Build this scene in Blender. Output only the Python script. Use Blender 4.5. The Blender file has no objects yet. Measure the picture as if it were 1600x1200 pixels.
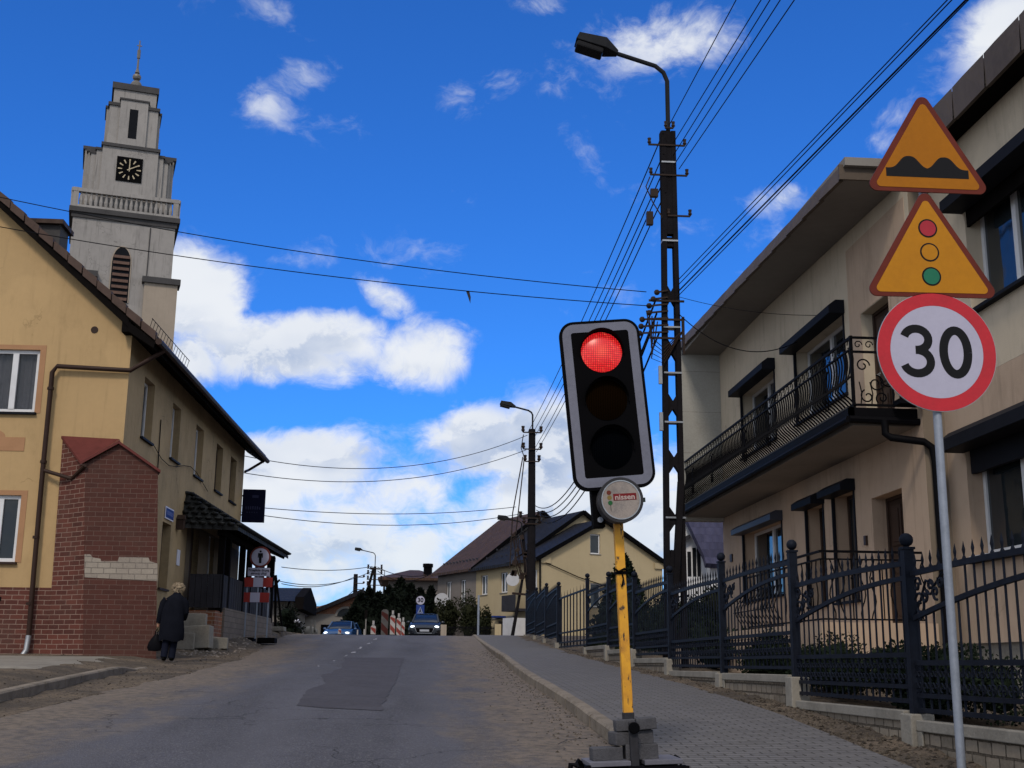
import bpy, bmesh, math, random
from mathutils import Vector, Matrix, noise as mnoise
from mathutils.geometry import tessellate_polygon
R = math.radians
C = bpy.context.scene.collection
# ------------------------------------------------------------------ camera
EYE = Vector((0, 0, 1.42)); FPX = 1900.0
PITCH = math.atan(440 / 1900.0); ROLL = R(0.6); YAW = R(4.2637)
fw = Vector((math.sin(YAW) * math.cos(PITCH), math.cos(YAW) * math.cos(PITCH), math.sin(PITCH)))
r0 = Vector((math.cos(YAW), -math.sin(YAW), 0)); u0 = r0.cross(fw)
rt = r0 * math.cos(ROLL) + u0 * math.sin(ROLL); up = u0 * math.cos(ROLL) - r0 * math.sin(ROLL)
cam_d = bpy.data.cameras.new('camera'); cam = bpy.data.objects.new('camera', cam_d); C.objects.link(cam)
cam_d.sensor_width = 36; cam_d.lens = 36 * FPX / 1600; cam_d.clip_start = 0.05; cam_d.clip_end = 5000
m3 = Matrix((rt, up, -fw)).transposed(); cam.matrix_world = Matrix.Translation(EYE) @ m3.to_4x4()
bpy.context.scene.camera = cam
def ray(px, py): return fw + rt * ((px - 800) / FPX) - up * ((py - 600) / FPX)
def at(px, py, Y):
    d = ray(px, py); return EYE + d * (Y / d.y)
def atx(px, py, X):
    d = ray(px, py); return EYE + d * (X / d.x)
# ------------------------------------------------------------------ render, world, sun
sc = bpy.context.scene
sc.view_settings.view_transform = 'Standard'; sc.view_settings.look = 'None'; sc.view_settings.gamma = 1
sc.view_settings.exposure = 0.0
sc.render.resolution_x = 1024; sc.render.resolution_y = 768
SUN_EL, SUN_AZ = R(42), R(196)      # azimuth clockwise from +Y: behind the camera, to the left
sd = bpy.data.lights.new('sun', 'SUN'); sd.energy = 1.75; sd.angle = R(11); sd.color = (1, .88, .73)
so = bpy.data.objects.new('sun', sd); C.objects.link(so)
sdir = Vector((math.sin(SUN_AZ) * math.cos(SUN_EL), math.cos(SUN_AZ) * math.cos(SUN_EL), math.sin(SUN_EL)))
so.rotation_euler = sdir.to_track_quat('Z', 'Y').to_euler(); so.location = (0, 0, 30)

class NT:
    def __init__(s, nt): s.nt = nt; s.n = nt.nodes; s.l = nt.links
    def node(s, t, **k):
        n = s.n.new(t)
        for a, b in k.items(): setattr(n, a, b)
        return n
    def put(s, sock, v):
        if isinstance(v, bpy.types.NodeSocket): s.l.new(v, sock)
        elif v is not None: sock.default_value = v
    def m(s, op, a, b=None, c=None, clamp=False):
        n = s.node('ShaderNodeMath', operation=op, use_clamp=clamp)
        s.put(n.inputs[0], a); s.put(n.inputs[1], b)
        if c is not None: s.put(n.inputs[2], c)
        return n.outputs[0]
    def vm(s, op, a, b=None):
        n = s.node('ShaderNodeVectorMath', operation=op); s.put(n.inputs[0], a); s.put(n.inputs[1], b)
        return n.outputs['Value'] if op in ('DOT_PRODUCT', 'LENGTH') else n.outputs[0]
    def mr(s, v, a, b, c=0, d=1, smooth=True):
        n = s.node('ShaderNodeMapRange', interpolation_type='SMOOTHSTEP' if smooth else 'LINEAR')
        for i, x in enumerate((v, a, b, c, d)): s.put(n.inputs[i], x)
        return n.outputs[0]
    def mix(s, f, a, b, mode='MIX'):
        n = s.node('ShaderNodeMix', data_type='RGBA', blend_type=mode)
        s.put(n.inputs['Factor'], f)
        for i, v in ((6, a), (7, b)):
            if isinstance(v, tuple) and len(v) == 3: v = (*v, 1)
            s.put(n.inputs[i], v)
        return n.outputs[2]
    def noise(s, vec, scale, detail=4, rough=.55, dist=0, out=0):
        n = s.node('ShaderNodeTexNoise'); s.put(n.inputs['Vector'], vec)
        n.inputs['Scale'].default_value = scale; n.inputs['Detail'].default_value = detail
        n.inputs['Roughness'].default_value = rough; n.inputs['Distortion'].default_value = dist
        return n.outputs[out]

w = bpy.data.worlds.new("World"); sc.world = w; w.use_nodes = True
W = NT(w.node_tree); W.n.clear()
tc = W.node('ShaderNodeTexCoord'); D = W.vm('NORMALIZE', tc.outputs['Generated'])
sky = W.node('ShaderNodeTexSky', sky_type='NISHITA', sun_disc=False, sun_elevation=SUN_EL, sun_rotation=SUN_AZ)
sky.altitude = 300; sky.air_density = 1.0; sky.dust_density = 0.4; sky.ozone_density = 3.0
skyc = W.mix(1.0, sky.outputs[0], (.25, .84, 1.78), 'MULTIPLY')
sep = W.node('ShaderNodeSeparateXYZ'); W.l.new(D, sep.inputs[0]); dz = sep.outputs[2]
def blob(px, py, rx, ry, rot=0, s=1.0):
    c = ray(px, py).normalized(); t1 = rt * math.cos(R(rot)) + up * math.sin(R(rot)); t2 = up * math.cos(R(rot)) - rt * math.sin(R(rot))
    a = W.m('MULTIPLY', W.m('SUBTRACT', W.vm('DOT_PRODUCT', D, t1), c.dot(t1)), FPX / rx)
    b = W.m('MULTIPLY', W.m('SUBTRACT', W.vm('DOT_PRODUCT', D, t2), c.dot(t2)), FPX / ry)
    q = W.m('MULTIPLY_ADD', a, a, W.m('MULTIPLY', b, b))
    front = W.m('GREATER_THAN', W.vm('DOT_PRODUCT', D, c), 0)
    g = W.m('MULTIPLY', W.m('SUBTRACT', 1.0, q, clamp=True), s)
    return W.m('MULTIPLY', g, front)
BL = [(300, 470, 120, 120, 0, 1.0), (370, 530, 150, 70, -10, .95), (520, 545, 170, 85, 0, 1.05), (650, 555, 125, 85, 10, 1.05), (430, 545, 140, 80, 0, 1.0), (600, 470, 80, 40, -35, .75),
      (290, 560, 70, 70, 0, .9), (470, 730, 230, 90, 5, 1.0), (740, 700, 130, 85, 0, 1.1), (870, 700, 150, 100, 0, 1.15), (620, 770, 330, 110, 0, .80),
      (560, 860, 380, 120, 0, .78), (860, 800, 300, 150, 0, .98), (1040, 800, 170, 150, 0, .95), (430, 820, 90, 55, 0, .7), (700, 950, 600, 80, 0, .7),
      (410, 165, 55, 50, 0, .52), (470, 120, 90, 35, 15, .4), (715, 165, 60, 60, 0, .5), (780, 120, 80, 40, 10, .42), (1040, 60, 180, 75, 0, .62),
      (1590, 50, 110, 80, 0, .85), (1240, 310, 95, 35, 0, .55), (1360, 230, 90, 45, 20, .45), (830, 5, 90, 30, 0, .5), (1000, 215, 50, 30, 0, .25), (20, 120, 60, 40, 0, .2),
      (1330, 30, 160, 50, 0, .42), (880, 120, 60, 45, 10, .36), (420, 10, 60, 25, 0, .38), (1380, 180, 80, 50, 0, .4), (480, 400, 70, 40, 0, .3), (690, 45, 60, 25, 0, .3)]
mask = None
for b_ in BL:
    g = blob(*b_); mask = g if mask is None else W.m('MAXIMUM', mask, g)
# extra cloud added out of view all round, strengthened to whiten the ambient light
back = W.mr(W.vm('DOT_PRODUCT', D, fw), .86, .66, 0, .95); mask = W.m('MAXIMUM', mask, back)
def cloud_noise(vec):
    wv = W.vm('ADD', vec, W.vm('MULTIPLY', W.vm('SUBTRACT', W.noise(vec, 9, 4, out=1), (.5, .5, .5)), (.09, .09, .09)))
    sq = W.vm('MULTIPLY', wv, (1, 1, 1.55))
    big = W.noise(sq, 8.5, 4, .5); fine = W.noise(sq, 24, 9, .66)
    return W.m('ADD', W.m('MULTIPLY', big, .6), W.m('MULTIPLY', fine, .4))
n0 = cloud_noise(D)
dlt = (sdir - fw * sdir.dot(fw)).normalized() * .012 + Vector((-.006, 0, .012))
n1 = cloud_noise(W.vm('ADD', D, tuple(dlt)))
d0 = W.m('ADD', W.m('MULTIPLY', W.m('SUBTRACT', n0, .5), W.m('SUBTRACT', 4.4, W.m('MULTIPLY', mask, 1.7))), W.m('MULTIPLY', mask, 1.12))
dens = W.m('MULTIPLY', W.mr(d0, .30, 1.0), W.mr(mask, .15, .72, .35, 1))
relief = W.mr(W.m('SUBTRACT', n1, n0), -.035, .04)          # 1 = shaded side
thick = W.mr(d0, .7, 1.4)
soft = W.noise(W.vm('MULTIPLY', D, (1, 1, 2.2)), 6, 3)
shade = W.m('MULTIPLY', W.m('MULTIPLY', W.m('MULTIPLY_ADD', relief, .75, .3), W.mr(soft, .40, .64)), W.m('MULTIPLY_ADD', thick, .5, .5), clamp=True)
cl = W.mix(shade, (9.0, 9.3, 9.7), (3.6, 4.7, 6.9))
col = W.mix(W.m('MULTIPLY', dens, .97), skyc, cl)
low = W.mr(dz, .16, .0); col = W.mix(W.m('MULTIPLY', low, .35), col, (6.2, 7.9, 9.2))
bg = W.node('ShaderNodeBackground'); W.l.new(col, bg.inputs[0]); bg.inputs[1].default_value = 0.095
wo = W.node('ShaderNodeOutputWorld'); W.l.new(bg.outputs[0], wo.inputs[0])

# ------------------------------------------------------------------ materials
def new_mat(name):
    m = bpy.data.materials.new(name); m.use_nodes = True; t = NT(m.node_tree); b = t.n['Principled BSDF']; return m, t, b
def rgb(c): return (*c, 1)
def mat(name, c, rough=.8, metal=0, crack=0, var=.12, scale=3, bump=.0, bscale=40, c2=None, streak=0, spec=None, coat=0):
    m, t, b = new_mat(name); o = t.node('ShaderNodeTexCoord').outputs['Object']
    c2 = c2 or tuple(x * .55 for x in c)
    n = t.noise(o, scale, 6, .6); f = t.mr(n, .35, .72, 0, var * 2.2)
    col = t.mix(f, c, c2)
    n2 = t.noise(o, scale * 9, 4, .6); col = t.mix(t.mr(n2, .3, .75, 0, var), col, tuple(min(1, x * 1.35) for x in c))
    if streak:
        sv = t.vm('MULTIPLY', o, (5, 5, .35)); s = t.noise(sv, 1.6, 4, .6); col = t.mix(t.mr(s, .52, .8, 0, streak), col, tuple(x * .45 for x in c))
    if crack:
        v = t.node('ShaderNodeTexVoronoi', feature='DISTANCE_TO_EDGE'); t.put(v.inputs['Vector'], t.vm('ADD', t.vm('MULTIPLY', o, (1, 1, .6)), t.vm('MULTIPLY', t.noise(o, 1.6, 5, out=1), (.9, .9, .9)))); v.inputs['Scale'].default_value = .55
        k = t.m('MULTIPLY', t.mr(v.outputs[0], .0, .008, 1, 0), t.mr(t.noise(o, .45, 3), .52, .6)); col = t.mix(t.m('MULTIPLY', k, crack), col, tuple(x * .3 for x in c))
        pa = t.noise(o, .55, 2, .4); col = t.mix(t.mr(pa, .56, .6, 0, .22), col, tuple(min(1, x * 1.3) for x in c)); col = t.mix(t.mr(t.noise(t.vm('MULTIPLY', o, (1, 1, .45)), 1.1, 8, .72), .50, .78, 0, .55), col, tuple(x * .5 for x in c))
    t.put(b.inputs['Base Color'], col); b.inputs['Roughness'].default_value = rough; b.inputs['Metallic'].default_value = metal
    spec = (.015 if max(c) < .03 else .12) if spec is None and metal < .3 and not coat else spec
    if spec is not None: b.inputs['Specular IOR Level'].default_value = spec
    if coat: b.inputs['Coat Weight'].default_value = coat; b.inputs['Coat Roughness'].default_value = .06
    if bump:
        bp = t.node('ShaderNodeBump'); bp.inputs['Strength'].default_value = bump; bp.inputs['Distance'].default_value = .02
        t.put(bp.inputs['Height'], t.noise(o, bscale, 5, .65)); t.put(b.inputs['Normal'], bp.outputs[0])
    return m
def brick_mat(name, c1, c2, mort, bw, bh, ms, bump=.5, rough=.85, off=.5, dirt=.35, dcol=(.08, .06, .05), bias=0):
    m, t, b = new_mat(name); uv = t.node('ShaderNodeTexCoord').outputs['UV']; o = t.node('ShaderNodeTexCoord').outputs['Object']
    wob = t.vm('MULTIPLY', t.vm('SUBTRACT', t.noise(uv, 6, 2, out=1), (.5, .5, .5)), (ms * 1.5, ms * 1.5, 0))
    k = t.node('ShaderNodeTexBrick'); t.put(k.inputs['Vector'], t.vm('ADD', uv, wob)); k.offset = off
    for a, v in (('Color1', rgb(c1)), ('Color2', rgb(c2)), ('Mortar', rgb(mort)), ('Scale', 1), ('Mortar Size', ms), ('Mortar Smooth', .25), ('Bias', bias), ('Brick Width', bw), ('Row Height', bh)): k.inputs[a].default_value = v
    col = t.mix(t.mr(t.noise(o, 1.3, 6, .6), .42, .75, 0, dirt), k.outputs[0], dcol)
    col = t.mix(t.mr(t.noise(o, 30, 4, .6), .3, .8, 0, .3), col, tuple(x * 1.4 for x in c1))
    t.put(b.inputs['Base Color'], col); b.inputs['Roughness'].default_value = rough
    bp = t.node('ShaderNodeBump'); bp.inputs['Strength'].default_value = bump; bp.inputs['Distance'].default_value = .012; b.inputs['Specular IOR Level'].default_value = .1
    h = t.m('ADD', t.m('MULTIPLY', t.m('SUBTRACT', 1, k.outputs['Fac']), 1.0), t.m('MULTIPLY', t.noise(o, 60, 3), .4))
    t.put(bp.inputs['Height'], h); t.put(b.inputs['Normal'], bp.outputs[0])
    return m
def tile_mat(name, c1, c2, bw=.3, bh=.33, rough=.6, bump=1.0):
    """overlapping roof tiles: rounded across, stepped up the slope"""
    m, t, b = new_mat(name); uv = t.node('ShaderNodeTexCoord').outputs['UV']; sx = t.node('ShaderNodeSeparateXYZ'); t.put(sx.inputs[0], uv)
    row = t.m('DIVIDE', sx.outputs[1], bh); fr = t.m('FRACT', row); fl = t.m('FLOOR', row)
    cu = t.m('ADD', t.m('DIVIDE', sx.outputs[0], bw), t.m('MULTIPLY', fl, .5)); fc = t.m('FRACT', cu)
    hump = t.m('SINE', t.m('MULTIPLY', fc, math.pi)); step = t.m('SUBTRACT', 1, fr)
    idx = t.node('ShaderNodeCombineXYZ'); t.put(idx.inputs[0], t.m('FLOOR', cu)); t.put(idx.inputs[1], fl)
    wn = t.node('ShaderNodeTexWhiteNoise'); t.put(wn.inputs[0], idx.outputs[0])
    col = t.mix(wn.outputs[0], c1, c2); o = t.node('ShaderNodeTexCoord').outputs['Object']
    col = t.mix(t.mr(t.noise(o, 2, 6, .65), .45, .75, 0, .5), col, tuple(x * .5 for x in c1))
    t.put(b.inputs['Base Color'], col); b.inputs['Roughness'].default_value = rough
    bp = t.node('ShaderNodeBump'); bp.inputs['Strength'].default_value = bump; bp.inputs['Distance'].default_value = .05; b.inputs['Specular IOR Level'].default_value = .08
    t.put(bp.inputs['Height'], t.m('ADD', hump, step)); t.put(b.inputs['Normal'], bp.outputs[0])
    return m
def glass_mat(name, tint=(.015, .02, .025), rough=.04, clear=0.0):
    m, t, b = new_mat(name); b.inputs['Base Color'].default_value = rgb(tint); b.inputs['Roughness'].default_value = rough
    b.inputs['Specular IOR Level'].default_value = .5
    o = t.node('ShaderNodeTexCoord').outputs['Object']; bp = t.node('ShaderNodeBump'); bp.inputs['Strength'].default_value = .08; bp.inputs['Distance'].default_value = .05
    t.put(bp.inputs['Height'], t.noise(o, 1.5, 2)); t.put(b.inputs['Normal'], bp.outputs[0])
    if clear:
        tr = t.node('ShaderNodeBsdfTransparent'); mx = t.node('ShaderNodeMixShader'); mx.inputs[0].default_value = clear
        t.l.new(b.outputs[0], mx.inputs[1]); t.l.new(tr.outputs[0], mx.inputs[2]); t.l.new(mx.outputs[0], t.n['Material Output'].inputs[0])
    return m
def emit_mat(name, c, s):
    m, t, b = new_mat(name); b.inputs['Base Color'].default_value = rgb(c); b.inputs['Emission Color'].default_value = rgb(c); b.inputs['Emission Strength'].default_value = s
    b.inputs['Roughness'].default_value = .2; return m
M = {}
M['yellow'] = mat('yellow_plaster', crack=.6, c=(.425, .292, .15), rough=.9, var=.12, scale=.8, bump=.25, bscale=60, streak=.35, c2=(.35, .25, .13))
M['yellow_shaded'] = mat('shaded_worn_yellow_plaster', crack=.8, c=(.34, .25, .145), rough=.9, var=.25, scale=.9, bump=.25, bscale=60, streak=.5, c2=(.2, .155, .095))  # worn plaster, also toned down in colour for the shaded street side
M['peach'] = mat('peach_paint', (.36, .20, .11), .9, var=.1, bump=.2)
M['porchshade'] = mat('porch_shade_brown', (.15, .115, .08), .9, var=.2, bump=.2)
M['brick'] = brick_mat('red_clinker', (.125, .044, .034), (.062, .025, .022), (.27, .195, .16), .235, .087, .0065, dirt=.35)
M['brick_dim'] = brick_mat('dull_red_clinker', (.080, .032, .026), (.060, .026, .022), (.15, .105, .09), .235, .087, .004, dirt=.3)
M['oldbrick'] = brick_mat('old_orange_brick', (.26, .10, .05), (.15, .06, .04), (.25, .2, .16), .27, .09, .012, dirt=.5)
M['block'] = brick_mat('bare_pale_blocks', (.30, .265, .225), (.23, .20, .175), (.15, .13, .115), .22, .10, .006, dirt=.5, dcol=(.2, .17, .15), bump=1)
M['redmetal'] = mat('red_roof_sheet', (.11, .028, .025), .5, var=.25, scale=5, bump=.1, bscale=10)
M['brownpipe'] = mat('brown_pipe', (.035, .02, .016), .45, var=.2)
M['zinc'] = mat('zinc', (.32, .34, .37), .45, metal=.6, var=.25, scale=6)
M['galv'] = mat('galvanised_steel', (.24, .27, .33), .55, metal=.35, var=.3, scale=5, c2=(.16, .18, .22), streak=.3)
M['rooftile'] = tile_mat('dark_brown_tiles', (.06, .04, .033), (.035, .026, .022))
M['porchtile'] = tile_mat('grey_porch_tiles', (.040, .040, .038), (.016, .016, .017), .22, .24)
M['blacktile'] = tile_mat('black_tiles', (.014, .014, .018), (.009, .009, .012))
M['redtile'] = tile_mat('brown_red_tiles', (.066, .038, .027), (.044, .027, .021))
M['bluetile'] = tile_mat('blue_grey_tiles', (.055, .055, .10), (.035, .035, .065))
M['darkwood'] = mat('dark_wood', (.007, .006, .006), .85, var=.3, scale=4)
M['board'] = mat('grey_boards', (.032, .032, .040), .8, var=.3, scale=3, streak=.5)
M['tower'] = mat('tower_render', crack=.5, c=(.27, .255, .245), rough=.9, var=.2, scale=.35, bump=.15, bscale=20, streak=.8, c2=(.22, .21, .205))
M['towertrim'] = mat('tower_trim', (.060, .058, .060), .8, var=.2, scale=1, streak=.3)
M['towerlow'] = mat('tower_beige', (.32, .27, .22), .9, var=.12, scale=.4, streak=.3)
M['black'] = mat('black_paint', (.0022, .0022, .003), .85, var=.1, spec=.05)
M['gold'] = mat('gilded', (.42, .36, .25), .6, metal=0, var=.1)
M['louvre'] = mat('louvre_brown', (.10, .062, .05), .8, var=.3, scale=6)
M['cream'] = mat('cream_render', crack=.4, c=(.52, .445, .345), rough=.92, var=.14, scale=.5, bump=.3, bscale=70, streak=.5, c2=(.42, .355, .27))
M['peachwall'] = mat('peach_render', crack=.4, c=(.44, .332, .25), rough=.92, var=.14, scale=.5, bump=.3, bscale=70, streak=.55, c2=(.36, .26, .19))
M['greywall'] = brick_mat('grey_panel_render', (.36, .355, .33), (.34, .335, .31), (.2, .19, .18), 3.0, .93, .006, bump=.2, dirt=.4, dcol=(.24, .22, .19))
M['soffit'] = mat('grey_soffit', (.22, .205, .19), .9, var=.15, scale=.6)
M['fascia'] = mat('brown_sheet_fascia', (.10, .078, .062), .55, var=.25, scale=1.2, bump=.1, bscale=4, streak=.2)
M['shutter'] = mat('anthracite_shutter', (.014, .015, .020), .45, var=.15)
M['frame'] = mat('white_pvc', (.62, .63, .66), .4, var=.08)
M['browndoor'] = mat('brown_door', (.045, .028, .022), .45, var=.3, scale=4)
M['reveal'] = mat('shaded_end_wall', (.19, .155, .12), .9, var=.1)
M['iron'] = mat('painted_iron', (.010, .013, .022), .5, metal=.1, var=.35, scale=8, c2=(.005, .006, .010), spec=.06)
M['rail_iron'] = mat('black_iron', (.003, .003, .0045), .6, var=.2, spec=.06)
M['glass'] = glass_mat('window_glass'); M['clearglass'] = glass_mat('clear_glass', clear=.55)
M['curtain'] = mat('net_curtain', (.55, .56, .64), .95, var=.25, scale=2, c2=(.3, .31, .38)); M['darkroom'] = mat('dark_room', (.012, .013, .016), .9)
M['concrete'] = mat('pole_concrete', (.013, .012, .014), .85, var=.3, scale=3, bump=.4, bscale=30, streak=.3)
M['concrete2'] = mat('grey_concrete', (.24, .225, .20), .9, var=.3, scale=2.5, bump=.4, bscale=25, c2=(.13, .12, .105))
M['plinth'] = brick_mat('rough_cast_plinth', (.24, .205, .165), (.15, .13, .105), (.045, .038, .03), .21, .10, .011, bump=1, dirt=.4)
M['lampgrey'] = mat('lamp_housing', (.02, .021, .024), .5, var=.2); M['lampglass'] = mat('lamp_glass', (.02, .02, .022), .2, var=.1)
M['wire'] = mat('black_cable', (.004, .004, .006), .8, spec=.1); M['porcelain'] = mat('dark_insulator', (.03, .02, .016), .3)
M['white'] = mat('white_sheet', (.62, .62, .72), .45, var=.08, scale=3)
M['signwhite'] = mat('scuffed_white_film', (.40, .39, .50), .45, var=.12, scale=4, c2=(.32, .31, .41))
M['signred'] = mat('red_film', (.46, .028, .04), .45, var=.2, scale=5, c2=(.3, .03, .04))
M['signred2'] = mat('dull_red_film', (.30, .035, .03), .6, var=.25, scale=5)
M['signyellow'] = mat('amber_film', (.33, .118, .006), .5, var=.2, scale=3, c2=(.27, .095, .008))
M['signyellow2'] = mat('amber_film_lower', (.42, .175, .010), .5, var=.2, scale=3, c2=(.35, .14, .012))
M['signrim'] = mat('brown_red_rim', (.12, .022, .014), .5, var=.2, scale=6)
M['signgreen'] = mat('green_film', (.02, .15, .085), .5); M['signblack'] = mat('black_film', (.004, .004, .006), .7, spec=.2)
M['signblue'] = mat('blue_film', (.02, .045, .20), .45, var=.15)
M['tlyellow'] = None
M['bandgrey'] = mat('reflective_band', (.15, .155, .20), .6, var=.25, scale=4, c2=(.11, .115, .15))
M['paver'] = mat('concrete_block', (.078, .078, .088), .9, var=.3, scale=7, bump=.5, bscale=60)
M['palebase'] = mat('grey_base_sheet', (.13, .13, .16), .7, var=.2, scale=4)
M['skin'] = mat('skin', (.38, .2, .14), .6); M['hair'] = mat('fair_hair', (.34, .27, .19), .8, var=.5, scale=25, bump=1, bscale=60)
M['coat'] = mat('black_coat', (.008, .009, .014), .85, var=.3, scale=5); M['trousers'] = mat('dark_trousers', (.010, .012, .022), .9, var=.3)
M['bag'] = mat('black_bag', (.006, .006, .008), .4); M['shoe'] = mat('black_shoe', (.006, .006, .006), .4)
M['foil'] = mat('car_dark_paint', (.006, .010, .018), .35, metal=.0, coat=.12); M['carblue'] = mat('car_blue_paint', (.012, .055, .16), .35, metal=0, coat=.3)
M['tyre'] = mat('tyre', (.012, .012, .012), .9); M['chrome'] = mat('chrome', (.5, .5, .52), .2, metal=1); M['headlight'] = emit_mat('headlight', (.85, .95, 1), 2.2)
M['plate'] = mat('plate', (.35, .37, .42), .5); M['carglass'] = glass_mat('car_glass', (.008, .012, .02), .12)
M['greyhouse'] = mat('grey_house_render', (.17, .15, .14), .9, var=.15, scale=.4, streak=.3); M['house2'] = mat('pale_yellow_render', (.40, .325, .205), .9, var=.1, scale=.3, streak=.2)
M['whitehouse'] = mat('white_render', (.62, .63, .66), .9, var=.08, scale=.4); M['dish'] = mat('dish_grey', (.45, .46, .5), .5)
M['garage'] = mat('garage_white', (.55, .56, .6), .7)
def leaf_mat(name, c1, c2):
    m, t, b = new_mat(name); g = t.node('ShaderNodeNewGeometry'); col = t.mix(g.outputs['Random Per Island'], c1, c2)
    t.put(b.inputs['Base Color'], col); b.inputs['Roughness'].default_value = .8; b.inputs['Specular IOR Level'].default_value = .08; return m
M['conifer'] = leaf_mat('dark_conifer_leaves', (.0025, .004, .003), (.006, .010, .006)); M['shrub'] = leaf_mat('juniper_leaves', (.005, .010, .006), (.018, .027, .015))
M['hedge'] = leaf_mat('olive_leaves', (.010, .013, .006), (.026, .028, .013)); M['bark'] = mat('bark', (.05, .035, .025), .9, bump=.5)
M['litter'] = leaf_mat('stones_and_leaves', (.02, .016, .013), (.10, .083, .066))
# yellow painted tube with chipped paint
m_, t_, b_ = new_mat('chipped_yellow_paint'); o_ = t_.node('ShaderNodeTexCoord').outputs['Object']
ch = t_.mr(t_.noise(t_.vm('MULTIPLY', o_, (14, 14, 5)), 2.1, 6, .7), .575, .62)
cy = t_.mix(t_.mr(t_.noise(o_, 9, 5), .35, .7), (.66, .32, .012), (.50, .22, .012)); cy = t_.mix(t_.mr(t_.noise(t_.vm('MULTIPLY', o_, (1, 1, .5)), 14, 6, .7), .55, .75, 0, .7), cy, (.25, .10, .02))
t_.put(b_.inputs['Base Color'], t_.mix(ch, cy, (.035, .018, .01))); b_.inputs['Roughness'].default_value = .55; M['tlyellow'] = m_
# lit red lens: bright cells in a grid
m_, t_, b_ = new_mat('lit_red_lens'); uv_ = t_.node('ShaderNodeTexCoord').outputs['Object']
sx_ = t_.node('ShaderNodeSeparateXYZ'); t_.put(sx_.inputs[0], uv_)
def cell(v, s): return t_.m('ABSOLUTE', t_.m('SINE', t_.m('MULTIPLY', v, s)))
gr = t_.m('MULTIPLY', t_.mr(cell(sx_.outputs[0], 205), .0, .75, .12, 1), t_.mr(cell(sx_.outputs[2], 205), .0, .75, .12, 1))
nz_ = t_.noise(uv_, 55, 3, .6); rad_ = t_.vm('LENGTH', t_.vm('MULTIPLY', uv_, (1, 0, 1))); hot = t_.m('MAXIMUM', t_.m('MULTIPLY', t_.mr(nz_, .5, .68), .7), t_.m('MULTIPLY', t_.mr(rad_, .075, .0), .8))
ec = t_.mix(t_.m('MULTIPLY', hot, .55), (.62, .010, .014), (1.0, .17, .08)); t_.put(b_.inputs['Emission Color'], ec)
t_.put(b_.inputs['Emission Strength'], t_.m('MULTIPLY', gr, 1.15)); b_.inputs['Base Color'].default_value = (.3, .01, .01, 1); b_.inputs['Roughness'].default_value = .3; M['redlens'] = m_
def dead_lens(name, c):
    m, t, b = new_mat(name); s = t.node('ShaderNodeSeparateXYZ'); t.put(s.inputs[0], t.node('ShaderNodeTexCoord').outputs['Object'])
    v = t.m('ABSOLUTE', t.m('SINE', t.m('MULTIPLY', s.outputs[0], 260))); t.put(b.inputs['Base Color'], t.mix(v, tuple(x * .3 for x in c), c)); b.inputs['Roughness'].default_value = .9; b.inputs['Specular IOR Level'].default_value = .0; return m
M['amberlens'] = dead_lens('unlit_amber_lens', (.006, .003, .001)); M['greenlens'] = dead_lens('unlit_green_lens', (.0015, .002, .003))
# ------------------------------------------------------------------ mesh helpers
FR = {}          # object name -> matrix of its top-level frame
def props(o, label=None, cat=None, group=None, kind=None):
    for k, v in (('label', label), ('category', cat), ('group', group), ('kind', kind)):
        if v: o[k] = v
    return o
def thing(name, loc, rz=0, label=None, cat=None, group=None, mw=None):
    o = bpy.data.objects.new(name, None); C.objects.link(o); o.empty_display_size = .3
    mw = mw or (Matrix.Translation(Vector(loc)) @ Matrix.Rotation(rz, 4, 'Z')); o.matrix_world = mw; FR[o.name] = mw.copy()
    return props(o, label, cat, group)
class Fr:
    """wall frame: s along u, d outward along n, z up"""
    def __init__(s, O, u, n): s.O = Vector(O); s.u = Vector(u).normalized(); s.n = Vector(n).normalized()
    def __call__(s, a, d, z): return s.O + s.u * a + s.n * d + Vector((0, 0, z))
BOXF = [(0, 1, 3, 2), (4, 6, 7, 5), (0, 4, 5, 1), (2, 3, 7, 6), (0, 2, 6, 4), (1, 5, 7, 3)]
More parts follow.
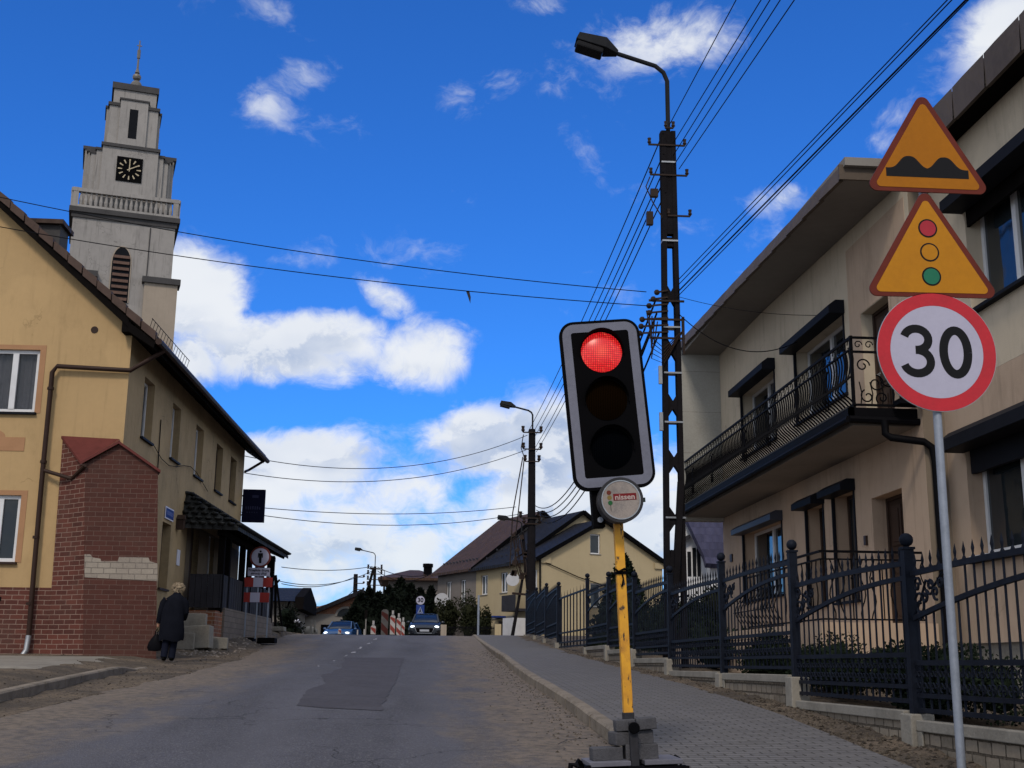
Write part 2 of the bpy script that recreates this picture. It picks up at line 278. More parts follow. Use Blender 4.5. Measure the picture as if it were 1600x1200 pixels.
class MB:
    def __init__(s): s.v = []; s.f = []; s.uv = None
    def add(s, vs, fs):
        b = len(s.v); s.v += [Vector(v) for v in vs]; s.f += [tuple(i + b for i in f) for f in fs]; return s
    def box(s, x0, x1, y0, y1, z0, z1): return s.add([(x, y, z) for x in (x0, x1) for y in (y0, y1) for z in (z0, z1)], BOXF)
    def fbox(s, F, a0, a1, d0, d1, z0, z1): return s.add([F(a, d, z) for a in (a0, a1) for d in (d0, d1) for z in (z0, z1)], BOXF)
    def obox(s, c, sx, sy, sz, rot=(0, 0, 0)):
        from mathutils import Euler
        E = Euler(rot).to_matrix(); c = Vector(c)
        return s.add([c + E @ Vector((x * sx / 2, y * sy / 2, z * sz / 2)) for x in (-1, 1) for y in (-1, 1) for z in (-1, 1)], BOXF)
    def bar(s, p, q, wd, ht=None, side=None):
        p = Vector(p); q = Vector(q); ht = ht or wd; d = (q - p).normalized()
        a = Vector(side).normalized() if side else (Vector((0, 0, 1)).cross(d) if abs(d.z) < .95 else Vector((1, 0, 0)).cross(d))
        a = (a - d * a.dot(d)).normalized(); b = d.cross(a)
        return s.add([e + a * (i * wd / 2) + b * (j * ht / 2) for e in (p, q) for i in (-1, 1) for j in (-1, 1)], BOXF)
    def tube(s, pts, r, n=6, cap=True):
        pts = [Vector(p) for p in pts]; rs = r if isinstance(r, (list, tuple)) else [r] * len(pts); base = len(s.v); prev = None
        for i, p in enumerate(pts):
            d = (pts[min(i + 1, len(pts) - 1)] - pts[max(i - 1, 0)]); d = d.normalized() if d.length > 1e-9 else Vector((0, 0, 1))
            if prev is None: a = d.cross(Vector((0, 0, 1)) if abs(d.z) < .9 else Vector((1, 0, 0))).normalized()
            else: a = (prev - d * prev.dot(d)).normalized()
            prev = a; b = d.cross(a)
            for k in range(n):
                t = 2 * math.pi * k / n; s.v.append(p + (a * math.cos(t) + b * math.sin(t)) * rs[i])
        for i in range(len(pts) - 1):
            for k in range(n):
                s.f.append((base + i * n + k, base + i * n + (k + 1) % n, base + (i + 1) * n + (k + 1) % n, base + (i + 1) * n + k))
        if cap:
            s.f.append(tuple(base + k for k in range(n))[::-1]); e = base + (len(pts) - 1) * n; s.f.append(tuple(e + k for k in range(n)))
        return s
    def ball(s, c, r, n=10, m=6, sq=(1, 1, 1)):
        c = Vector(c); b = len(s.v); s.v.append(c + Vector((0, 0, r * sq[2])))
        for i in range(1, m):
            for k in range(n):
                t = math.pi * i / m; a = 2 * math.pi * k / n
                s.v.append(c + Vector((r * sq[0] * math.sin(t) * math.cos(a), r * sq[1] * math.sin(t) * math.sin(a), r * sq[2] * math.cos(t))))
        s.v.append(c - Vector((0, 0, r * sq[2]))); e = len(s.v) - 1
        for k in range(n):
            s.f.append((b, b + 1 + k, b + 1 + (k + 1) % n)); s.f.append((e, e - n + (k + 1) % n, e - n + k))
        for i in range(m - 2):
            for k in range(n): s.f.append((b + 1 + i * n + k, b + 1 + (i + 1) * n + k, b + 1 + (i + 1) * n + (k + 1) % n, b + 1 + i * n + (k + 1) % n))
        return s
    def prism(s, poly, ext):
        """poly: 3D points of a flat outline, ext: extrusion vector"""
        poly = [Vector(p) for p in poly]; ext = Vector(ext); n = len(poly); tri = tessellate_polygon([poly])
        s.add(poly + [p + ext for p in poly], [tuple(t) for t in tri] + [tuple(i + n for i in t)[::-1] for t in tri] + [(i, (i + 1) % n, (i + 1) % n + n, i + n) for i in range(n)]); return s
    def fprism(s, F, poly, d0, d1): return s.prism([F(a, d0, z) for a, z in poly], F.n * (d1 - d0))
    def disc(s, c, u, v, r, th, n=40, r2=None):
        """disc or ring in plane u,v, thickness along n=u x v"""
        c = Vector(c); u = Vector(u).normalized(); v = Vector(v).normalized(); nn = u.cross(v) * th
        P = [c + (u * math.cos(2 * math.pi * k / n) + v * math.sin(2 * math.pi * k / n)) * r for k in range(n)]
        if r2 is None: return s.prism(P, nn)
        Q = [c + (u * math.cos(2 * math.pi * k / n) + v * math.sin(2 * math.pi * k / n)) * r2 for k in range(n)]
        fs = []
        for k in range(n):
            j = (k + 1) % n; fs += [(k, j, n + j, n + k), (2 * n + k, 3 * n + k, 3 * n + j, 2 * n + j), (k, 2 * n + k, 2 * n + j, j), (n + k, n + j, 3 * n + j, 3 * n + k)]
        return s.add(P + Q + [p + nn for p in P] + [q + nn for q in Q], fs)
    def wall(s, F, outer, holes, reveal):
        outs = [F(a, 0, z) for a, z in outer]; loops = [outs]; rects = []
        for (a0, a1, z0, z1) in holes: q = [(a0, z0), (a1, z0), (a1, z1), (a0, z1)]; rects.append(q); loops.append([F(a, 0, z) for a, z in q])
        flat = [p for l in loops for p in l]; tri = tessellate_polygon(loops); s.add(flat, [tuple(t) for t in tri])
        for q in rects:
            for i in range(4):
                (a, z), (b, y) = q[i], q[(i + 1) % 4]; s.add([F(a, 0, z), F(b, 0, y), F(b, -reveal, y), F(a, -reveal, z)], [(0, 1, 2, 3)])
        return s
    def sheet(s, rows):
        n = len(rows[0]); return s.add([p for r in rows for p in r], [(i * n + k, i * n + k + 1, (i + 1) * n + k + 1, (i + 1) * n + k) for i in range(len(rows) - 1) for k in range(n - 1)])
    def build(s, name, m, parent=None, loc=None, smooth=False, bevel=0, local=False, uvrot=0, **pr):
        if parent is not None: MW = FR[parent.name]
        else: MW = Matrix.Translation(Vector(loc) if loc is not None else (sum(s.v, Vector()) / max(1, len(s.v))))
        inv = MW.inverted(); vs = s.v if local else [inv @ v for v in s.v]
        me = bpy.data.meshes.new(name); me.from_pydata([tuple(v) for v in vs], [], s.f); me.validate(clean_customdata=False)
        bm = bmesh.new(); bm.from_mesh(me); bmesh.ops.recalc_face_normals(bm, faces=bm.faces[:])
        uvl = bm.loops.layers.uv.new('UVMap')
        for f in bm.faces:
            n = f.normal; f.smooth = smooth
            for l in f.loops:
                p = l.vert.co
                if abs(n.z) > .85: uv = (p.x, p.y)
                elif abs(n.x) > abs(n.y): uv = (p.y, p.z if abs(n.z) < .3 else p.z / max(.2, math.sqrt(max(0, 1 - n.z * n.z))))
                else: uv = (p.x, p.z if abs(n.z) < .3 else p.z / max(.2, math.sqrt(max(0, 1 - n.z * n.z))))
                l[uvl].uv = (uv[1], uv[0]) if uvrot else uv
        bm.to_mesh(me); bm.free(); me.materials.append(m)
        o = bpy.data.objects.new(name, me); C.objects.link(o)
        if parent is not None: o.parent = parent
        else: o.matrix_world = MW
        FR[o.name] = MW.copy()
        if smooth and hasattr(me, 'set_sharp_from_angle'): me.set_sharp_from_angle(angle=R(40))
        if bevel: b = o.modifiers.new('bevel', 'BEVEL'); b.width = bevel; b.segments = 2; b.limit_method = 'ANGLE'
        return props(o, **pr) if pr else o
def children(o): return [c for c in bpy.data.objects if c.parent == o]
def copy_thing(o, loc=None, rz=None, parent=None, mw=None):
    c = o.copy(); C.objects.link(c); FR[c.name] = FR[o.name]
    if parent is not None: c.parent = parent
    if mw is not None: c.matrix_world = mw; FR[c.name] = mw
    elif loc is not None:
        c.location = loc
        if rz is not None: c.rotation_euler = (0, 0, rz)
    for ch in children(o): copy_thing(ch, parent=c)
    return c
def text_mb(txt, F, s_c, z_c, d, size, th=.004, bold=0.0, width=None):
    cu = bpy.data.curves.new('t', 'FONT'); cu.body = txt; cu.size = size; cu.align_x = 'CENTER'; cu.align_y = 'CENTER'; cu.offset = bold; cu.extrude = th / 2; cu.resolution_u = 3; cu.space_line = .95
    ob = bpy.data.objects.new('t', cu); C.objects.link(ob); dg = bpy.context.evaluated_depsgraph_get(); me = bpy.data.meshes.new_from_object(ob.evaluated_get(dg))
    mb = MB(); xs = [v.co.x for v in me.vertices]; k = (width / (max(xs) - min(xs))) if width else 1
    mb.add([F(s_c + v.co.x * k, d + v.co.z, z_c + v.co.y) for v in me.vertices], [tuple(p.vertices) for p in me.polygons])
    bpy.data.objects.remove(ob); bpy.data.curves.remove(cu); bpy.data.meshes.remove(me); return mb
def lerp(a, b, t): return a + (b - a) * t
def interp(x, X, Y):
    if x <= X[0]: return Y[0] + (x - X[0]) * (Y[1] - Y[0]) / (X[1] - X[0]) * .6
    for i in range(len(X) - 1):
        if x <= X[i + 1]: return lerp(Y[i], Y[i + 1], (x - X[i]) / (X[i + 1] - X[i]))
    return Y[-1]
def sst(x, a, b): t = max(0, min(1, (x - a) / (b - a))); return t * t * (3 - 2 * t)
# ------------------------------------------------------------------ lie of the land
PY = [0, 4, 8, 9.9, 13.1, 16.2, 19.6, 22.9, 29, 36, 45, 52, 58, 70, 100]; PZ = [0, .36, .70, .83, 1.02, 1.16, 1.29, 1.41, 1.66, 1.98, 2.36, 2.60, 2.70, 2.78, 2.88]
def prof(y): return (interp(y - 1.2, PY, PZ) + interp(y, PY, PZ) * 2 + interp(y + 1.2, PY, PZ)) / 4
def XK(y): return interp(y, [0, 10, 20, 27, 36, 45, 52, 60, 90], [1.66, 1.66, 1.72, 1.92, 2.0, 2.15, 2.35, 2.6, 3.2])       # kerb face
def XL(y): return interp(y, [0, 9, 14, 20, 28, 36, 45, 60, 90], [-4.6, -4.15, -3.95, -3.75, -3.9, -4.3, -4.9, -5.4, -5.6])
def drop(y): return .11 * (1 - sst(y, 30, 48))
def nz(x, y, s=1.0, a=1.0, seed=0): return mnoise.noise(Vector((x * s, y * s, seed))) * a
def road_z(x, y): return prof(y) - drop(y) + nz(x, y, .5, .012) + nz(x, y, 1.7, .005, 3)
def ground_z(x, y):
    p = prof(y)
    if x < XL(y) + .1:
        g = p - drop(y) + .01 + .10 * sst(x, -4.75, -5.9) * (1 if y > 12 else .3) + nz(x, y, 1.6, .03) + nz(x, y, 5, .012)
        if x < -4.62 and 8 < y < 23.2: g += 0
        g += .20 * sst(x, -4.4, -5.0) * sst(y, 29, 35) * (1 - sst(y, 44, 52))
        return g
    if x < 3.45: return p - .22
    if x < 4.3: return p - .015 + .03 * sst(x, 3.4, 3.9) + nz(x, y, 3, .03) + nz(x, y, 9, .02, 5)
    return p + .06 + nz(x, y, 1.2, .05) + nz(x, y, 6, .015)
def yrange(a, b, st):
    o = []; y = a
    while y < b: o.append(y); y += st(y)
    return o + [b]
xs = [-600, -200, -80, -40, -25, -15, -11] + [-9 + i * .3 for i in range(9)] + [-6.2 + i * .12 for i in range(21)] + [-3.6, -2, 0, 2, 3.3] + [3.44 + i * .08 for i in range(12)] + [4.5, 4.8, 5.2, 6, 7, 9, 12, 16, 25, 40, 80, 200, 600]
ys = yrange(-30, 3, lambda y: 6) + yrange(3.5, 62, lambda y: .12 if y < 16 else (.25 if y < 40 else .8)) + [66, 72, 80, 90, 100, 130, 180, 300, 600, 1500]
g = MB().sheet([[(x, y, ground_z(x, y)) for x in xs] for y in ys])
# dirt and gravel
m_, t_, b_ = new_mat('trodden_dirt'); o_ = t_.node('ShaderNodeTexCoord').outputs['Object']
c_ = t_.mix(t_.mr(t_.noise(o_, .9, 6, .6), .35, .65), (.155, .122, .093), (.078, .066, .056))
c_ = t_.mix(t_.mr(t_.noise(o_, 14, 6, .7), .45, .7), c_, (.05, .042, .036)); vo = t_.node('ShaderNodeTexVoronoi'); t_.put(vo.inputs['Vector'], o_); vo.inputs['Scale'].default_value = 34
c_ = t_.mix(t_.mr(vo.outputs[0], .0, .2, .55, 0), c_, (.24, .20, .16)); t_.put(b_.inputs['Base Color'], c_); b_.inputs['Roughness'].default_value = .95
bp_ = t_.node('ShaderNodeBump'); bp_.inputs['Strength'].default_value = .9; bp_.inputs['Distance'].default_value = .03; b_.inputs['Specular IOR Level'].default_value = .08
t_.put(bp_.inputs['Height'], t_.m('ADD', t_.noise(o_, 22, 8, .7), t_.m('MULTIPLY', vo.outputs[0], -.5))); t_.put(b_.inputs['Normal'], bp_.outputs[0]); M['dirt'] = m_
g.build('ground', M['dirt'], loc=(0, 0, 0), smooth=True, kind='structure')
# road: worn asphalt with sand drifting in from the edges
m_, t_, b_ = new_mat('worn_asphalt'); o_ = t_.node('ShaderNodeTexCoord').outputs['Object']; uv_ = t_.node('ShaderNodeUVMap', uv_map='edge').outputs[0]
sx_ = t_.node('ShaderNodeSeparateXYZ'); t_.put(sx_.inputs[0], uv_); eL = sx_.outputs[0]; eR = sx_.outputs[1]
vo = t_.node('ShaderNodeTexVoronoi'); t_.put(vo.inputs['Vector'], o_); vo.inputs['Scale'].default_value = 95
agg = t_.node('ShaderNodeTexWhiteNoise'); t_.put(agg.inputs[0], vo.outputs['Color']) if False else None
st = t_.vm('MULTIPLY', o_, (1, .16, 1))
c_ = t_.mix(t_.mr(t_.noise(st, 1.4, 5, .6), .35, .68), (.076, .075, .093), (.055, .054, .066))
c_ = t_.mix(t_.mr(t_.noise(o_, 2.6, 7, .7), .5, .72, 0, .6), c_, (.044, .043, .052))
sc_ = t_.node('ShaderNodeSeparateColor'); t_.put(sc_.inputs[0], vo.outputs['Color'])
c_ = t_.mix(t_.mr(sc_.outputs[0], .80, .95, 0, .6), c_, (.17, .17, .18)); c_ = t_.mix(t_.mr(sc_.outputs[1], .7, .95, 0, .7), c_, (.026, .026, .03))
c_ = t_.mix(t_.mr(t_.noise(o_, 90, 3, .7), .56, .72, 0, .6), c_, (.15, .148, .152))
tr_ = None
for p_ in (1.45, 2.95, 4.2, 5.5):
    q_ = t_.mr(t_.m('ABSOLUTE', t_.m('SUBTRACT', t_.m('ADD', eR, t_.m('MULTIPLY', t_.noise(o_, .35, 2), .5)), p_ + .25)), .08, .42, 1, 0); tr_ = q_ if tr_ is None else t_.m('MAXIMUM', tr_, q_)
c_ = t_.mix(t_.m('MULTIPLY', tr_, .38), c_, (.098, .097, .116))
sn = t_.noise(t_.vm('MULTIPLY', o_, (1, .35, 1)), 2.2, 7, .65)
sl = t_.mr(t_.m('SUBTRACT', eL, t_.m('MULTIPLY', sn, 3.0)), .35, -1.1); sr = t_.mr(t_.m('SUBTRACT', eR, t_.m('MULTIPLY', sn, 2.5)), .30, -.75)
sand = t_.m('MAXIMUM', sl, sr); sc2 = t_.mix(t_.mr(t_.noise(o_, 9, 6, .7), .4, .65), (.165, .132, .104), (.085, .071, .060))
c_ = t_.mix(t_.m('MULTIPLY', sand, .93), c_, sc2)
# fine cracks
ck = t_.node('ShaderNodeTexVoronoi', feature='DISTANCE_TO_EDGE'); t_.put(ck.inputs['Vector'], t_.vm('ADD', o_, t_.vm('MULTIPLY', t_.noise(o_, 2.5, 4, out=1), (.5, .5, 0)))); ck.inputs['Scale'].default_value = .75
ckm = t_.m('MULTIPLY', t_.mr(ck.outputs[0], .0, .010, 1, 0), t_.mr(t_.noise(o_, .5, 3), .5, .62)); c_ = t_.mix(t_.m('MULTIPLY', ckm, .8), c_, (.015, .015, .016))
t_.put(b_.inputs['Base Color'], c_); b_.inputs['Roughness'].default_value = .88
bp_ = t_.node('ShaderNodeBump'); bp_.inputs['Strength'].default_value = .45; bp_.inputs['Distance'].default_value = .012; b_.inputs['Specular IOR Level'].default_value = .25
t_.put(bp_.inputs['Height'], t_.m('ADD', t_.m('MULTIPLY', vo.outputs[0], 1.0), t_.m('SUBTRACT', t_.m('MULTIPLY', t_.noise(o_, 18, 6, .7), .8), t_.m('MULTIPLY', ckm, 2)))); t_.put(b_.inputs['Normal'], bp_.outputs[0]); M['asphalt'] = m_
ry = yrange(-10, 66, lambda y: .3 if y < 30 else .8) + [72, 80, 90, 110]; NX = 26
rows = []
for y in ry:
    a = XL(y) - .15 + nz(0, y, .9, .18) + nz(0, y, 4, .06); b = XK(y) - .002
    rows.append([(lerp(a, b, k / NX), y, road_z(lerp(a, b, k / NX), y) + .012 - (.03 if k == 0 else 0)) for k in range(NX + 1)])
ro = MB().sheet(rows).build('road', M['asphalt'], loc=(0, 0, 0), smooth=True, kind='structure')
ul = ro.data.uv_layers.new(name='edge')
for l in ro.data.loops:
    p = ro.data.vertices[l.vertex_index].co; ul.data[l.index].uv = (p.x - XL(p.y), XK(p.y) - p.x)
# darker repair patch and scraps of the worn centre line
M['patch'] = mat('new_asphalt_patch', (.063, .061, .073), .9, var=.6, scale=1.5, bump=.5, bscale=90, c2=(.052, .050, .060))
pt = [(-1.66, 28.9), (-.28, 29.2), (-.30, 20.5), (-.36, 13.5), (-1.32, 13.9), (-1.42, 16.5), (-1.30, 18.2), (-1.52, 20.5), (-1.42, 24)]
def drape(poly, dz, nsub=10):
    """thin cover lying on the road inside an outline"""
    y0 = min(p[1] for p in poly); y1 = max(p[1] for p in poly); rows = []
    for i in range(nsub + 1):
        y = lerp(y0 + 1e-3, y1 - 1e-3, i / nsub); xx = []
        for k in range(len(poly)):
            (ax, ay), (bx, by) = poly[k], poly[(k + 1) % len(poly)]
            if (ay - y) * (by - y) < 0: xx.append(ax + (bx - ax) * (y - ay) / (by - ay))
        a, b = min(xx), max(xx); a += nz(a, y, .8, .10) + nz(a, y, 4, .03); b += nz(b, y, 2, .06); rows.append([(lerp(a, b, k / 6), y, road_z(lerp(a, b, k / 6), y) + .012 + dz) for k in range(7)])
    return MB().sheet(rows)
drape(pt, .005, 60).build('road_repair_patch', M['patch'], loc=(0, 20, prof(20)), smooth=True, kind='structure')
M['oldpaint'] = mat('worn_white_paint', (.30, .30, .33), .8, var=.5, scale=6, c2=(.12, .12, .13))
cl_ = MB(); random.seed(4)
for (x, y, l, wd) in [(-1.62, 31.5, 1.0, .07), (-1.60, 34, 1.6, .08), (-1.5, 38, 1.6, .08), (-1.7, 29.6, .8, .05), (-1.45, 42, 2, .08), (-1.78, 26.5, .6, .05), (-1.9, 24, .5, .04)]:
    p = [(x, y), (x + wd, y + .1), (x + wd * .8, y + l), (x + .01, y + l - .1)]; q = drape(p, .0085, 6); cl_.add(q.v, q.f)
cl_.build('centre_line_marking', M['oldpaint'], loc=(-1.6, 32, prof(32)), kind='structure')
# right pavement
M['pavers'] = brick_mat('grey_pavers', (.135, .130, .135), (.105, .101, .106), (.045, .042, .040), .20, .10, .008, bump=.9, dirt=.35, dcol=(.10, .095, .09))
def XF(y): return interp(y, [0, 8, 12, 20, 30, 40, 60], [3.40, 3.46, 3.58, 3.72, 3.75, 3.9, 4.2])
sy = yrange(-6, 60, lambda y: .5); rows = []
def pave_z(x, y): return prof(y) + .012 + nz(x, y, .7, .012) + .05 * sst(y, 44, 52)
for y in sy:
    a = XK(y) + .12; b = XF(y) + nz(3, y, 2, .03); rows.append([(lerp(a, b, k / 8), y, pave_z(lerp(a, b, k / 8), y)) for k in range(9)])
pv = MB().sheet(rows); e = MB()
pv.build('pavement', M['pavers'], loc=(0, 0, 0), smooth=True, kind='structure')
# kerb of single stones
M['kerb'] = mat('kerb_concrete', (.20, .17, .14), .9, var=.4, scale=3, bump=.6, bscale=30, c2=(.10, .085, .07))
kb = MB(); y = -5; random.seed(2)
while y < 56:
    y2 = y + 1.0; j = random.uniform(-.008, .008)
    for (ya, yb) in ((y + .006, y2 - .006),):
        for t in range(2):
            a = lerp(ya, yb, t / 2); b = lerp(ya, yb, (t + 1) / 2)
            P = []
            for yy in (a, b):
                x = XK(yy) + j; zt = pave_z(x + .1, yy) + .012; P += [(x, yy, zt - .25), (x, yy, zt - .022), (x + .022, yy, zt), (x + .118, yy, zt), (x + .118, yy, zt - .25)]
            kb.add(P, [(0, 1, 6, 5), (1, 2, 7, 6), (2, 3, 8, 7), (3, 4, 9, 8), (0, 4, 3, 2, 1), (5, 6, 7, 8, 9)])
    y = y2
kb.build('kerb', M['kerb'], loc=(1.7, 10, prof(10)), kind='structure')
# left kerb and patch of pavement by the brick annex
kb = MB(); y = 6.0
while y < 22.2:
    for t in range(2):
        P = []
        for yy in (y + .006 + t * .49, y + .006 + (t + 1) * .49):
            x = -4.52 - .034 * (yy - 14) + .5 * sst(yy, 20, 23) * 0; zt = prof(yy) - drop(yy) + .125 - .10 * sst(yy, 20.5, 22.3); P += [(x, yy, zt - .25), (x, yy, zt - .02), (x - .02, yy, zt), (x - .13, yy, zt), (x - .13, yy, zt - .25)]
        kb.add(P, [(0, 1, 6, 5), (1, 2, 7, 6), (2, 3, 8, 7), (3, 4, 9, 8), (0, 4, 3, 2, 1), (5, 6, 7, 8, 9)])
    y += 1.0
kb.build('left_kerb', M['kerb'], loc=(-4.6, 14, prof(14)), kind='structure')
M['slab'] = mat('pale_slab', (.20, .185, .165), .9, var=.3, scale=1.5, bump=.3, c2=(.12, .105, .09))
rows = [[(x, y, prof(y) - drop(y) + .01 + .10 * sst(x, -4.75, -5.9) + .03 - (.05 if x > -5.8 else 0) - (.15 if y < 19.7 else 0)) for x in [lerp(-11, -5.55 - .2 * nz(1, y, 2, 1), k / 10) for k in range(11)]] for y in [19.6 + i * .2 for i in range(26)]]
MB().sheet(rows).build('left_pavement', M['slab'], loc=(-7, 21, prof(21)), smooth=True, kind='structure')
def scatter(n, fx, size, seed, zf=ground_z):
    random.seed(seed); mb = MB()
    for i in range(n):
        x, y = fx(); s = random.uniform(*size) ; z = zf(x, y) + s * .25; a = random.uniform(0, 6.28)
        vs = []
        for k in range(5): t = a + k * 1.2566; vs.append((x + math.cos(t) * s * random.uniform(.6, 1), y + math.sin(t) * s * random.uniform(.6, 1), z - s * .3 + random.uniform(-.1, .1) * s))
        vs.append((x, y, z + s * random.uniform(.1, .45))); mb.add(vs, [(k, (k + 1) % 5, 5) for k in range(5)])
    return mb
def fx1():
    y = random.uniform(4, 32) if random.random() < .5 else random.uniform(5, 14); return random.uniform(XF(y) - .06, 4.0), y
scatter(3600, fx1, (.008, .03), 7).build('soil_litter', M['litter'], loc=(3.8, 10, prof(10)), kind='stuff', label='small stones and dead leaves on the soil strip along the fence', cat='litter')
def fx2():
    y = random.uniform(9, 34); return random.uniform(-7.5, -4.0) if random.random() < .6 else XL(y) + random.uniform(-.8, .3), y
scatter(1500, fx2, (.008, .03), 8).build('roadside_gravel', M['litter'], loc=(-5, 16, prof(16)), kind='stuff', label='loose gravel on the dirt verge left of the road', cat='gravel')
def fx3():
    y = random.uniform(6, 34); return XK(y) - abs(random.gauss(0, .28)), y
scatter(1300, fx3, (.006, .022), 9, lambda x, y: road_z(x, y) + .012).build('gutter_grit', M['litter'], loc=(1.4, 14, prof(14)), kind='stuff', label='grit and small stones gathered against the right kerb', cat='grit')
# ------------------------------------------------------------------ windows, used by every building
def window(root, F, a0, a1, z0, z1, dep=.12, fw_=.06, mull=(), fmat=None, glass=None, sill=None, sillout=.05, curtain=False, back=.5, transom=(), label=None, muntin=.05):
    """white casement window set back in its opening: window > pane, sill, curtain"""
    fm = fmat or M['frame']; b = MB(); d0, d1 = -dep - .05, -dep
    b.fbox(F, a0, a0 + fw_, d0, d1, z0, z1).fbox(F, a1 - fw_, a1, d0, d1, z0, z1).fbox(F, a0 + fw_, a1 - fw_, d0, d1, z0, z0 + fw_).fbox(F, a0 + fw_, a1 - fw_, d0, d1, z1 - fw_, z1)
    for m_ in mull:
        c = lerp(a0, a1, m_); b.fbox(F, c - muntin, c + muntin, d0 - .002, d1 + .012, z0 + fw_, z1 - fw_)
    for m_ in transom:
        c = lerp(z0, z1, m_); b.fbox(F, a0 + fw_, a1 - fw_, d0 - .002, d1 + .006, c - .025, c + .025)
    wn = b.build('window', fm, root, bevel=.004)
    if label: wn['label'] = label
    MB().fbox(F, a0 + fw_ * .5, a1 - fw_ * .5, d0 + .012, d0 + .022, z0 + fw_ * .5, z1 - fw_ * .5).build('pane', glass or (M['clearglass'] if curtain else M['glass']), wn)
    if curtain:
        cb = MB(); n = 60; rows = []
        for zz in (z0 + .02, z0 + (z1 - z0) * .5, z1 - .02): rows.append([F(lerp(a0 + .02, a1 - .02, k / n), d0 - .07 + .018 * math.sin(k * 1.9) + .012 * math.sin(k * .83 + zz), zz) for k in range(n + 1)])
        cb.sheet(rows).build('curtain', M['curtain'], wn, smooth=True)
        MB().fbox(F, a0 - .1, a1 + .1, d0 - .55, d0 - .5, z0 - .1, z1 + .1).build('dark_interior', M['darkroom'], wn)
    if sill: MB().fbox(F, a0 - .04, a1 + .04, -dep - .01, sillout, z0 - .045, z0 - .004).build('sill', sill, wn)
    return wn
# ------------------------------------------------------------------ yellow corner house on the left
LA = R(1.83); LX = Vector((math.cos(LA), -math.sin(LA), 0)); LY = Vector((math.sin(LA), math.cos(LA), 0)); LO = Vector((-5.61, 23.05, 0))
def L(x, y, z): return LO + LX * x + LY * y + Vector((0, 0, z))
yh = thing('yellow_house', (-5.61, 23.05, 1.45), -LA, 'yellow two storey corner house with red brick plinth and brick annex, left of the road', 'house')
FG = Fr(L(0, 0, 0), LX, -LY); FS = Fr(L(0, 0, 0), LY, LX); DP = 9.0; LN = 12.85
ez = 7.83; sl = .865; rz_ = ez + sl * DP / 2
# gable wall (faces the camera)
gw = MB().wall(FG, [(-DP, 2.72), (0, 2.72), (0, ez - .12), (-DP / 2, rz_ - .12), (-DP, ez - .12)], [(-3.45, -1.70, 5.98, 7.20), (-3.35, -1.78, 3.18, 4.41)], .16)
gw.build('gable_wall', M['yellow'], yh)
MB().fbox(FG, -DP, -.001, -.3, .02, .9, 2.72).build('brick_plinth', M['brick'], yh)
holes = [(s0, s1, 5.78, 7.0) for s0, s1 in ((1.18, 2.02), (3.68, 4.48), (6.15, 7.05), (8.70, 9.60), (10.75, 11.65))] + [(3.52, 4.32, 2.96, 4.36), (8.45, 9.2, 3.30, 4.62), (6.35, 7.3, 2.55, 4.62)]
MB().wall(FS, [(0, 1.2), (LN, 1.2), (LN, ez - .12), (0, ez - .12)], holes, .22).build('street_wall', M['yellow_shaded'], yh)
MB().fprism(Fr(L(0, LN, 0), LX, -LY), [(-DP, 1.2), (-.3, 1.2), (-.3, ez - .2), (-DP / 2, rz_ - .2), (-DP, ez - .2)], -.2, -.02).build('rear_wall', M['yellow_shaded'], yh)
# roof: two slopes with overhang, verge tiles
def slope(x0, z0, x1, z1, y0, y1, th): return MB().prism([L(x0, y0, z0), L(x1, y0, z1), L(x1, y0, z1 - th), L(x0, y0, z0 - th)], LY * (y1 - y0))
ro1 = slope(-DP / 2, rz_ + .1, .55, ez - .55 * sl + .1, -.32, LN + .45, .10).build('roof', M['rooftile'], yh, uvrot=0)
ro2 = slope(-DP / 2, rz_ + .099, -DP - .5, ez - .5 * sl + .1, -.32, LN + .45, .10).build('roof', M['rooftile'], yh)
vg = MB(); n = 17
for k in range(n):
    t0 = k / n; t1 = (k + 1) / n - .004; xa, xb = lerp(-DP / 2, .55, t0), lerp(-DP / 2, .55, t1); za, zb = rz_ + .13 - (xa + DP / 2) * sl, rz_ + .13 - (xb + DP / 2) * sl; j = .015
    vg.prism([L(xa, -.345 - j * (k % 2), za), L(xb, -.345 - j * (k % 2), zb + .03), L(xb, -.345 - j * (k % 2), zb - .15), L(xa, -.345 - j * (k % 2), za - .17)], LY * .16)
vg.build('verge_tiles', mat('verge_brown', (.075, .05, .042), .7, var=.3, scale=4), ro1)
sf = MB().prism([L(.53, -.30, ez - .55 * sl - .01), L(-.001, -.30, ez - .12), L(.0, -.30, ez - .30), L(.50, -.30, ez - .62)], LY * (LN + .7))
sf.build('eaves', M['darkwood'], ro1)
pur = MB().bar(L(-.05, -.28, ez - .2), L(-.05, .02, ez - .2), .16, .22).prism([L(-4.4, -.30, rz_ - .06), L(-.0, -.30, ez - .06 + .0), L(-.0, -.30, ez - .22), L(-4.4, -.30, rz_ - .22)], LY * .28)
pur.build('verge_board', M['darkwood'], ro1)
gt = MB().tube([L(.60, -.34, ez - .50), L(.60, LN + .5, ez - .54)], .065, 8)
gt.build('gutter', M['brownpipe'], yh, smooth=True)
dp = [L(.60, .15, ez - .55), L(.05, -.10, ez - 1.02), L(-1.32, -.12, 6.86), L(-1.40, -.12, 6.74), L(-1.40, -.12, 5.4), L(-1.40, -.12, 4.9), L(-1.38, -.12, 3.0), L(-1.36, -.12, 1.85)]
pb = MB().tube(dp, .045, 10); pb.tube([at(133, 727, 22.42), at(112, 748, 22.8), L(-1.36, -.14, 4.86)], .036, 8)
for zz in (6.4, 5.0, 3.6, 2.4): pb.tube([L(-1.40, -.12, zz), L(-1.40, -.12, zz + .05)], .062, 10)
dpo = pb.build('downpipe', M['brownpipe'], yh, smooth=True)
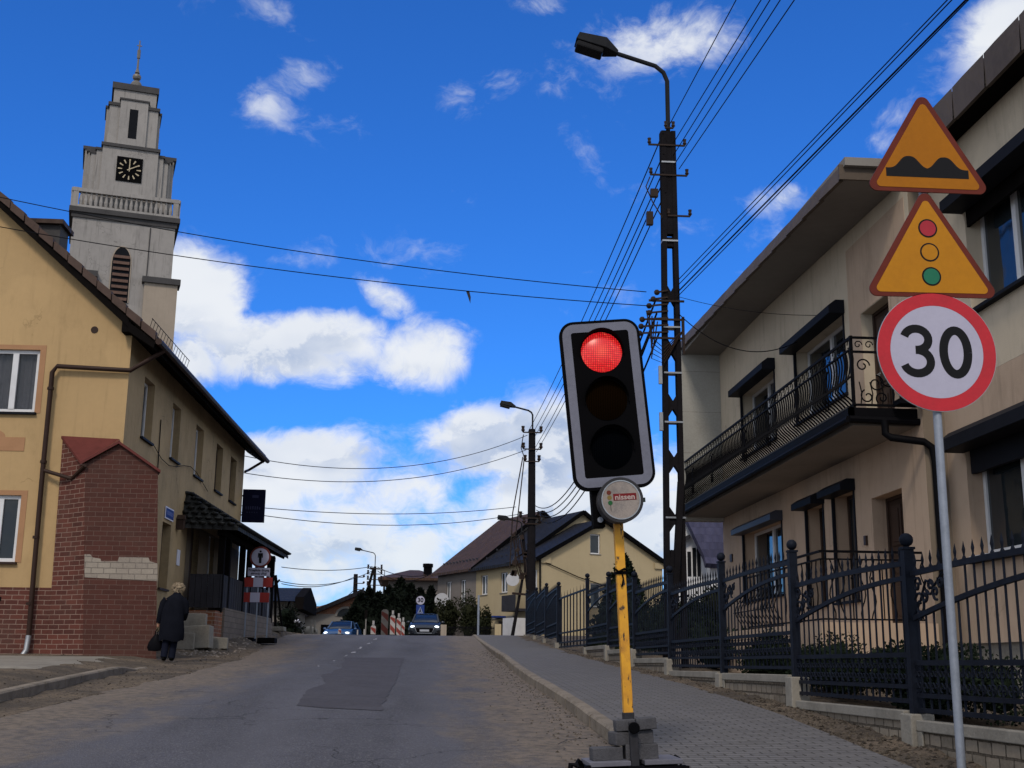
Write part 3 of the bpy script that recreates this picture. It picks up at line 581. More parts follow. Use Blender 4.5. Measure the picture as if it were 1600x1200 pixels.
MB().tube([L(-1.36, -.12, 1.86), L(-1.37, -.14, 1.6), L(-1.44, -.22, 1.44)], .05, 10).build('pipe_shoe', M['zinc'], dpo, smooth=True)
MB().tube([L(LN * 0 + .58, LN + .2, ez - .55), L(.1, LN + .25, ez - .85), L(.06, LN - .1, ez - .95)], .04, 8).build('downpipe', M['brownpipe'], yh, smooth=True)
# snow guard on the roof
sg = MB()
for k in range(16):
    yy = .1 + k * .22; sg.bar(L(.30, yy, ez - .1), L(.34, yy, ez + .06), .009)
sg.bar(L(.34, .05, ez + .06), L(.34, 3.45, ez + .06), .011); sg.build('snow_guard', M['rail_iron'], ro1)
# chimney seen over the verge
c0 = at(83, 352, 26.2); cb = MB(); cx = c0.x; cb.box(cx - .30, cx + .26, 25.9, 26.5, 8.6, c0.z - .10); ch = cb.build('chimney', M['towertrim'], ro1)
MB().box(cx - .40, cx + .34, 25.78, 26.62, c0.z - .10, c0.z + .0).build('chimney_cap', M['rooftile'], ch)
# gable windows
window(yh, FG, -3.45, -1.70, 5.98, 7.20, .06, .07, (.735,), curtain=True, sill=M['shutter'], sillout=.07, muntin=.055, label='gable window with net curtain and white frame')
window(yh, FG, -3.35, -1.78, 3.18, 4.41, .06, .07, (.76,), sill=M['brownpipe'], sillout=.07, muntin=.05)
tr = MB()
for (a0, a1, z0, z1) in ((-3.45, -1.70, 5.98, 7.20), (-3.35, -1.78, 3.18, 4.41)):
    tr.fbox(FG, a0 - .12, a1 + .11, .001, .008, z1, z1 + .09).fbox(FG, a1, a1 + .11, .001, .008, z0 - .01, z1)
tr.fprism(FG, [(-3.9, 5.24), (-1.82, 5.24), (-1.82, 5.50), (-2.16, 5.50)] + [(-2.4 + .21 * math.cos(R(t)), 5.50 + .14 * math.sin(R(t))) for t in range(0, 181, 20)] + [(-3.9, 5.50)], .001, .010)
tr.build('peach_trim', M['peach'], yh)
MB().fbox(FG, -2.9, -1.95, .021, .024, 2.47, 2.545).build('dark_strip', mat('near_black', (.012, .010, .010), .95), yh)  # thin black strip set on the plinth face
MB().disc(FG(-.72, .01, 7.62), LX, Vector((0, 0, 1)), .07, -.06, 12).build('vent_pipe', M['brownpipe'], yh)
# street side windows
for i, (s0, s1, z0, z1) in enumerate(holes[:5]):
    window(yh, FS, s0, s1, z0, z1, .15, .055, (.5,), fmat=M['frame'] if i < 3 else M['browndoor'], sill=M['shutter'], sillout=.06, curtain=i < 3, muntin=.035)
window(yh, FS, 3.52, 4.32, 2.96, 4.36, .18, .06, (.5,), fmat=M['browndoor'], sill=M['browndoor'])
window(yh, FS, 8.45, 9.2, 3.30, 4.62, .1, .06, (.5,), sill=M['browndoor'])
dr = MB().fbox(FS, 6.35, 7.3, -.2, -.14, 2.55, 4.62); 
for k in range(3): dr.fbox(FS, 6.47, 7.18, -.14, -.125, 2.65 + k * .64, 3.15 + k * .64)
door = dr.build('door', M['browndoor'], yh, bevel=.006); MB().tube([FS(6.45, -.13, 3.55), FS(6.45, -.07, 3.55), FS(6.58, -.07, 3.55)], .012, 6).build('handle', M['zinc'], door)
# annex: leaning brick block across the corner
AB = [at(98, 686, 23.03), at(133, 724, 22.5), at(187, 694, 22.5), at(247, 737, 22.5)]
ab = [at(72, 1032, 23.03), at(130, 1030, 22.5), at(189, 1030, 22.5), at(245, 1028, 22.5)]
for p in ab: p.z = 1.30
bk = [Vector((AB[3].x, 23.8, AB[3].z)), Vector((ab[3].x, 23.8, 1.3))]
front = MB().add([AB[1], AB[2], AB[3], ab[3], ab[1], AB[3] + Vector((-.66, 2.3, 0)), ab[3] + Vector((-.86, 2.3, 0))], [(0, 1, 2, 3, 4), (2, 5, 6, 3)])
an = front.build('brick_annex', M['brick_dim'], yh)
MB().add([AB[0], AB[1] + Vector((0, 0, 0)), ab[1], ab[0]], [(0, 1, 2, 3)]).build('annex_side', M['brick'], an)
top = [AB[0] + Vector((-.03, -.0, .06)), AB[1] + Vector((-.06, -.08, .02)), AB[2] + Vector((0, -.08, .05)), AB[3] + Vector((.06, -.08, .02)), AB[3] + Vector((-.62, 2.0, .02)), L(-.0, -.0, AB[2].z + .22) ]
top[5] = at(186, 686, 23.03); th_ = Vector((0, 0, -.05))
MB().add([p for p in top] + [p + th_ for p in top], [(0, 1, 5), (1, 2, 5), (2, 3, 4, 5), (6, 7, 11), (7, 8, 11), (8, 9, 10, 11), (0, 1, 7, 6), (1, 2, 8, 7), (2, 3, 9, 8), (3, 4, 10, 9)]).build('annex_roof', M['redmetal'], an)
def onf(px, py):
    p = at(px, py, 22.492); return p
rg = [onf(*q) for q in ((132, 902), (132, 866), (141, 866), (145, 871), (157, 873), (158, 877), (184, 877), (186, 870), (232, 871), (234, 877), (246, 880), (246, 908))]
MB().prism(rg, Vector((0, .006, 0))).build('bare_blockwork', M['block'], an)
# small things on the facade
cbm = MB()
for (s_, z1_) in ((2.62, 6.4),): cbm.tube([FS(s_, .02, z1_), FS(s_ + .02, .03, 5.0), FS(s_ - .05, .02, 3.3)], .012, 5)
cbm.tube([FS(2.1, .05, 5.75)] + [FS(2.1 + k * .7, .05 - .0, 5.72 - .16 * math.sin(k * .9)) for k in range(1, 9)], .008, 5)
cbm.tube([FS(1.25, .02, 4.95), FS(1.1, .25, 5.05)], .02, 6).ball(FS(1.05, .3, 5.06), .04)
cbm.tube([FS(1.2, .0, 4.55), FS(1.2, .22, 4.5), FS(1.3, .3, 4.62)], .02, 6).tube([FS(1.35, .02, 4.35), FS(1.35, .2, 4.4), FS(1.42, .2, 4.6)], .02, 6)
cbm.build('facade_cable', M['rail_iron'], yh)
MB().fbox(FS, 5.02, 5.30, .004, .02, 3.55, 3.9).build('paper_notice', M['white'], yh)
# porch: lean-to tiled roof on timber posts over a boarded parapet and stone base
PA, PB = Vector((-4.60, 29.0, 0)), Vector((-4.27, 36.1, 0)); pu = (PB - PA).normalized(); pn = Vector((pu.y, -pu.x, 0)); FP = Fr(PA, pu, pn); PLn = (PB - PA).length
wt0 = at(292, 772, 28.75); tz = 5.25; ezp = 4.50
Wa = FS(5.55, .0, 0); Wb = FS(13.2, 0, 0); Ea = FP(-.35, .42, 0); Eb = FP(PLn + .35, .42, 0); Wc = FS(5.25, 0, 0)
def up_(p, z): return Vector((p.x, p.y, z))
P1 = [up_(Wa, tz), up_(Wb, tz), up_(Eb, ezp), up_(Ea, ezp), up_(Wc, ezp)]
prf = MB().add(P1 + [p - Vector((0, 0, .09)) for p in P1], [(0, 1, 2, 3), (0, 3, 4), (5, 6, 7, 8), (5, 8, 9), (2, 3, 8, 7), (3, 4, 9, 8), (1, 2, 7, 6)]).build('porch_roof', M['porchtile'], yh)
# raised tile rows so the edges read as tiles
tl = MB(); hipn = 9
for r_ in range(7):
    t = r_ / 6.4; za = lerp(ezp, tz, t) + .05; a = Wc.lerp(Wa, t); b = Ea.lerp(Wa, t); m_n = max(1, int((b - a).length / .21))
    for k in range(m_n):
        p = a.lerp(b, (k + .5 * (r_ % 2) + .25) / m_n); p = up_(p, za); tl.ball(p, .095, 7, 4, (1, 1.1, .45))
    a2 = Ea.lerp(Wa, t); b2 = Eb.lerp(Wb, t); m2 = int((b2 - a2).length / .24)
    for k in range(m2): p = up_(a2.lerp(b2, (k + .5) / m2), za); tl.ball(p, .10, 6, 4, (1.1, 1, .45))
tl.build('tile_humps', M['porchtile'], prf, smooth=True)
pz0 = 2.55
def pst(s, d=0, w_=.16, z0=None): return FP, s - w_ / 2, s + w_ / 2, d - w_ / 2, d + w_ / 2, z0 or pz0, ezp - .05 + .0
for s_ in (0.05, .75, 2.6, 3.6, 4.9, 5.5, PLn - .1):
    MB().fbox(*pst(s_, 0, .20 if s_ > 7 else .14)).build('porch_post', M['darkwood'], yh)
MB().fbox(Fr(L(.0, 13.0, 0), LX, -LY), .05, .16, -.08, .08, 2.4, ezp).build('porch_post', M['darkwood'], yh)
bm_ = MB().fbox(FP, -.2, PLn + .2, -.08, .08, ezp - .19, ezp - .07)
for k in range(9): s_ = .3 + k * .82; bm_.bar(FP(s_, .4, ezp - .10), FP(s_, -.85, ezp + .42), .07, .10)
bm_.build('porch_beam', M['darkwood'], yh)
bd = MB(); k = 0; s_ = -.05
while s_ < PLn: bd.fbox(FP, s_, s_ + .135, .02 + .006 * (k % 2), .055 + .006 * (k % 2), pz0 + .1, 3.42 + .0 * s_); s_ += .14; k += 1
for k in range(5): bd.fbox(FP, -.06 - .0, -.02, -.12 - k * .14, .01 - k * .14, pz0 + .1, 3.42)
bd.build('porch_parapet', M['board'], yh)
M['stonebase'] = brick_mat('porch_base_blocks', (.17, .145, .125), (.13, .11, .1), (.08, .07, .065), .38, .13, .008, dirt=.4)
MB().fbox(FP, .3, PLn + .1, -.3, .10, 1.5, pz0 + .12).build('porch_base', M['stonebase'], yh)
MB().fbox(FP, -.55, .297, -.85, .05, 1.4, pz0 + .02).build('brick_pier', M['oldbrick'], yh)
stp = MB()
for k in range(4):
    o = k * .32; stp.fbox(FS, 6.0 - .55 + o * .9, 7.4, .02, 1.25 - .25 * k, 1.4 + .25 * k, 1.66 + .25 * k + .0)
stp.build('porch_steps', M['concrete2'], yh, bevel=.015)
MB().fbox(Fr(L(0, 13.05, 0), LX, -LY), .02, .9, -.1, .0, 2.4, ezp).build('porch_end_wall', M['board'], yh) if False else None
MB().wall(Fr(L(.008, 0, 0), LY, LX), [(5.9, 2.0), (12.84, 2.0), (12.84, 4.55), (5.9, 4.55)], holes[6:], .1).build('porch_shade_overlay', M['porchshade'], yh)  # thin brown overlay paints the dark under the porch onto the yellow wall
# rubble and slabs by the steps
random.seed(12)
for i, (px, py, Y, sx, sy_, sz) in enumerate([(272, 1003, 30.4, .95, .5, .4), (303, 1000, 30.9, .85, .45, .55), (334, 1000, 31.6, .7, .4, .28), (296, 985, 31.6, .8, .5, .8)]):
    p = at(px, py, Y); p.z = ground_z(p.x, p.y) + sz / 2 - .03
    props(MB().obox(p, sx, sy_, sz, (random.uniform(-.06, .06), random.uniform(-.05, .05), random.uniform(-.3, .3))).build('concrete_slab', M['concrete2'], loc=p, bevel=.02),
          ['grey concrete slab lying nearest the woman at the foot of the porch steps', 'tall grey concrete block with grooves standing before the porch steps', 'low grey slab lying right of the grooved block by the porch', 'grey block set highest against the porch steps'][i], 'slab', 'concrete blocks by the porch steps')
random.seed(31)
def fx4():
    return random.uniform(-5.6, -4.4), random.uniform(28.5, 36)
scatter(170, fx4, (.02, .07), 10).build('rubble', mat('brick_rubble', (.22, .19, .17), .9, var=.4, scale=3), loc=(-4.4, 28, prof(28)), kind='stuff', label='broken pieces of rubble scattered at the foot of the porch', cat='rubble')
ROOTS = [yh]
# hanging sign and name plate, each a thing
F3 = Fr(at(395, 790, 35.9), Vector((1, .03, 0)), Vector((.03, -1, 0)))
sw = .36; hs = thing('hanging_sign', F3.O - Vector((0, 0, .5)), 0, 'dark navy rectangular shop sign hanging out from the far corner of the yellow house', 'sign')
MB().fbox(F3, -.30, .35, -.06, .06, -.49, .47).build('sign_panel', mat('navy_panel', (.006, .007, .022), .4), hs, bevel=.01)
lt = MB(); random.seed(5); 
for k in range(7): lt.fbox(F3, -.2 + k * .065, -.2 + k * .065 + .035, .061, .064, -.12, -.05 + random.uniform(0, .03))
for k in range(5): lt.fbox(F3, -.16 + k * .07, -.13 + k * .07, .061, .064, -.22, -.19)
lt.fbox(F3, -.02, .16, .061, .064, .22, .30)
lt.build('faded_lettering', mat('faded_blue', (.022, .024, .06), .6), hs)
MB().bar(F3(-.30, 0, .28), F3(-.46, 0, .28), .04).bar(F3(-.30, 0, -.28), F3(-.46, 0, -.28), .04).build('sign_bracket', M['rail_iron'], hs)
npl = thing('name_plate', FS(3.95, .02, 4.6), 0, 'small blue enamel plate with white edge above the side doorway of the yellow house', 'sign')
MB().fbox(FS, 3.60, 4.36, .012, .03, 4.44, 4.70).build('plate', M['white'], npl); MB().fbox(FS, 3.63, 4.33, .0305, .036, 4.47, 4.67).build('blue_face', M['signblue'], npl)
lt = MB()
for k in range(7): lt.fbox(FS, 3.72 + k * .08, 3.755 + k * .08, .0365, .039, 4.53, 4.62)
lt.build('faded_lettering', mat('pale_blue', (.16, .2, .42), .6), npl)
wl = thing('wall_lantern', FS(4.85, .1, 4.5), 0, 'small brown box lantern on the wall between blue plate and porch roof', 'lantern')
MB().fbox(FS, 4.75, 4.95, .0, .16, 4.33, 4.55).fprism(FS, [(4.72, 4.551), (4.98, 4.551), (4.85, 4.66)], .0, .18).build('lantern_case', M['browndoor'], wl)
# the house measured at arm's scale above is 1.15 times as large and stands that much farther up the street
def resize(root, k, o, o2):
    loc = o2 + (root.matrix_world.translation - o) * k; mw = root.matrix_world.copy(); mw.translation = loc; root.matrix_world = mw; done = set()
    def rec(ob):
        FR[ob.name] = mw.copy()
        if ob.type == 'MESH' and ob.data.name not in done:
            done.add(ob.data.name)
            for v in ob.data.vertices: v.co *= k
            for m_ in ob.modifiers:
                if m_.type == 'BEVEL': m_.width *= k
        for c in children(ob): rec(c)
    rec(root)
HO = Vector((-5.61, 23.05, 1.45)); HN = Vector((-6.4515, 26.5075, 1.4545))
for r_ in (yh, hs, npl, wl): resize(r_, 1.15, HO, HN)
# ------------------------------------------------------------------ church tower
TA = R(-15); TO = Vector((at(190, 700, 70).x, 70, 0)); TX = Vector((math.cos(TA), math.sin(TA) * -1, 0)); TX = Vector((math.cos(R(15)), math.sin(R(15)), 0)); TY = Vector((-TX.y, TX.x, 0))
ct = thing('church_tower', (-18.82, 73, 3), R(15), 'tall grey stepped church tower with clock, balustrade and cross, behind the yellow house', 'church tower')
TC = Vector((-18.82, 73, 0))                 # axis of the tower
def T(x, y, z): return TC + TX * x + TY * y + Vector((0, 0, z))
def tbox(mb, hx, z0, z1, hy=None, cx=0, cy=0):
    hy = hy or hx; return mb.add([T(cx + x, cy + y, z) for x in (-hx, hx) for y in (-hy, hy) for z in (z0, z1)], BOXF)
K = 73 / 70 * .995                            # measured at 70 m, front face about there
def zz(z): return 1.42 + (z - 1.42) * (1.0 if z < 32.05 else 1.02)
tb = MB(); tbox(tb, 2.92, 2, zz(27.1)); shaft = tb.build('tower_shaft', M['tower'], ct)
FT = Fr(T(0, -2.92, 0), TX, -TY)
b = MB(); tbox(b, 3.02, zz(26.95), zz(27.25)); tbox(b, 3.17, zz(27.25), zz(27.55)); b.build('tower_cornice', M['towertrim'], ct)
# balustrade
b = MB(); HB = 2.98
for sgn, ax in ((-1, 'y'), (1, 'y'), (-1, 'x'), (1, 'x')):
    for k in range(-10, 11):
        t = k / 10 * (HB - .12); x, y = (t, sgn * HB) if ax == 'y' else (sgn * HB, t)
        p = T(x, y, 0); z0 = zz(27.55)
        if abs(k) == 10: b.obox(p + Vector((0, 0, z0 + .6)), .3, .3, 1.2, (0, 0, R(15)))
        else: b.tube([p + Vector((0, 0, z0 + z_)) for z_ in (.12, .25, .45, .7, .9, .98)], [.06, .085, .11, .07, .05, .07], 6)
    for (za, zb, wd) in ((0, .14, .16), (.96, 1.18, .17)):
        if ax == 'y': b.add([T(x, sgn * HB + y, zz(27.55) + z) for x in (-HB - .1, HB + .1) for y in (-wd, wd) for z in (za, zb)], BOXF)
        else: b.add([T(sgn * HB + x, y, zz(27.55) + z) for x in (-wd, wd) for y in (-HB + .2, HB - .2) for z in (za + .003, zb - .003)], BOXF)
b.build('balustrade', M['tower'], ct)
# stepped clock stage and top stage: a cross of three stepped boxes each
b = MB(); tbox(b, 2.25, zz(27.5), zz(31.35)); tbox(b, 1.95, zz(27.5), zz(31.55), 2.42); tbox(b, 2.42, zz(27.5), zz(31.55), 1.95); tbox(b, 1.62, zz(27.5), zz(31.8), 2.62); tbox(b, 2.62, zz(27.5), zz(31.8), 1.62)
b.build('clock_stage', M['tower'], ct)
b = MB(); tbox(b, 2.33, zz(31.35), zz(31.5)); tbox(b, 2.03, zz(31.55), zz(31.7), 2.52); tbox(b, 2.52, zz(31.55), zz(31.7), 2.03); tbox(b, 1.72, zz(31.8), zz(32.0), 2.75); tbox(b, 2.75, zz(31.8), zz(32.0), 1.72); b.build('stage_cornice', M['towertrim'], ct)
b = MB(); tbox(b, 1.45, zz(31.3), zz(34.35)); tbox(b, 1.28, zz(31.3), zz(35.55)); tbox(b, .82, zz(32.0), zz(34.75), 1.62); tbox(b, 1.62, zz(32.0), zz(34.35), .9)
b.build('belfry_stage', M['tower'], ct)
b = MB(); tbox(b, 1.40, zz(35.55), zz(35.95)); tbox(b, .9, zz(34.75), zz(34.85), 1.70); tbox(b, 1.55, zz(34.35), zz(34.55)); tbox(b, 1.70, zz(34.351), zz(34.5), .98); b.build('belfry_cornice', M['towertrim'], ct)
F4 = Fr(T(0, -1.62, 0), TX, -TY); MB().fbox(F4, -.25, .25, -.1, .012, zz(32.3), zz(34.2)).build('slot_opening', M['darkroom'], ct)
F5 = Fr(T(0, -2.62, 0), TX, -TY); cz = zz(30.45); ck_ = MB().fbox(F5, -.75, .75, .0, .06, cz - .78, cz + .78).build('clock', M['black'], ct)
b = MB()
for k in range(12):
    a = R(30 * k); d_ = Vector((math.sin(a), math.cos(a))); MB().prism([F5(d_.x * r_ + d_.y * s_, .065, cz + d_.y * r_ - d_.x * s_) for r_, s_ in ((.42, .025), (.66, .045), (.66, -.045), (.42, -.025))], -TY * .02).build('hour_mark', M['gold'], ck_)

for a, ln, wd in ((0, .62, .04), (60, .55, .045)):
    d_ = Vector((math.sin(R(a)), math.cos(R(a)))); MB().prism([F5(d_.x * r_ + d_.y * s_, .09 + (.02 if a else 0), cz + d_.y * r_ - d_.x * s_) for r_, s_ in ((-.14, .03), (ln, wd * .6), (ln, -wd * .6), (-.14, -.03))], -TY * .015).build('clock_hand', M['gold'], ck_)
# pointed louvred window
pts = [(-.52, 22.0), (.52, 22.0), (.52, 24.4)] + [(.52 - .52 * (1 - math.cos(R(t))) * 1.0, 24.4 + 1.0 * math.sin(R(t))) for t in range(15, 91, 15)] + [(-.52 + .52 * (1 - math.cos(R(t))), 24.4 + 1.0 * math.sin(R(t))) for t in range(75, 0, -15)] + [(-.52, 24.4)]
off = at(188, 430, 70); ox = (off - TC).dot(TX)
lw = MB().fprism(FT, [(a * 1.12 + ox, z + (.08 if z > 25 else 0)) for a, z in pts], .0, .05).build('window_surround', M['towerlow'], ct)
MB().fprism(FT, [(a + ox, z) for a, z in pts], .051, .06).build('window_recess', M['darkroom'], lw)
b = MB()
for k in range(9): z_ = 21.9 + k * .37; b.prism([FT(ox - .46, .06, z_), FT(ox + .46, .06, z_), FT(ox + .46, .16, z_ - .18), FT(ox - .46, .16, z_ - .18)], Vector((0, 0, .03)))
b.build('louvres', M['louvre'], lw)
# lower corner blocks with cornice
for (c_, h_, mt) in ((2.35, .95, 'towerlow'), (-2.35, .95, 'towerlow')):
    zt = 23.3
    q = MB().add([T(c_ + x, y, z) for x in (-h_, h_) for y in (-3.22, -2.2) for z in (2, zt)], BOXF).build('corner_pier', M[mt], ct)
    MB().add([T(c_ + x, y, z) for x in (-h_ - .15, h_ + .15) for y in (-3.4, -2.2) for z in (zt, zt + .35)], BOXF).build('pier_cornice', M['towertrim'], q)
MB().tube([FT(1.5, .03, 26.8), FT(1.45, .03, 12)], .03, 5).build('lightning_rod', M['towertrim'], ct)
_T = T
def T(x, y, z): return _T(x, y, 1.42 + (z - 1.42) * 1.04)
b = MB().tube([T(0, 0, z) for z in (35.3, 35.95, 36.1, 36.2)], [.3, .35, .25, .12], 10).ball(T(0, 0, 36.42), .28, 10, 6, (1, 1, .9)).tube([T(0, 0, 36.7), T(0, 0, 37.0), T(0, 0, 38.9)], [.16, .07, .04], 8)
b.bar(T(-.16, 0, 38.55), T(.16, 0, 38.55), .05); b.tube([T(0, 0, 37.7), T(0, 0, 38.25)], .11, 6); b.build('cross', mat('cross_metal', (.14, .13, .12), .5, metal=.4), ct)
# ------------------------------------------------------------------ beige balcony house on the right
bh = thing('balcony_house', (6.65, 15.45, 1.4), 0, 'beige flat roofed house with long wrought iron balcony, behind the fence on the right', 'house')
WX = 6.65; FW = Fr((WX, 0, 0), (0, 1, 0), (-1, 0, 0)); Y0, Y1 = 15.45, 26.33; SPLIT = 4.9
H_up = [(22.05, 24.50, 5.66, 7.0), (18.2, 20.8, 5.66, 6.98), (16.35, 17.45, 4.80, 6.72)]
H_lo = [(21.95, 24.7, 2.75, 4.12), (19.45, 20.6, 2.3, 4.14), (18.0, 19.2, 2.3, 4.16), (16.3, 17.5, 2.0, 3.9)]
H_lo = [(21.95, 24.7, 2.75, 4.12), (19.6, 20.55, 2.45, 4.12), (18.15, 19.15, 2.45, 4.14), (16.3, 17.45, 2.0, 3.88)]
MB().wall(FW, [(Y0, SPLIT), (Y1, SPLIT), (Y1, 8.3), (Y0, 8.3)], [h if h[2] > SPLIT else (h[0], h[1], SPLIT + .004, h[3]) for h in H_up], .30).build('upper_wall', M['cream'], bh)
MB().wall(FW, [(Y0, 1.0), (Y1, 1.0), (Y1, SPLIT - .002), (Y0, SPLIT - .002)], H_lo, .30).build('lower_wall', M['peachwall'], bh)
MB().add([(WX, Y0, 1), (WX + .3, Y0, 1), (WX + .3, Y0, 8.3), (WX, Y0, 8.3)], [(0, 1, 2, 3)]).build('end_wall', M['reveal'], bh)  # dark tone paints in the shadow of the recessed corner
MB().box(WX + .02, 14, Y1 - .01, Y1 + .0, 1, 8.3).build('rear_wall', M['greywall'], bh)
# far wing wall carrying the balcony end
MB().box(5.78, WX - .003, Y1 - .12, Y1 + .14, 4.55, 8.42).build('side_wall', M['greywall'], bh)
# peach field round the balcony door
MB().fbox(FW, 15.6, 16.345, .001, .006, SPLIT, 7.9).fbox(FW, 17.455, 17.95, .001, .006, SPLIT, 7.9).fbox(FW, 16.345, 17.455, .001, .006, 6.73, 7.9).build('door_surround', M['peachwall'], bh)
# roof slab and sheet fascia in folded panels
rf = MB().box(5.80, 14, Y0 + .05, Y1 + .25, 8.30, 8.42).build('roof', M['soffit'], bh)
b = MB(); n = 13; fx = 5.74
for k in range(n):
    a = lerp(15.62, 26.2, k / n); c = lerp(15.62, 26.2, (k + 1) / n); m_ = (a + c) / 2; j = .018
    tz_ = lambda y: lerp(8.34, 8.66, (y - 15.6) / 10.6); bz_ = lambda y: lerp(8.10, 8.40, (y - 15.6) / 10.6)
    P = [Vector((fx, a, bz_(a))), Vector((fx - .025, c, bz_(c))), Vector((fx + .05, c, tz_(c))), Vector((fx + .05, a, tz_(a))), Vector((fx + .045, (a * .6 + c * .4), tz_(a * .6 + c * .4)))]
    b.add(P + [p + Vector((.06, 0, 0)) for p in P[:4]], [(0, 1, 4), (1, 2, 4), (0, 4, 3), (5, 6, 7, 8), (0, 1, 6, 5)])
b.box(fx, 7.4, 15.58, 15.62, 8.12, 8.34).build('fascia', M['fascia'], rf)
MB().add([(fx + .02, 15.62, 8.12), (WX - .01, 15.62, 8.12), (WX - .01, 26.2, 8.38), (fx + .02, 26.2, 8.40)], [(0, 1, 2, 3)]).build('soffit', M['soffit'], rf)
# shutter boxes and windows
def shut(root, F, a0, a1, z, out=.26, hh=.20, m=None):
    return MB().prism([F(a0 - .06, .0, z + hh), F(a0 - .06, out * .55, z + hh), F(a0 - .06, out, z + hh * .55), F(a0 - .06, out, z - .02), F(a0 - .06, .0, z - .02)], F.u * (a1 - a0 + .12)).build('shutter_box', m or M['shutter'], root, bevel=.004)
for i, (a0, a1, z0, z1) in enumerate(H_up[:2]):
    wn = window(bh, FW, a0, a1, z0, z1, .24, .06, (.5,), sill=M['shutter'], sillout=.05, back=.5)
    shut(wn, FW, a0, a1, z1 - .02)
    for q in (a0, a1): MB().fbox(FW, q - .022, q + .012, -.03, .022, z0, z1).build('shutter_rail', M['shutter'], wn)
for i, (a0, a1, z0, z1) in enumerate(H_lo[:3]):
    wn = window(bh, FW, a0, a1, z0, z1, .24, .055, (.5,) if i == 0 else (), sill=M['shutter'], fmat=M['frame'] if i == 0 else M['browndoor'], sillout=.05)
    shut(wn, FW, a0, a1, z1 - .02, .24, .16, mat('blue_grey_shutter', (.05, .055, .075), .45) if i == 0 else None)
    for q in (a0, a1): MB().fbox(FW, q - .022, q + .012, -.03, .022, z0, z1).build('shutter_rail', M['shutter'], wn)
def door(root, F, a0, a1, z0, z1, dep, m):
    b = MB().fbox(F, a0 + .05, a1 - .05, -dep - .05, -dep, z0, z1 - .05).fbox(F, a0, a0 + .05, -dep - .06, -dep + .03, z0, z1).fbox(F, a1 - .05, a1, -dep - .06, -dep + .03, z0, z1).fbox(F, a0 + .05, a1 - .05, -dep - .06, -dep + .03, z1 - .05, z1)
    wd = (a1 - a0 - .1)
    for cx in (.27, .73):
        for (q0, q1) in ((.06, .34), (.38, .58), (.62, .93)):
            c = a0 + .05 + wd * cx; b.fbox(F, c - wd * .17, c + wd * .17, -dep, -dep + .02, lerp(z0, z1, q0), lerp(z0, z1, q1)).fbox(F, c - wd * .11, c + wd * .11, -dep + .02, -dep + .035, lerp(z0, z1, q0 + .03), lerp(z0, z1, q1 - .03))
    d = b.build('door', m, root, bevel=.006); MB().tube([F(a1 - .16, -dep, lerp(z0, z1, .48)), F(a1 - .16, -dep + .07, lerp(z0, z1, .48)), F(a1 - .30, -dep + .07, lerp(z0, z1, .48))], .011, 6).build('handle', M['zinc'], d); return d
door(bh, FW, 16.35, 17.45, 4.80, 6.72, .2, M['browndoor']); door(bh, FW, 16.3, 17.45, 2.0, 3.88, .24, M['browndoor'])
MB().fbox(FW, 17.68, 17.76, .0, .04, 3.22, 3.36).build('door_bell', M['browndoor'], bh)
MB().fbox(FW, 25.55, 25.72, .0, .03, 3.62, 3.78).build('house_number_box', M['browndoor'], bh)
# balcony: slab, railing with bellied bars, gutter and downpipe
bx = 5.78; slab = MB().box(bx, WX - .004, 15.68, Y1 - .125, 4.62, 4.80).build('balcony', M['soffit'], bh)
MB().box(bx - .06, bx, 15.60, Y1 + .1, 4.69, 4.85).box(bx - .06, WX + .02, 15.60, 15.678, 4.69, 4.85).tube([(bx - .09, 15.56, 4.68), (bx - .09, 26.2, 4.68)], .05, 8).tube([(bx - .09, 15.56, 4.68), (WX + .1, 15.56, 4.66)], .05, 8).build('balcony_gutter', M['rail_iron'], slab)
MB().box(bx - .065, bx - .061, 15.7, 26.2, 4.852, 4.875).build('edge_strip', M['towertrim'], slab)
def belly(t):            # outward bulge against height 0..1
    return .05 * math.sin(t * math.pi * 2.0 - .3) * (1 if t < .5 else .35) + .13 * math.exp(-((t - .27) / .16) ** 2)
RH = .98; rz0 = 4.86
b = MB(); nb = 96
for k in range(nb + 1):
    y = lerp(15.66, 26.15, k / nb)
    b.tube([(bx + .02 - belly(i / 12), y + .012 * math.sin(i * 1.1), rz0 + .05 + i / 12 * (RH - .22)) for i in range(13)], .0125, 4)
for z_ in (rz0 + .04, rz0 + RH - .16, rz0 + RH): b.bar((bx + .02, 15.62, z_), (bx + .02, 26.2, z_), .03, .022 if z_ < rz0 + .9 else .035)
for k in range(52):
    y = 15.75 + k * .2; b.tube([(bx + .02, y + .055 * math.cos(t), rz0 + RH - .08 + .055 * math.sin(t)) for t in [i * .9 for i in range(7)]], .008, 4)
for yy in (16.5, 19.4, 20.9, 23.4, 25.1):          # leaf scrolls on the outer side
    for sgn in (-1, 1):
        b.tube([(bx - .06, yy + sgn * (.05 + .11 * t * math.cos(t * 5)), rz0 + .12 + .6 * t + .05 * math.sin(t * 5)) for t in [i / 14 for i in range(15)]], .013, 5)
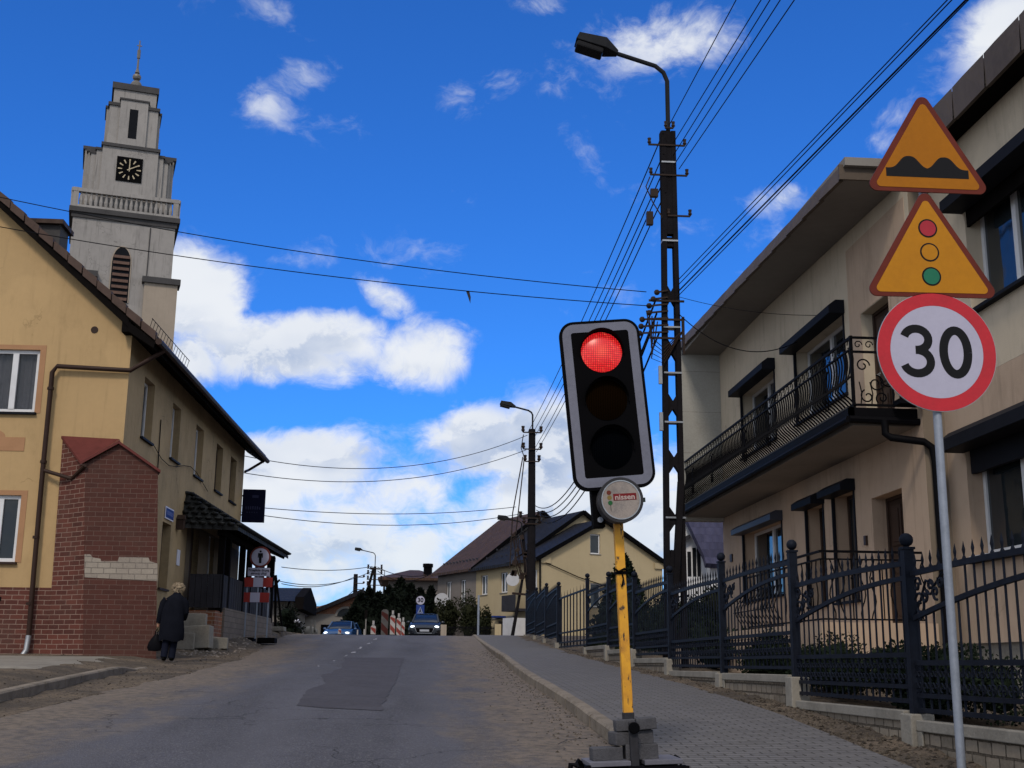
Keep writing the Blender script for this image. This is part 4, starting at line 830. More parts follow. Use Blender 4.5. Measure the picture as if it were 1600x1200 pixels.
# short end facing the camera, with its big scroll
for z_ in (rz0 + .04, rz0 + RH - .2, rz0 + RH): b.bar((bx + .02, 15.66, z_), (WX + .02, 15.66, z_), .03, .03)
def spiral(cx, cz, r, a0, turns, n=22, k=.75): return [(cx + r * (1 - k * i / n) * math.cos(a0 + turns * 6.283 * i / n), 15.66, cz + r * (1 - k * i / n) * math.sin(a0 + turns * 6.283 * i / n)) for i in range(n + 1)]
for (cx, cz, r, a0, tn) in ((5.95, 5.45, .10, 0, 1.2), (6.12, 5.2, .12, 1.5, -1.3), (6.32, 5.28, .14, 3, 1.3), (6.0, 5.02, .10, 2, 1.1), (6.2, 5.0, .09, 4, -1.2)): b.tube(spiral(cx, cz, r, a0, tn), .011, 5)
for k in range(6): x = 5.9 + k * .15; b.tube([(x, 15.66, rz0 + .05), (x + .02, 15.66, rz0 + .2), (x - .01, 15.66, rz0 + .36)], .009, 4); b.tube(spiral(x, rz0 + RH - .1, .06, 0, 1.1, 12), .008, 4)
for k in range(3): x = 6.35 + k * .13; b.tube([(x, 15.66, rz0 + .05), (x, 15.66, rz0 + RH - .2)], .009, 4)
b.box(bx - .0, bx + .04, 15.64, 15.68, rz0 - .1, rz0 + RH + .02); b.build('balcony_railing', M['rail_iron'], slab)
MB().box(6.3, 6.62, 15.3, 15.55, 4.86, 4.93).box(6.38, 6.6, 15.33, 15.52, 4.93, 5.0).build('hopper', M['rail_iron'], slab)
MB().tube([(6.15, 15.5, 4.66), (6.15, 15.5, 4.48), (6.2, 15.45, 4.42), (6.62, 15.38, 4.36), (6.72, 15.36, 4.28), (6.74, 15.34, 4.1), (6.74, 15.34, 1.5)], .05, 10).build('downpipe', M['rail_iron'], bh, smooth=True)
# terrace in front of the door
tz0 = 2.0; MB().box(5.12, WX - .003, 15.38, 25, 1.2, tz0).build('terrace', M['peachwall'], bh)
b = MB()
def bal(p, q, n):
    p = Vector(p); q = Vector(q); d = (q - p).normalized()
    for z_ in (.90, .80, .04): b.bar(p + Vector((0, 0, z_)), q + Vector((0, 0, z_)), .03, .03 if z_ > .85 else .02)
    for k in range(n + 1):
        c = p.lerp(q, k / n); s_ = 1 if k % 3 else 0
        b.tube([c + d * (.035 * math.sin(i * .9 + k) * s_) + Vector((0, 0, .04 + i * .076)) for i in range(11)], .009, 4); 
        if k % 2: b.ball(c + Vector((0, 0, .56)), .022, 6, 4)
bal((5.16, 15.42, tz0), (6.5, 15.42, tz0), 10); bal((5.16, 15.42, tz0), (5.16, 19.0, tz0), 18)
b.build('terrace_railing', M['rail_iron'], bh)
# balustrade-like window grille bellying over the ground floor window
b = MB()
for k in range(13):
    y = 21.9 + k * .23; b.tube([(WX - .06 - .16 * math.sin(t * math.pi) ** 2, y, 2.15 + t * .75) for t in [i / 8 for i in range(9)]], .010, 4)
for z_ in (2.18, 2.5, 2.9): b.bar((WX - .08 - (.15 if z_ == 2.5 else 0), 21.85, z_), (WX - .08 - (.15 if z_ == 2.5 else 0), 24.75, z_), .02)
b.build('window_grille', M['rail_iron'], bh)
# near wing, slightly set back
VX = 6.95; FV = Fr((VX, 0, 0), (0, 1, 0), (-1, 0, 0)); V0 = 8.0
hu = [(11.6, 14.42, 5.86, 7.30)]; hl = [(11.9, 14.9, 2.82, 4.20)]
MB().wall(FV, [(V0, 5.02), (Y0 - .002, 5.02), (Y0 - .002, 8.3), (V0, 8.3)], hu, .26).build('wing_upper_wall', M['cream'], bh)
MB().wall(FV, [(V0, 1.75), (Y0 - .002, 1.75), (Y0 - .002, 5.018), (V0, 5.018)], hl, .26).build('wing_lower_wall', M['peachwall'], bh)
MB().fbox(FV, V0, Y0 - .004, -.2, -.05, .4, 1.75).build('wing_plinth', M['concrete2'], bh)
MB().box(VX + .001, 14, V0 - .01, V0, .4, 8.3).build('wing_end_wall', M['cream'], bh)
rf2 = MB().box(VX - .30, 14, V0 - .4, 15.57, 8.32, 8.42).build('roof', M['soffit'], bh)
b = MB(); n = 9
for k in range(n):
    a = lerp(V0 - .4, 15.57, k / n); c = lerp(V0 - .4, 15.57, (k + 1) / n) - .01; x = VX - .375
    P = [Vector((x + .022, a, 8.22)), Vector((x + .034, c, 8.22)), Vector((x + .04, c, 8.66)), Vector((x + .04, a, 8.66)), Vector((x + .034, a * .35 + c * .65, 8.66))]
    b.add(P + [p + Vector((.05, 0, 0)) for p in P[:4]], [(0, 1, 4), (1, 2, 4), (0, 4, 3), (5, 6, 7, 8), (0, 1, 6, 5)])
b.build('fascia', M['fascia'], rf2); MB().box(VX - .30, VX - .005, V0 - .3, 15.56, 8.24, 8.318).build('soffit', M['darkwood'], rf2)
wn = window(bh, FV, *hu[0], .20, .07, (.34, .68), sill=M['shutter'], sillout=.10, curtain=False); shut(wn, FV, 11.6, 14.42, 7.24, .30, .24)
MB().fbox(FV, 11.5, 14.5, -.06, -.02, 7.02, 7.26).build('shutter_slats', M['darkwood'], wn)
wn = window(bh, FV, *hl[0], .20, .07, (.30, .64), sill=M['frame'], sillout=.04); shut(wn, FV, 11.9, 14.9, 4.16, .32, .24)
MB().fbox(FV, 11.92, 14.88, -.12, -.05, 3.86, 4.17).build('shutter_slats', M['shutter'], wn)
MB().fbox(FV, 11.86, 14.94, .0, .10, 2.72, 2.77).build('outer_sill', M['shutter'], wn)
# ------------------------------------------------------------------ wrought iron fence
fe = thing('iron_fence', (4.05, 9.9, .84), 0, 'dark wrought iron fence with ball topped posts on rough concrete plinths along the pavement', 'fence')
posts = [(4.05, 3.5), (4.05, 6.7), (4.05, 9.9), (4.05, 13.05), (4.05, 16.2), (4.05, 19.6), (4.05, 22.85), (4.05, 26.0), (4.05, 29.3)]
far = [(3.92, 34.2), (4.08, 39), (4.29, 44.5), (4.45, 50.2)]
gz = {}
def scr(F, cx, cz, r, a0, tn, d, n=14, k=.8): return [F(cx + r * (1 - k * i / n) * math.cos(a0 + tn * 6.283 * i / n), d, cz + r * (1 - k * i / n) * math.sin(a0 + tn * 6.283 * i / n)) for i in range(n + 1)]
def panel(A, B, z0, hgt=1.20, lod=0, gate=False):
    """A is the nearer post, B the farther; arch climbs towards the nearer one"""
    A = Vector((*A, 0)); B = Vector((*B, 0)); u = (A - B).normalized(); n = Vector((-u.y, u.x, 0)); n = n if n.x < 0 else -n; F = Fr(B, u, n); Ln = (A - B).length; a0 = .07; a1 = Ln - .07
    b = MB(); zt = z0 + hgt; nb = int(round(Ln / .155)) if lod < 2 else (9 if gate else int(Ln / .2))
    def top(s): return zt - .0 + (.02 * math.sin((s / Ln) * math.pi) if not gate else 0)
    def arch(s): t = max(0, min(1, s / (Ln * .92))); return z0 + hgt * (.68 + .22 * math.sin(t * math.pi / 2) ** .9)
    for k in range(1, nb):
        s_ = Ln * k / nb; b.bar(F(s_, 0, z0 + .06), F(s_, 0, arch(s_) if (s_ < Ln * .30 and lod < 2) else top(s_)), .014 if lod < 2 else (.03 if gate else .02))
        if lod < 2: b.tube([F(s_, 0, top(s_)), F(s_, 0, top(s_) + .025), F(s_, 0, top(s_) + .05), F(s_, 0, top(s_) + .09), F(s_, 0, top(s_) + .155)], [.012, .017, .007, .014, .001], 5)
        else: b.tube([F(s_, 0, top(s_)), F(s_, 0, top(s_) + .16)], [.012, .002], 3)
    for z_, hh in ((.085, .035), (.20, .035), (.455, .04)): b.fbox(F, a0, a1, -.018, .018, z0 + z_ - hh / 2, z0 + z_ + hh / 2)
    N = 16
    for k in range(N):
        s0, s1 = lerp(a0, a1, k / N), lerp(a0, a1, (k + 1) / N); b.bar(F(s0, 0, top(s0)), F(s1, 0, top(s1)), .03, .045)
        if not gate: b.bar(F(s0, 0, arch(s0)), F(s1, 0, arch(s1)), .03, .04)
    if lod == 0:
        m_ = int(Ln / .155)
        for k in range(m_):
            c = (k + .5) * Ln / m_
            for sg_ in (-1, 1):
                b.tube(scr(F, c + sg_ * .03, z0 + .375, .045, math.pi / 2 * (1 + .0), -sg_ * 1.1, .002, 9), .007, 4); b.tube(scr(F, c + sg_ * .03, z0 + .27, .045, -math.pi / 2, sg_ * 1.1, .002, 9), .007, 4)
        for (cx, cz, r, a_, tn) in ((.2, .93, .11, 2.6, -1.3), (.17, 1.1, .07, 0, 1.2), (.42, 1.08, .075, 3.6, 1.3), (.30, 1.0, .06, 1, -1.2), (.62, 1.10, .055, 2.5, 1.2), (.52, 1.02, .06, 5, -1.1), (.2, .84, .05, 0, 1.2)):
            b.tube(scr(F, cx, z0 + cz * hgt / 1.2, r, a_, tn, .0), .012, 5)
        b.tube([F(.08, 0, z0 + .84), F(.22, 0, z0 + .95), F(.34, 0, z0 + 1.1), F(.5, 0, z0 + 1.05), F(.66, 0, z0 + 1.14)], .011, 5)
    elif lod == 1:
        for k in range(int(Ln / .2)): c = (k + .5) * .2; b.tube(scr(F, c, z0 + .33, .08, 1, 1.1, 0, 7), .010, 3)
        for (cx, cz, r, a_, tn) in ((.2, .93, .11, 2.6, -1.3), (.42, 1.08, .075, 3.6, 1.3)): b.tube(scr(F, cx, z0 + cz, r, a_, tn, .0, 8), .014, 4)
    b.build('fence_panel' if not gate else 'fence_gate', M['iron'], fe)
    return F, Ln
def post(x, y, z0, zt, w_=.085):
    p = MB().box(x - w_ / 2, x + w_ / 2, y - w_ / 2, y + w_ / 2, z0, zt - .13).box(x - w_ * .62, x + w_ * .62, y - w_ * .62, y + w_ * .62, zt - .135, zt - .115).build('fence_post', M['iron'], fe)
    MB().tube([(x, y, zt - .115), (x, y, zt - .09)], .02, 8).ball((x, y, zt - .055), .058, 12, 8).build('post_ball', M['iron'], p, smooth=True)
bases = [.60, .83, 1.085, 1.345, 1.35, 1.60, 1.72, 1.80]
bases = [.62, 1.02, 1.085, 1.345, 1.36, 1.56, 1.75, 1.86]
tops = [2.05, 2.40, 2.53, 2.79, 2.93, 3.02, 3.17, 3.40, 3.60]
lods = [1, 0, 0, 0, 0, 0, 1, 1]
for i in range(8):
    A, B = posts[i], posts[i + 1]; z0 = bases[i] if i != 1 else 1.05 - .03; hg = 1.20 if i != 1 else 1.17
    if i == 0: z0 = .72
    F, Ln = panel(A, B, z0, hg, lods[i])
    # cast plinth slab and pier under each bay
    sl_ = MB().box(4.01, 4.07, A[1] + .12, B[1] - .12, prof(A[1]) - .3, z0 - .02).build('plinth', M['plinth'], fe)
    MB().box(3.985, 4.095, A[1] + .12, B[1] - .12, z0 - .075, z0 + .01).box(3.99, 4.01 - .001, B[1] - .22, B[1] - .12, prof(B[1]) - .3, z0 - .075).build('plinth_cap', M['concrete2'], sl_, bevel=.008)
for i, (x, y) in enumerate(posts):
    zb = max(bases[min(i, 7)], bases[max(0, i - 1)]) if i else .7
    zb = [.72, .95, 1.075, 1.335, 1.35, 1.55, 1.74, 1.85, 1.86][i]
    MB().box(x - .10, x + .10, y - .115, y + .115, prof(y) - .3, zb).build('concrete_pier', M['concrete2'], fe, bevel=.012)
    post(x, y + .0, zb - .02 if i not in (3, 2) else zb - .25, tops[i])
# gate and the far bays running to the crest
panel(posts[8], far[0], 1.84, 1.40, 2, gate=True)
ftop = [3.72, 4.0, 4.2, 4.45]
fb = [1.95, 2.16, 2.38, 2.55]
for i, (x, y) in enumerate(far):
    post(x, y, fb[i] - .1, ftop[i], .11); MB().box(x - .12, x + .12, y - .15, y + .15, prof(y) - .3, fb[i] + .1).build('concrete_pier', M['concrete2'], fe)
for i in range(3):
    hgt = (ftop[i] + ftop[i + 1]) / 2 - .35 - (fb[i] + fb[i + 1]) / 2
    panel(far[i], far[i + 1], (fb[i] + fb[i + 1]) / 2 + .1, hgt - .05, 2)
    A, B = far[i], far[i + 1]; MB().prism([(A[0] - .04, A[1] + .2, prof(A[1]) - .3), (B[0] - .04, B[1] - .2, prof(B[1]) - .3), (B[0] - .04, B[1] - .2, fb[i + 1] + .12), (A[0] - .04, A[1] + .2, fb[i] + .12)], (.08, 0, 0)).build('plinth', M['plinth'], fe)
    MB().prism([(A[0] + .03, A[1] + .2, fb[i] + .2), (B[0] + .03, B[1] - .2, fb[i + 1] + .2), (B[0] + .03, B[1] - .2, fb[i + 1] + hgt * .8), (A[0] + .03, A[1] + .2, fb[i] + hgt * .8)], (.02, 0, 0)).build('sheet_infill', M['iron'], fe)
# ------------------------------------------------------------------ foliage
def leaves(mb, n, fpos, size, flat=.0):
    for i in range(n):
        p, dr_ = fpos(); s = random.uniform(*size); a = Vector((random.gauss(0, 1), random.gauss(0, 1), random.gauss(0, 1))).normalized(); a = (a + dr_ * .8).normalized()
        b_ = a.cross(Vector((random.gauss(0, 1), random.gauss(0, 1), random.gauss(0, 1)))).normalized()
        mb.add([p, p + a * s * .5 + b_ * s * .3, p + a * s, p + a * s * .5 - b_ * s * .3], [(0, 1, 2, 3)])
    return mb
def shrub(name, c, rx, ry, rz, n, size, m, label, cat, group=None, seed=0, shape='round', stem=True):
    random.seed(seed); c = Vector(c); r = thing(name, c, 0, label, cat, group)
    lumps = [(Vector((random.uniform(-.55, .55) * rx, random.uniform(-.55, .55) * ry, random.uniform(.15, .75) * rz)), random.uniform(.35, .62)) for _ in range(9)]
    def f():
        if shape == 'cone':
            h = random.random() ** 1.35; th = random.uniform(0, 6.283); k = (1 - h) ** .8 * (1 + .22 * mnoise.noise(Vector((math.cos(th) * 2, math.sin(th) * 2, h * 6 + seed))))
            rr = math.sqrt(random.uniform(.25, 1)); p = Vector((rx * k * rr * math.cos(th), ry * k * rr * math.sin(th), rz * (.04 + .96 * h))); return c + p, Vector((math.cos(th) * .5, math.sin(th) * .5, .9))
        q, s = random.choice(lumps); d = Vector((random.gauss(0, 1), random.gauss(0, 1), random.gauss(0, 1))).normalized(); k = random.uniform(.6, 1.0)
        p = q + Vector((d.x * rx * s * k, d.y * ry * s * k, abs(d.z) * rz * s * k if q.z < .3 * rz else d.z * rz * s * k * .75)); p.z = max(.02, p.z); return c + p, d
    leaves(MB(), n, f, size).build('crown', m, r)
    if stem: MB().tube([c + Vector((0, 0, -.1)), c + Vector((.03, 0, rz * .4)), c + Vector((0, .02, rz * .75))], [.06 * rz ** .5, .04, .015], 6).build('trunk', M['bark'], r)
    core = MB()
    if shape == 'cone': core.tube([c + Vector((0, 0, rz * t)) for t in (.02, .25, .5, .75, .93)], [min(rx, ry) * k for k in (.85, .78, .58, .32, .06)], 9)
    else:
        for q, s in lumps: core.ball(c + q, s * min(rx, ry, rz) * .72, 8, 6)
        core.tube([c + q for q, s in lumps], .03, 5)
    core.build('inner_core', m, r)  # solid filler added inside the crown to stop light showing through
    return r
shrub('juniper_bush', (4.95, 11.6, .95), .5, 1.75, .72, 14000, (.02, .055), M['shrub'], 'dark green juniper bush spreading behind the fence below the terrace, nearest the camera', 'bush', 'juniper bushes behind the fence', 1)
shrub('juniper_bush', (4.75, 13.9, 1.1), .42, 1.5, .70, 11000, (.02, .055), M['shrub'], 'dark green juniper bush behind the second fence bay, beside the terrace railing corner', 'bush', 'juniper bushes behind the fence', 2)
shrub('juniper_bush', (4.75, 16.6, 1.2), .35, 1.2, .66, 6000, (.025, .06), M['shrub'], 'low dark juniper bush behind the fence below the grilled window', 'bush', 'juniper bushes behind the fence', 3)
shrub('juniper_bush', (5.1, 21.0, 1.4), .5, 1.6, .75, 2600, (.05, .12), M['shrub'], 'dark juniper bush seen through the fence left of the house wall', 'bush', 'juniper bushes behind the fence', 4)
shrub('small_spruce', (5.35, 31.8, 1.75), 1.0, 1.0, 2.5, 6000, (.06, .16), M['shrub'], 'small dark spruce behind the fence gate before the yellow gabled house', 'spruce', None, 5, 'cone')
shrub('garden_bush', (6.0, 27.5, 1.6), .9, 1.2, 1.5, 3600, (.05, .12), M['shrub'], 'rounded dark garden bush behind the fence right of the concrete pole', 'bush', None, 6)
shrub('garden_bush', (8.6, 33.0, 1.9), 1.3, 1.5, 1.7, 3600, (.06, .15), M['hedge'], 'olive green garden bush in front of the white house', 'bush', None, 16)
# ------------------------------------------------------------------ portable traffic light on a ballasted stand
class Fr3(Fr):
    def __init__(s, O, u, n, w_): super().__init__(O, u, n); s.w = Vector(w_).normalized()
    def __call__(s, a, d, z): return s.O + s.u * a + s.n * d + s.w * z
def tilt(O, deg):
    a = R(deg); return Fr3(O, (math.cos(a), 0, math.sin(a)), (0, -1, 0), (-math.sin(a), 0, math.cos(a)))
TLO = Vector((1.435, 8.3, .70)); tl = thing('traffic_light', TLO, 0, 'leaning portable traffic light showing red, on a chipped yellow pole weighted with concrete blocks', 'traffic light')
FQ = tilt(TLO, 2.5)
sq = .031
pole = MB().fbox(FQ, -sq, sq, -sq, sq, .42, 1.92).build('pole', M['tlyellow'], tl, bevel=.004)
MB().fbox(FQ, -.026, .026, .135, .187, -.05, .37).fbox(FQ, -.036, .036, -.036, .036, .30, .425).build('pole_socket', mat('dark_steel', (.030, .030, .036), .6, var=.4, scale=8), tl, bevel=.004)
b = MB().disc(FQ(0, .188, .335), FQ.u, FQ.w, .038, .03, 10); b.build('clamp_knob', M['black'], tl, bevel=.006)
b = MB().fbox(FQ, -.04, .04, -.04, .04, 1.335, 1.355); b.tube([FQ(-.04, .03, 1.37), FQ(-.02, .05, 1.35), FQ(.02, .045, 1.37), FQ(.04, .03, 1.36)], .008, 5).tube([FQ(0, .045, 1.35), FQ(.008, .05, 1.30), FQ(-.004, .045, 1.25)], .006, 5); b.build('cable_tie', M['black'], tl)
MB().tube([FQ(.0, 0, 1.72), FQ(0, 0, 1.95)], .042, 10).build('pole_collar', M['black'], tl)
# tray: grey sheets with a dark frame and hooked handles
for q in ((-.30, -.03), (.06, .31)): MB().fbox(FQ, *q, -.22, .20, .10, .13).build('tray_sheet', M['palebase'], tl, bevel=.004)
b = MB().fbox(FQ, -.31, .33, .15, .19, .03, .09).fbox(FQ, -.31, .33, -.21, -.17, .03, .09).fbox(FQ, -.05, .05, -.22, .24, .03, .098); 
for s_ in (-.34, .34):
    b.tube([FQ(s_ * .9, -.15, .10), FQ(s_ * .97, -.14, .125), FQ(s_ * 1.02, -.10, .11), FQ(s_ * 1.01, -.04, .08)], .010, 6)
b.tube([FQ(-.36, .02, .10), FQ(-.40, .02, .11), FQ(-.41, .02, .04)], .02, 6).box(1.10, 1.14, 8.1, 8.14, .55, .80).box(1.74, 1.78, 8.1, 8.14, .55, .80).box(1.10, 1.14, 8.46, 8.5, .55, .8).box(1.74, 1.78, 8.46, 8.5, .55, .8)
b.build('tray_frame', M['rail_iron'], tl)
# control box disc
DC = Vector((1.352, 8.24, 2.52)); FD = tilt(DC, 4.0)
b = MB().disc(FD(0, 0, 0), FD.u, FD.w, .150, .13, 48).disc(FD(0, .10, 0), FD.u, FD.w, .1535, .034, 48, .136); box_ = b.build('control_box', mat('dark_grey_housing', (.035, .035, .040), .5, var=.3), tl, smooth=True)
MB().disc(FD(0, .131, 0), FD.u, FD.w, .132, .003, 48).build('cover', mat('grimy_cover', (.26, .225, .205), .55, var=.5, scale=18, c2=(.17, .155, .15), streak=.3), box_)
MB().disc(FD(0, .1315, 0), FD.u, FD.w, .134, .006, 48, .127).build('cover_rim', M['zinc'], box_)
MB().fbox(FD, -.052, .106, .1345, .1355, -.004, .042).build('logo_panel', mat('logo_red', (.16, .012, .016), .5, var=.3, scale=20), box_)
text_mb('nissen', FD, .027, .0165, .1368, .05, .002, .0012, width=.135).build('logo_letters', mat('logo_white', (.42, .33, .31), .6), box_)
for (x_, z_, m_) in ((-.080, .052, mat('logo_dot_red', (.13, .03, .02), .5)), (-.078, .018, mat('logo_dot_amber', (.20, .14, .045), .5)), (-.075, -.018, mat('logo_dot_green', (.02, .10, .035), .5))):
    MB().disc(FD(x_, .1342, z_), FD.u, FD.w, .0155, .0015, 20).build('logo_dot', m_, box_)
MB().fbox(FD, -.0755, -.0715, .1342, .1352, -.075, -.033).build('logo_stem', mat('logo_grey', (.07, .06, .06), .6), box_)
MB().fbox(FD, .150, .180, .05, .065, -.014, .016).build('latch', mat('latch_green', (.02, .035, .035), .5), box_)
MB().fbox(FD, -.17, -.09, -.16, -.05, -.16, .16).build('side_box', M['black'], tl, bevel=.006)
MB().tube([FD(-.125, -.04, -.11), FD(-.125, -.03, -.11)], .02, 10).build('side_bolt', M['galv'], tl)
# signal head: backing board, reflective band, chamber with hooded lenses
FB = tilt(DC, 5.6); HB0, HB1 = .095, 1.305; HW = .288; cxb = .0; MZ = (HB0 + HB1) / 2
FB.O = FB.O + Vector((0, .03, 0))
def rrect(hw, z0, z1, r, n=8):
    P = []
    for (cx, cz, a0) in ((hw - r, z1 - r, 0), (-hw + r, z1 - r, 90), (-hw + r, z0 + r, 180), (hw - r, z0 + r, 270)):
        for k in range(n + 1): a = R(a0 + 90 * k / n); P.append((cx + r * math.cos(a), cz + r * math.sin(a)))
    return P
head = MB().fprism(FB, rrect(HW, HB0, HB1, .105), -.02, .012).build('backing_board', M['black'], tl)
def ringp(mb, A, B, d0, d1):
    n = len(A); V = [FB(a, d, z) for d in (d0, d1) for P in (A, B) for a, z in P]; fs = []
    for k in range(n):
        j = (k + 1) % n; fs += [(k, j, n + j, n + k), (2 * n + k, 3 * n + k, 3 * n + j, 2 * n + j), (k, 2 * n + k, 2 * n + j, j), (n + k, n + j, 3 * n + j, 3 * n + k)]
    return mb.add(V, fs)
ringp(MB(), rrect(HW - .021, HB0 + .021, HB1 - .021, .085), rrect(HW - .082, HB0 + .086, HB1 - .082, .018), .0125, .0165).build('reflective_band', M['bandgrey'], tl)
hd = MB().fbox(FB, -HW + .092, HW - .092, -.20, -.021, HB0 + .1, HB1 - .1).build('signal_housing', M['black'], tl, bevel=.02)
LR = .146
for nm, cz_, m_ in (('red_lens', HB1 - .235, M['redlens']), ('amber_lens', HB1 - .235 - .345, M['amberlens']), ('green_lens', HB1 - .235 - .69, M['greenlens'])):
    c = FB(0.0, .016, cz_); ln = MB(); n = 36; rings = 7; V = []; fs = []
    for i in range(rings + 1):
        r_ = LR * i / rings; dd = .030 * (1 - (i / rings) ** 2)
        for k in range(n): a = 2 * math.pi * k / n; V.append(Vector((r_ * math.cos(a), -dd, r_ * math.sin(a))))
    for i in range(rings):
        for k in range(n): j = (k + 1) % n; fs.append((i * n + k, i * n + j, (i + 1) * n + j, (i + 1) * n + k))
    ln.add([c + v for v in V], fs); lo = ln.build(nm, m_, tl, smooth=True); mv = lo.data.vertices[0].co.copy(); [setattr(v, 'co', v.co - mv) for v in lo.data.vertices]; lo.location = mv; FR[lo.name] = FR[tl.name] @ Matrix.Translation(mv)
    # hood above the lens: open half tube pointing forward
    hb = MB(); N = 20; V = []
    for i, (dd, rr) in enumerate(((.0, LR + .012), (.12, LR + .015), (.12, LR + .010), (.0, LR + .007))):
        for k in range(N + 1):
            a = R(-8 + 196 * k / N); fl = 1 if i in (1, 2) else 0; q = dd * (.25 + .75 * math.sin(max(0, min(math.pi, a)))) if fl else dd
            V.append(c + FB.u * (rr * math.cos(a)) + FB.w * (rr * math.sin(a)) + FB.n * (q * (.62)))
    m1 = N + 1; hb.add(V, [(i * m1 + k, i * m1 + k + 1, ((i + 1) % 4) * m1 + k + 1, ((i + 1) % 4) * m1 + k) for i in range(4) for k in range(N)]); hb.build('lens_hood', M['black'], lo)
    if False: MB().disc(c, FB.u, FB.w, LR + .008, .012, 36, LR - .002).build('lens_ring', mat('dull_ring', (.006, .006, .007), .6), lo)
# ballast: loose concrete paving blocks lying on the tray
blocks = [(-.165, .08, .175, .200, .15, .085, 2, 'grey paving block at the left end of the bottom ballast layer'), (.065, .07, .180, .215, .16, .10, -1, 'grey paving block with rounded edges at the right end of the bottom ballast layer'),
          (-.045, .06, .268, .155, .16, .085, 10, 'grey paving block turned askew at the left of the middle ballast layer'), (.085, .05, .272, .13, .14, .09, 0, 'dark paving block at the right of the middle ballast layer'),
          (-.035, .055, .352, .13, .13, .072, 0, 'brownish paving block at the left of the top ballast layer'), (.10, .05, .358, .135, .14, .074, 2, 'pale topped paving block at the right of the top ballast layer')]
for i, (x_, d_, z_, sx, sy_, sz, rr, lb) in enumerate(blocks):
    p = FQ(x_, d_ * .9 - .045 + (.0 if z_ < .3 else .03), z_ - .005); props(MB().obox(p, sx, sy_, sz, (0, R(-2.5 if i < 4 else -4.5), R(rr))).build('paving_block', M['paver'], loc=p, bevel=.007), lb, 'paving block', 'paving blocks weighing down the traffic light')
# ------------------------------------------------------------------ sign post with three signs
sp = thing('road_sign_post', (3.65, 8.2, .68), 0, 'grey tubular post with two amber warning triangles above a round 30 speed limit sign', 'road sign')
MB().tube([(3.652, 8.235, .45), (3.652, 8.235, 2.5), (3.665, 8.235, 5.3)], .030, 14).build('post', M['galv'], sp, smooth=True)
MB().tube([(3.665, 8.235, 5.3), (3.665, 8.235, 5.33)], .034, 12).build('post_cap', M['black'], sp)
def tri_outline(cx, zb, w_, h_, r):
    A = [(cx - w_ / 2 + r, zb + r), (cx + w_ / 2 - r, zb + r), (cx, zb + h_ - r)]; P = []
    for (x, z), a0 in ((A[0], 150), (A[1], 270), (A[2], 30)):
        for k in range(9): a = R(a0 + 120 * k / 8); P.append((x + r * math.cos(a), z + r * math.sin(a)))
    return P
FSg = Fr((0, 8.19, 0), (1, 0, 0), (0, -1, 0))
def tri_sign(cx, zb, w_, h_, m, rot=0):
    F = tilt(Vector((cx, 8.19, zb)), rot); s = MB().fprism(F, tri_outline(0, 0, w_, h_, .055), -.012, .0).build('warning_sign', M['signrim'], sp)
    MB().fprism(F, tri_outline(0, .032, w_ - .105, h_ - .092, .03), .0005, .003).build('sign_face', m, s)
    return F, s
FT1, s1 = tri_sign(3.688, 4.865, .885, .765, M['signyellow'], 0)
bp = [(-.315, .115), (.315, .115), (.315, .185)]; N = 40
pr_ = []
for k in range(N + 1):
    x = .305 - .61 * k / N; g_ = max(math.exp(-abs((x - .135) / .088) ** 2.8), math.exp(-abs((x + .135) / .088) ** 2.8)); pr_.append((x, .183 + .098 * g_))
bp += pr_ + [(-.315, .185)]
MB().fprism(FT1, bp, .0032, .0045).build('speed_hump_symbol', M['signblack'], s1)
FT2, s2 = tri_sign(3.665, 4.055, .935, .80, M['signyellow2'], .6)
for z_, m_ in ((.535, mat('symbol_red', (.36, .03, .045), .5)), (.350, M['signyellow2']), (.165, M['signgreen'])):
    MB().disc(FT2(0, .0032, z_ - .01), FT2.u, FT2.w, .072, .0012, 32).build('lamp_outline', M['signblack'], s2); MB().disc(FT2(0, .0046, z_ - .01), FT2.u, FT2.w, .060, .0012, 32).build('lamp_symbol', m_, s2)
FC = tilt(Vector((3.665, 8.19, 3.645)), -.5)
s3 = MB().disc(FC(0, 0, 0), FC.u, FC.w, .440, -.010, 64).build('speed_limit_sign', M['zinc'], sp)
MB().disc(FC(0, .0, 0), FC.u, FC.w, .436, .002, 64, .343).build('red_ring', M['signred'], s3); MB().disc(FC(0, .0, 0), FC.u, FC.w, .342, .0017, 64).build('sign_face', M['signwhite'], s3)
def ribbon(mb, pts, w_, d0, d1):
    pts = [(x * 1.08, z * 1.08) for x, z in pts]; w_ *= 1.12
    n = len(pts); L_, R_ = [], []
    for i, p in enumerate(pts):
        a = Vector(pts[max(0, i - 1)]); c = Vector(pts[min(n - 1, i + 1)]); t = (c - a).normalized(); nn = Vector((-t.y, t.x)); L_.append((p[0] + nn.x * w_ / 2, p[1] + nn.y * w_ / 2)); R_.append((p[0] - nn.x * w_ / 2, p[1] - nn.y * w_ / 2))
    V = [FC(a, d, z) for d in (d0, d1) for P in (L_, R_) for a, z in P]; fs = []
    for k in range(n - 1): fs += [(k, k + 1, n + k + 1, n + k), (2 * n + k, 3 * n + k, 3 * n + k + 1, 2 * n + k + 1), (k, 2 * n + k, 2 * n + k + 1, k + 1), (n + k, n + k + 1, 3 * n + k + 1, 3 * n + k)]
    fs += [(0, n, 3 * n, 2 * n), (n - 1, 3 * n - 1, 4 * n - 1, 2 * n - 1)]; return mb.add(V, fs)
def arc(cx, cz, rx, rz_, a0, a1, n=16): return [(cx + rx * math.cos(R(lerp(a0, a1, k / n))), cz + rz_ * math.sin(R(lerp(a0, a1, k / n)))) for k in range(n + 1)]
three = ribbon(MB(), arc(-.138, .080, .083, .073, 165, -95, 20), .054, .0021, .0032)
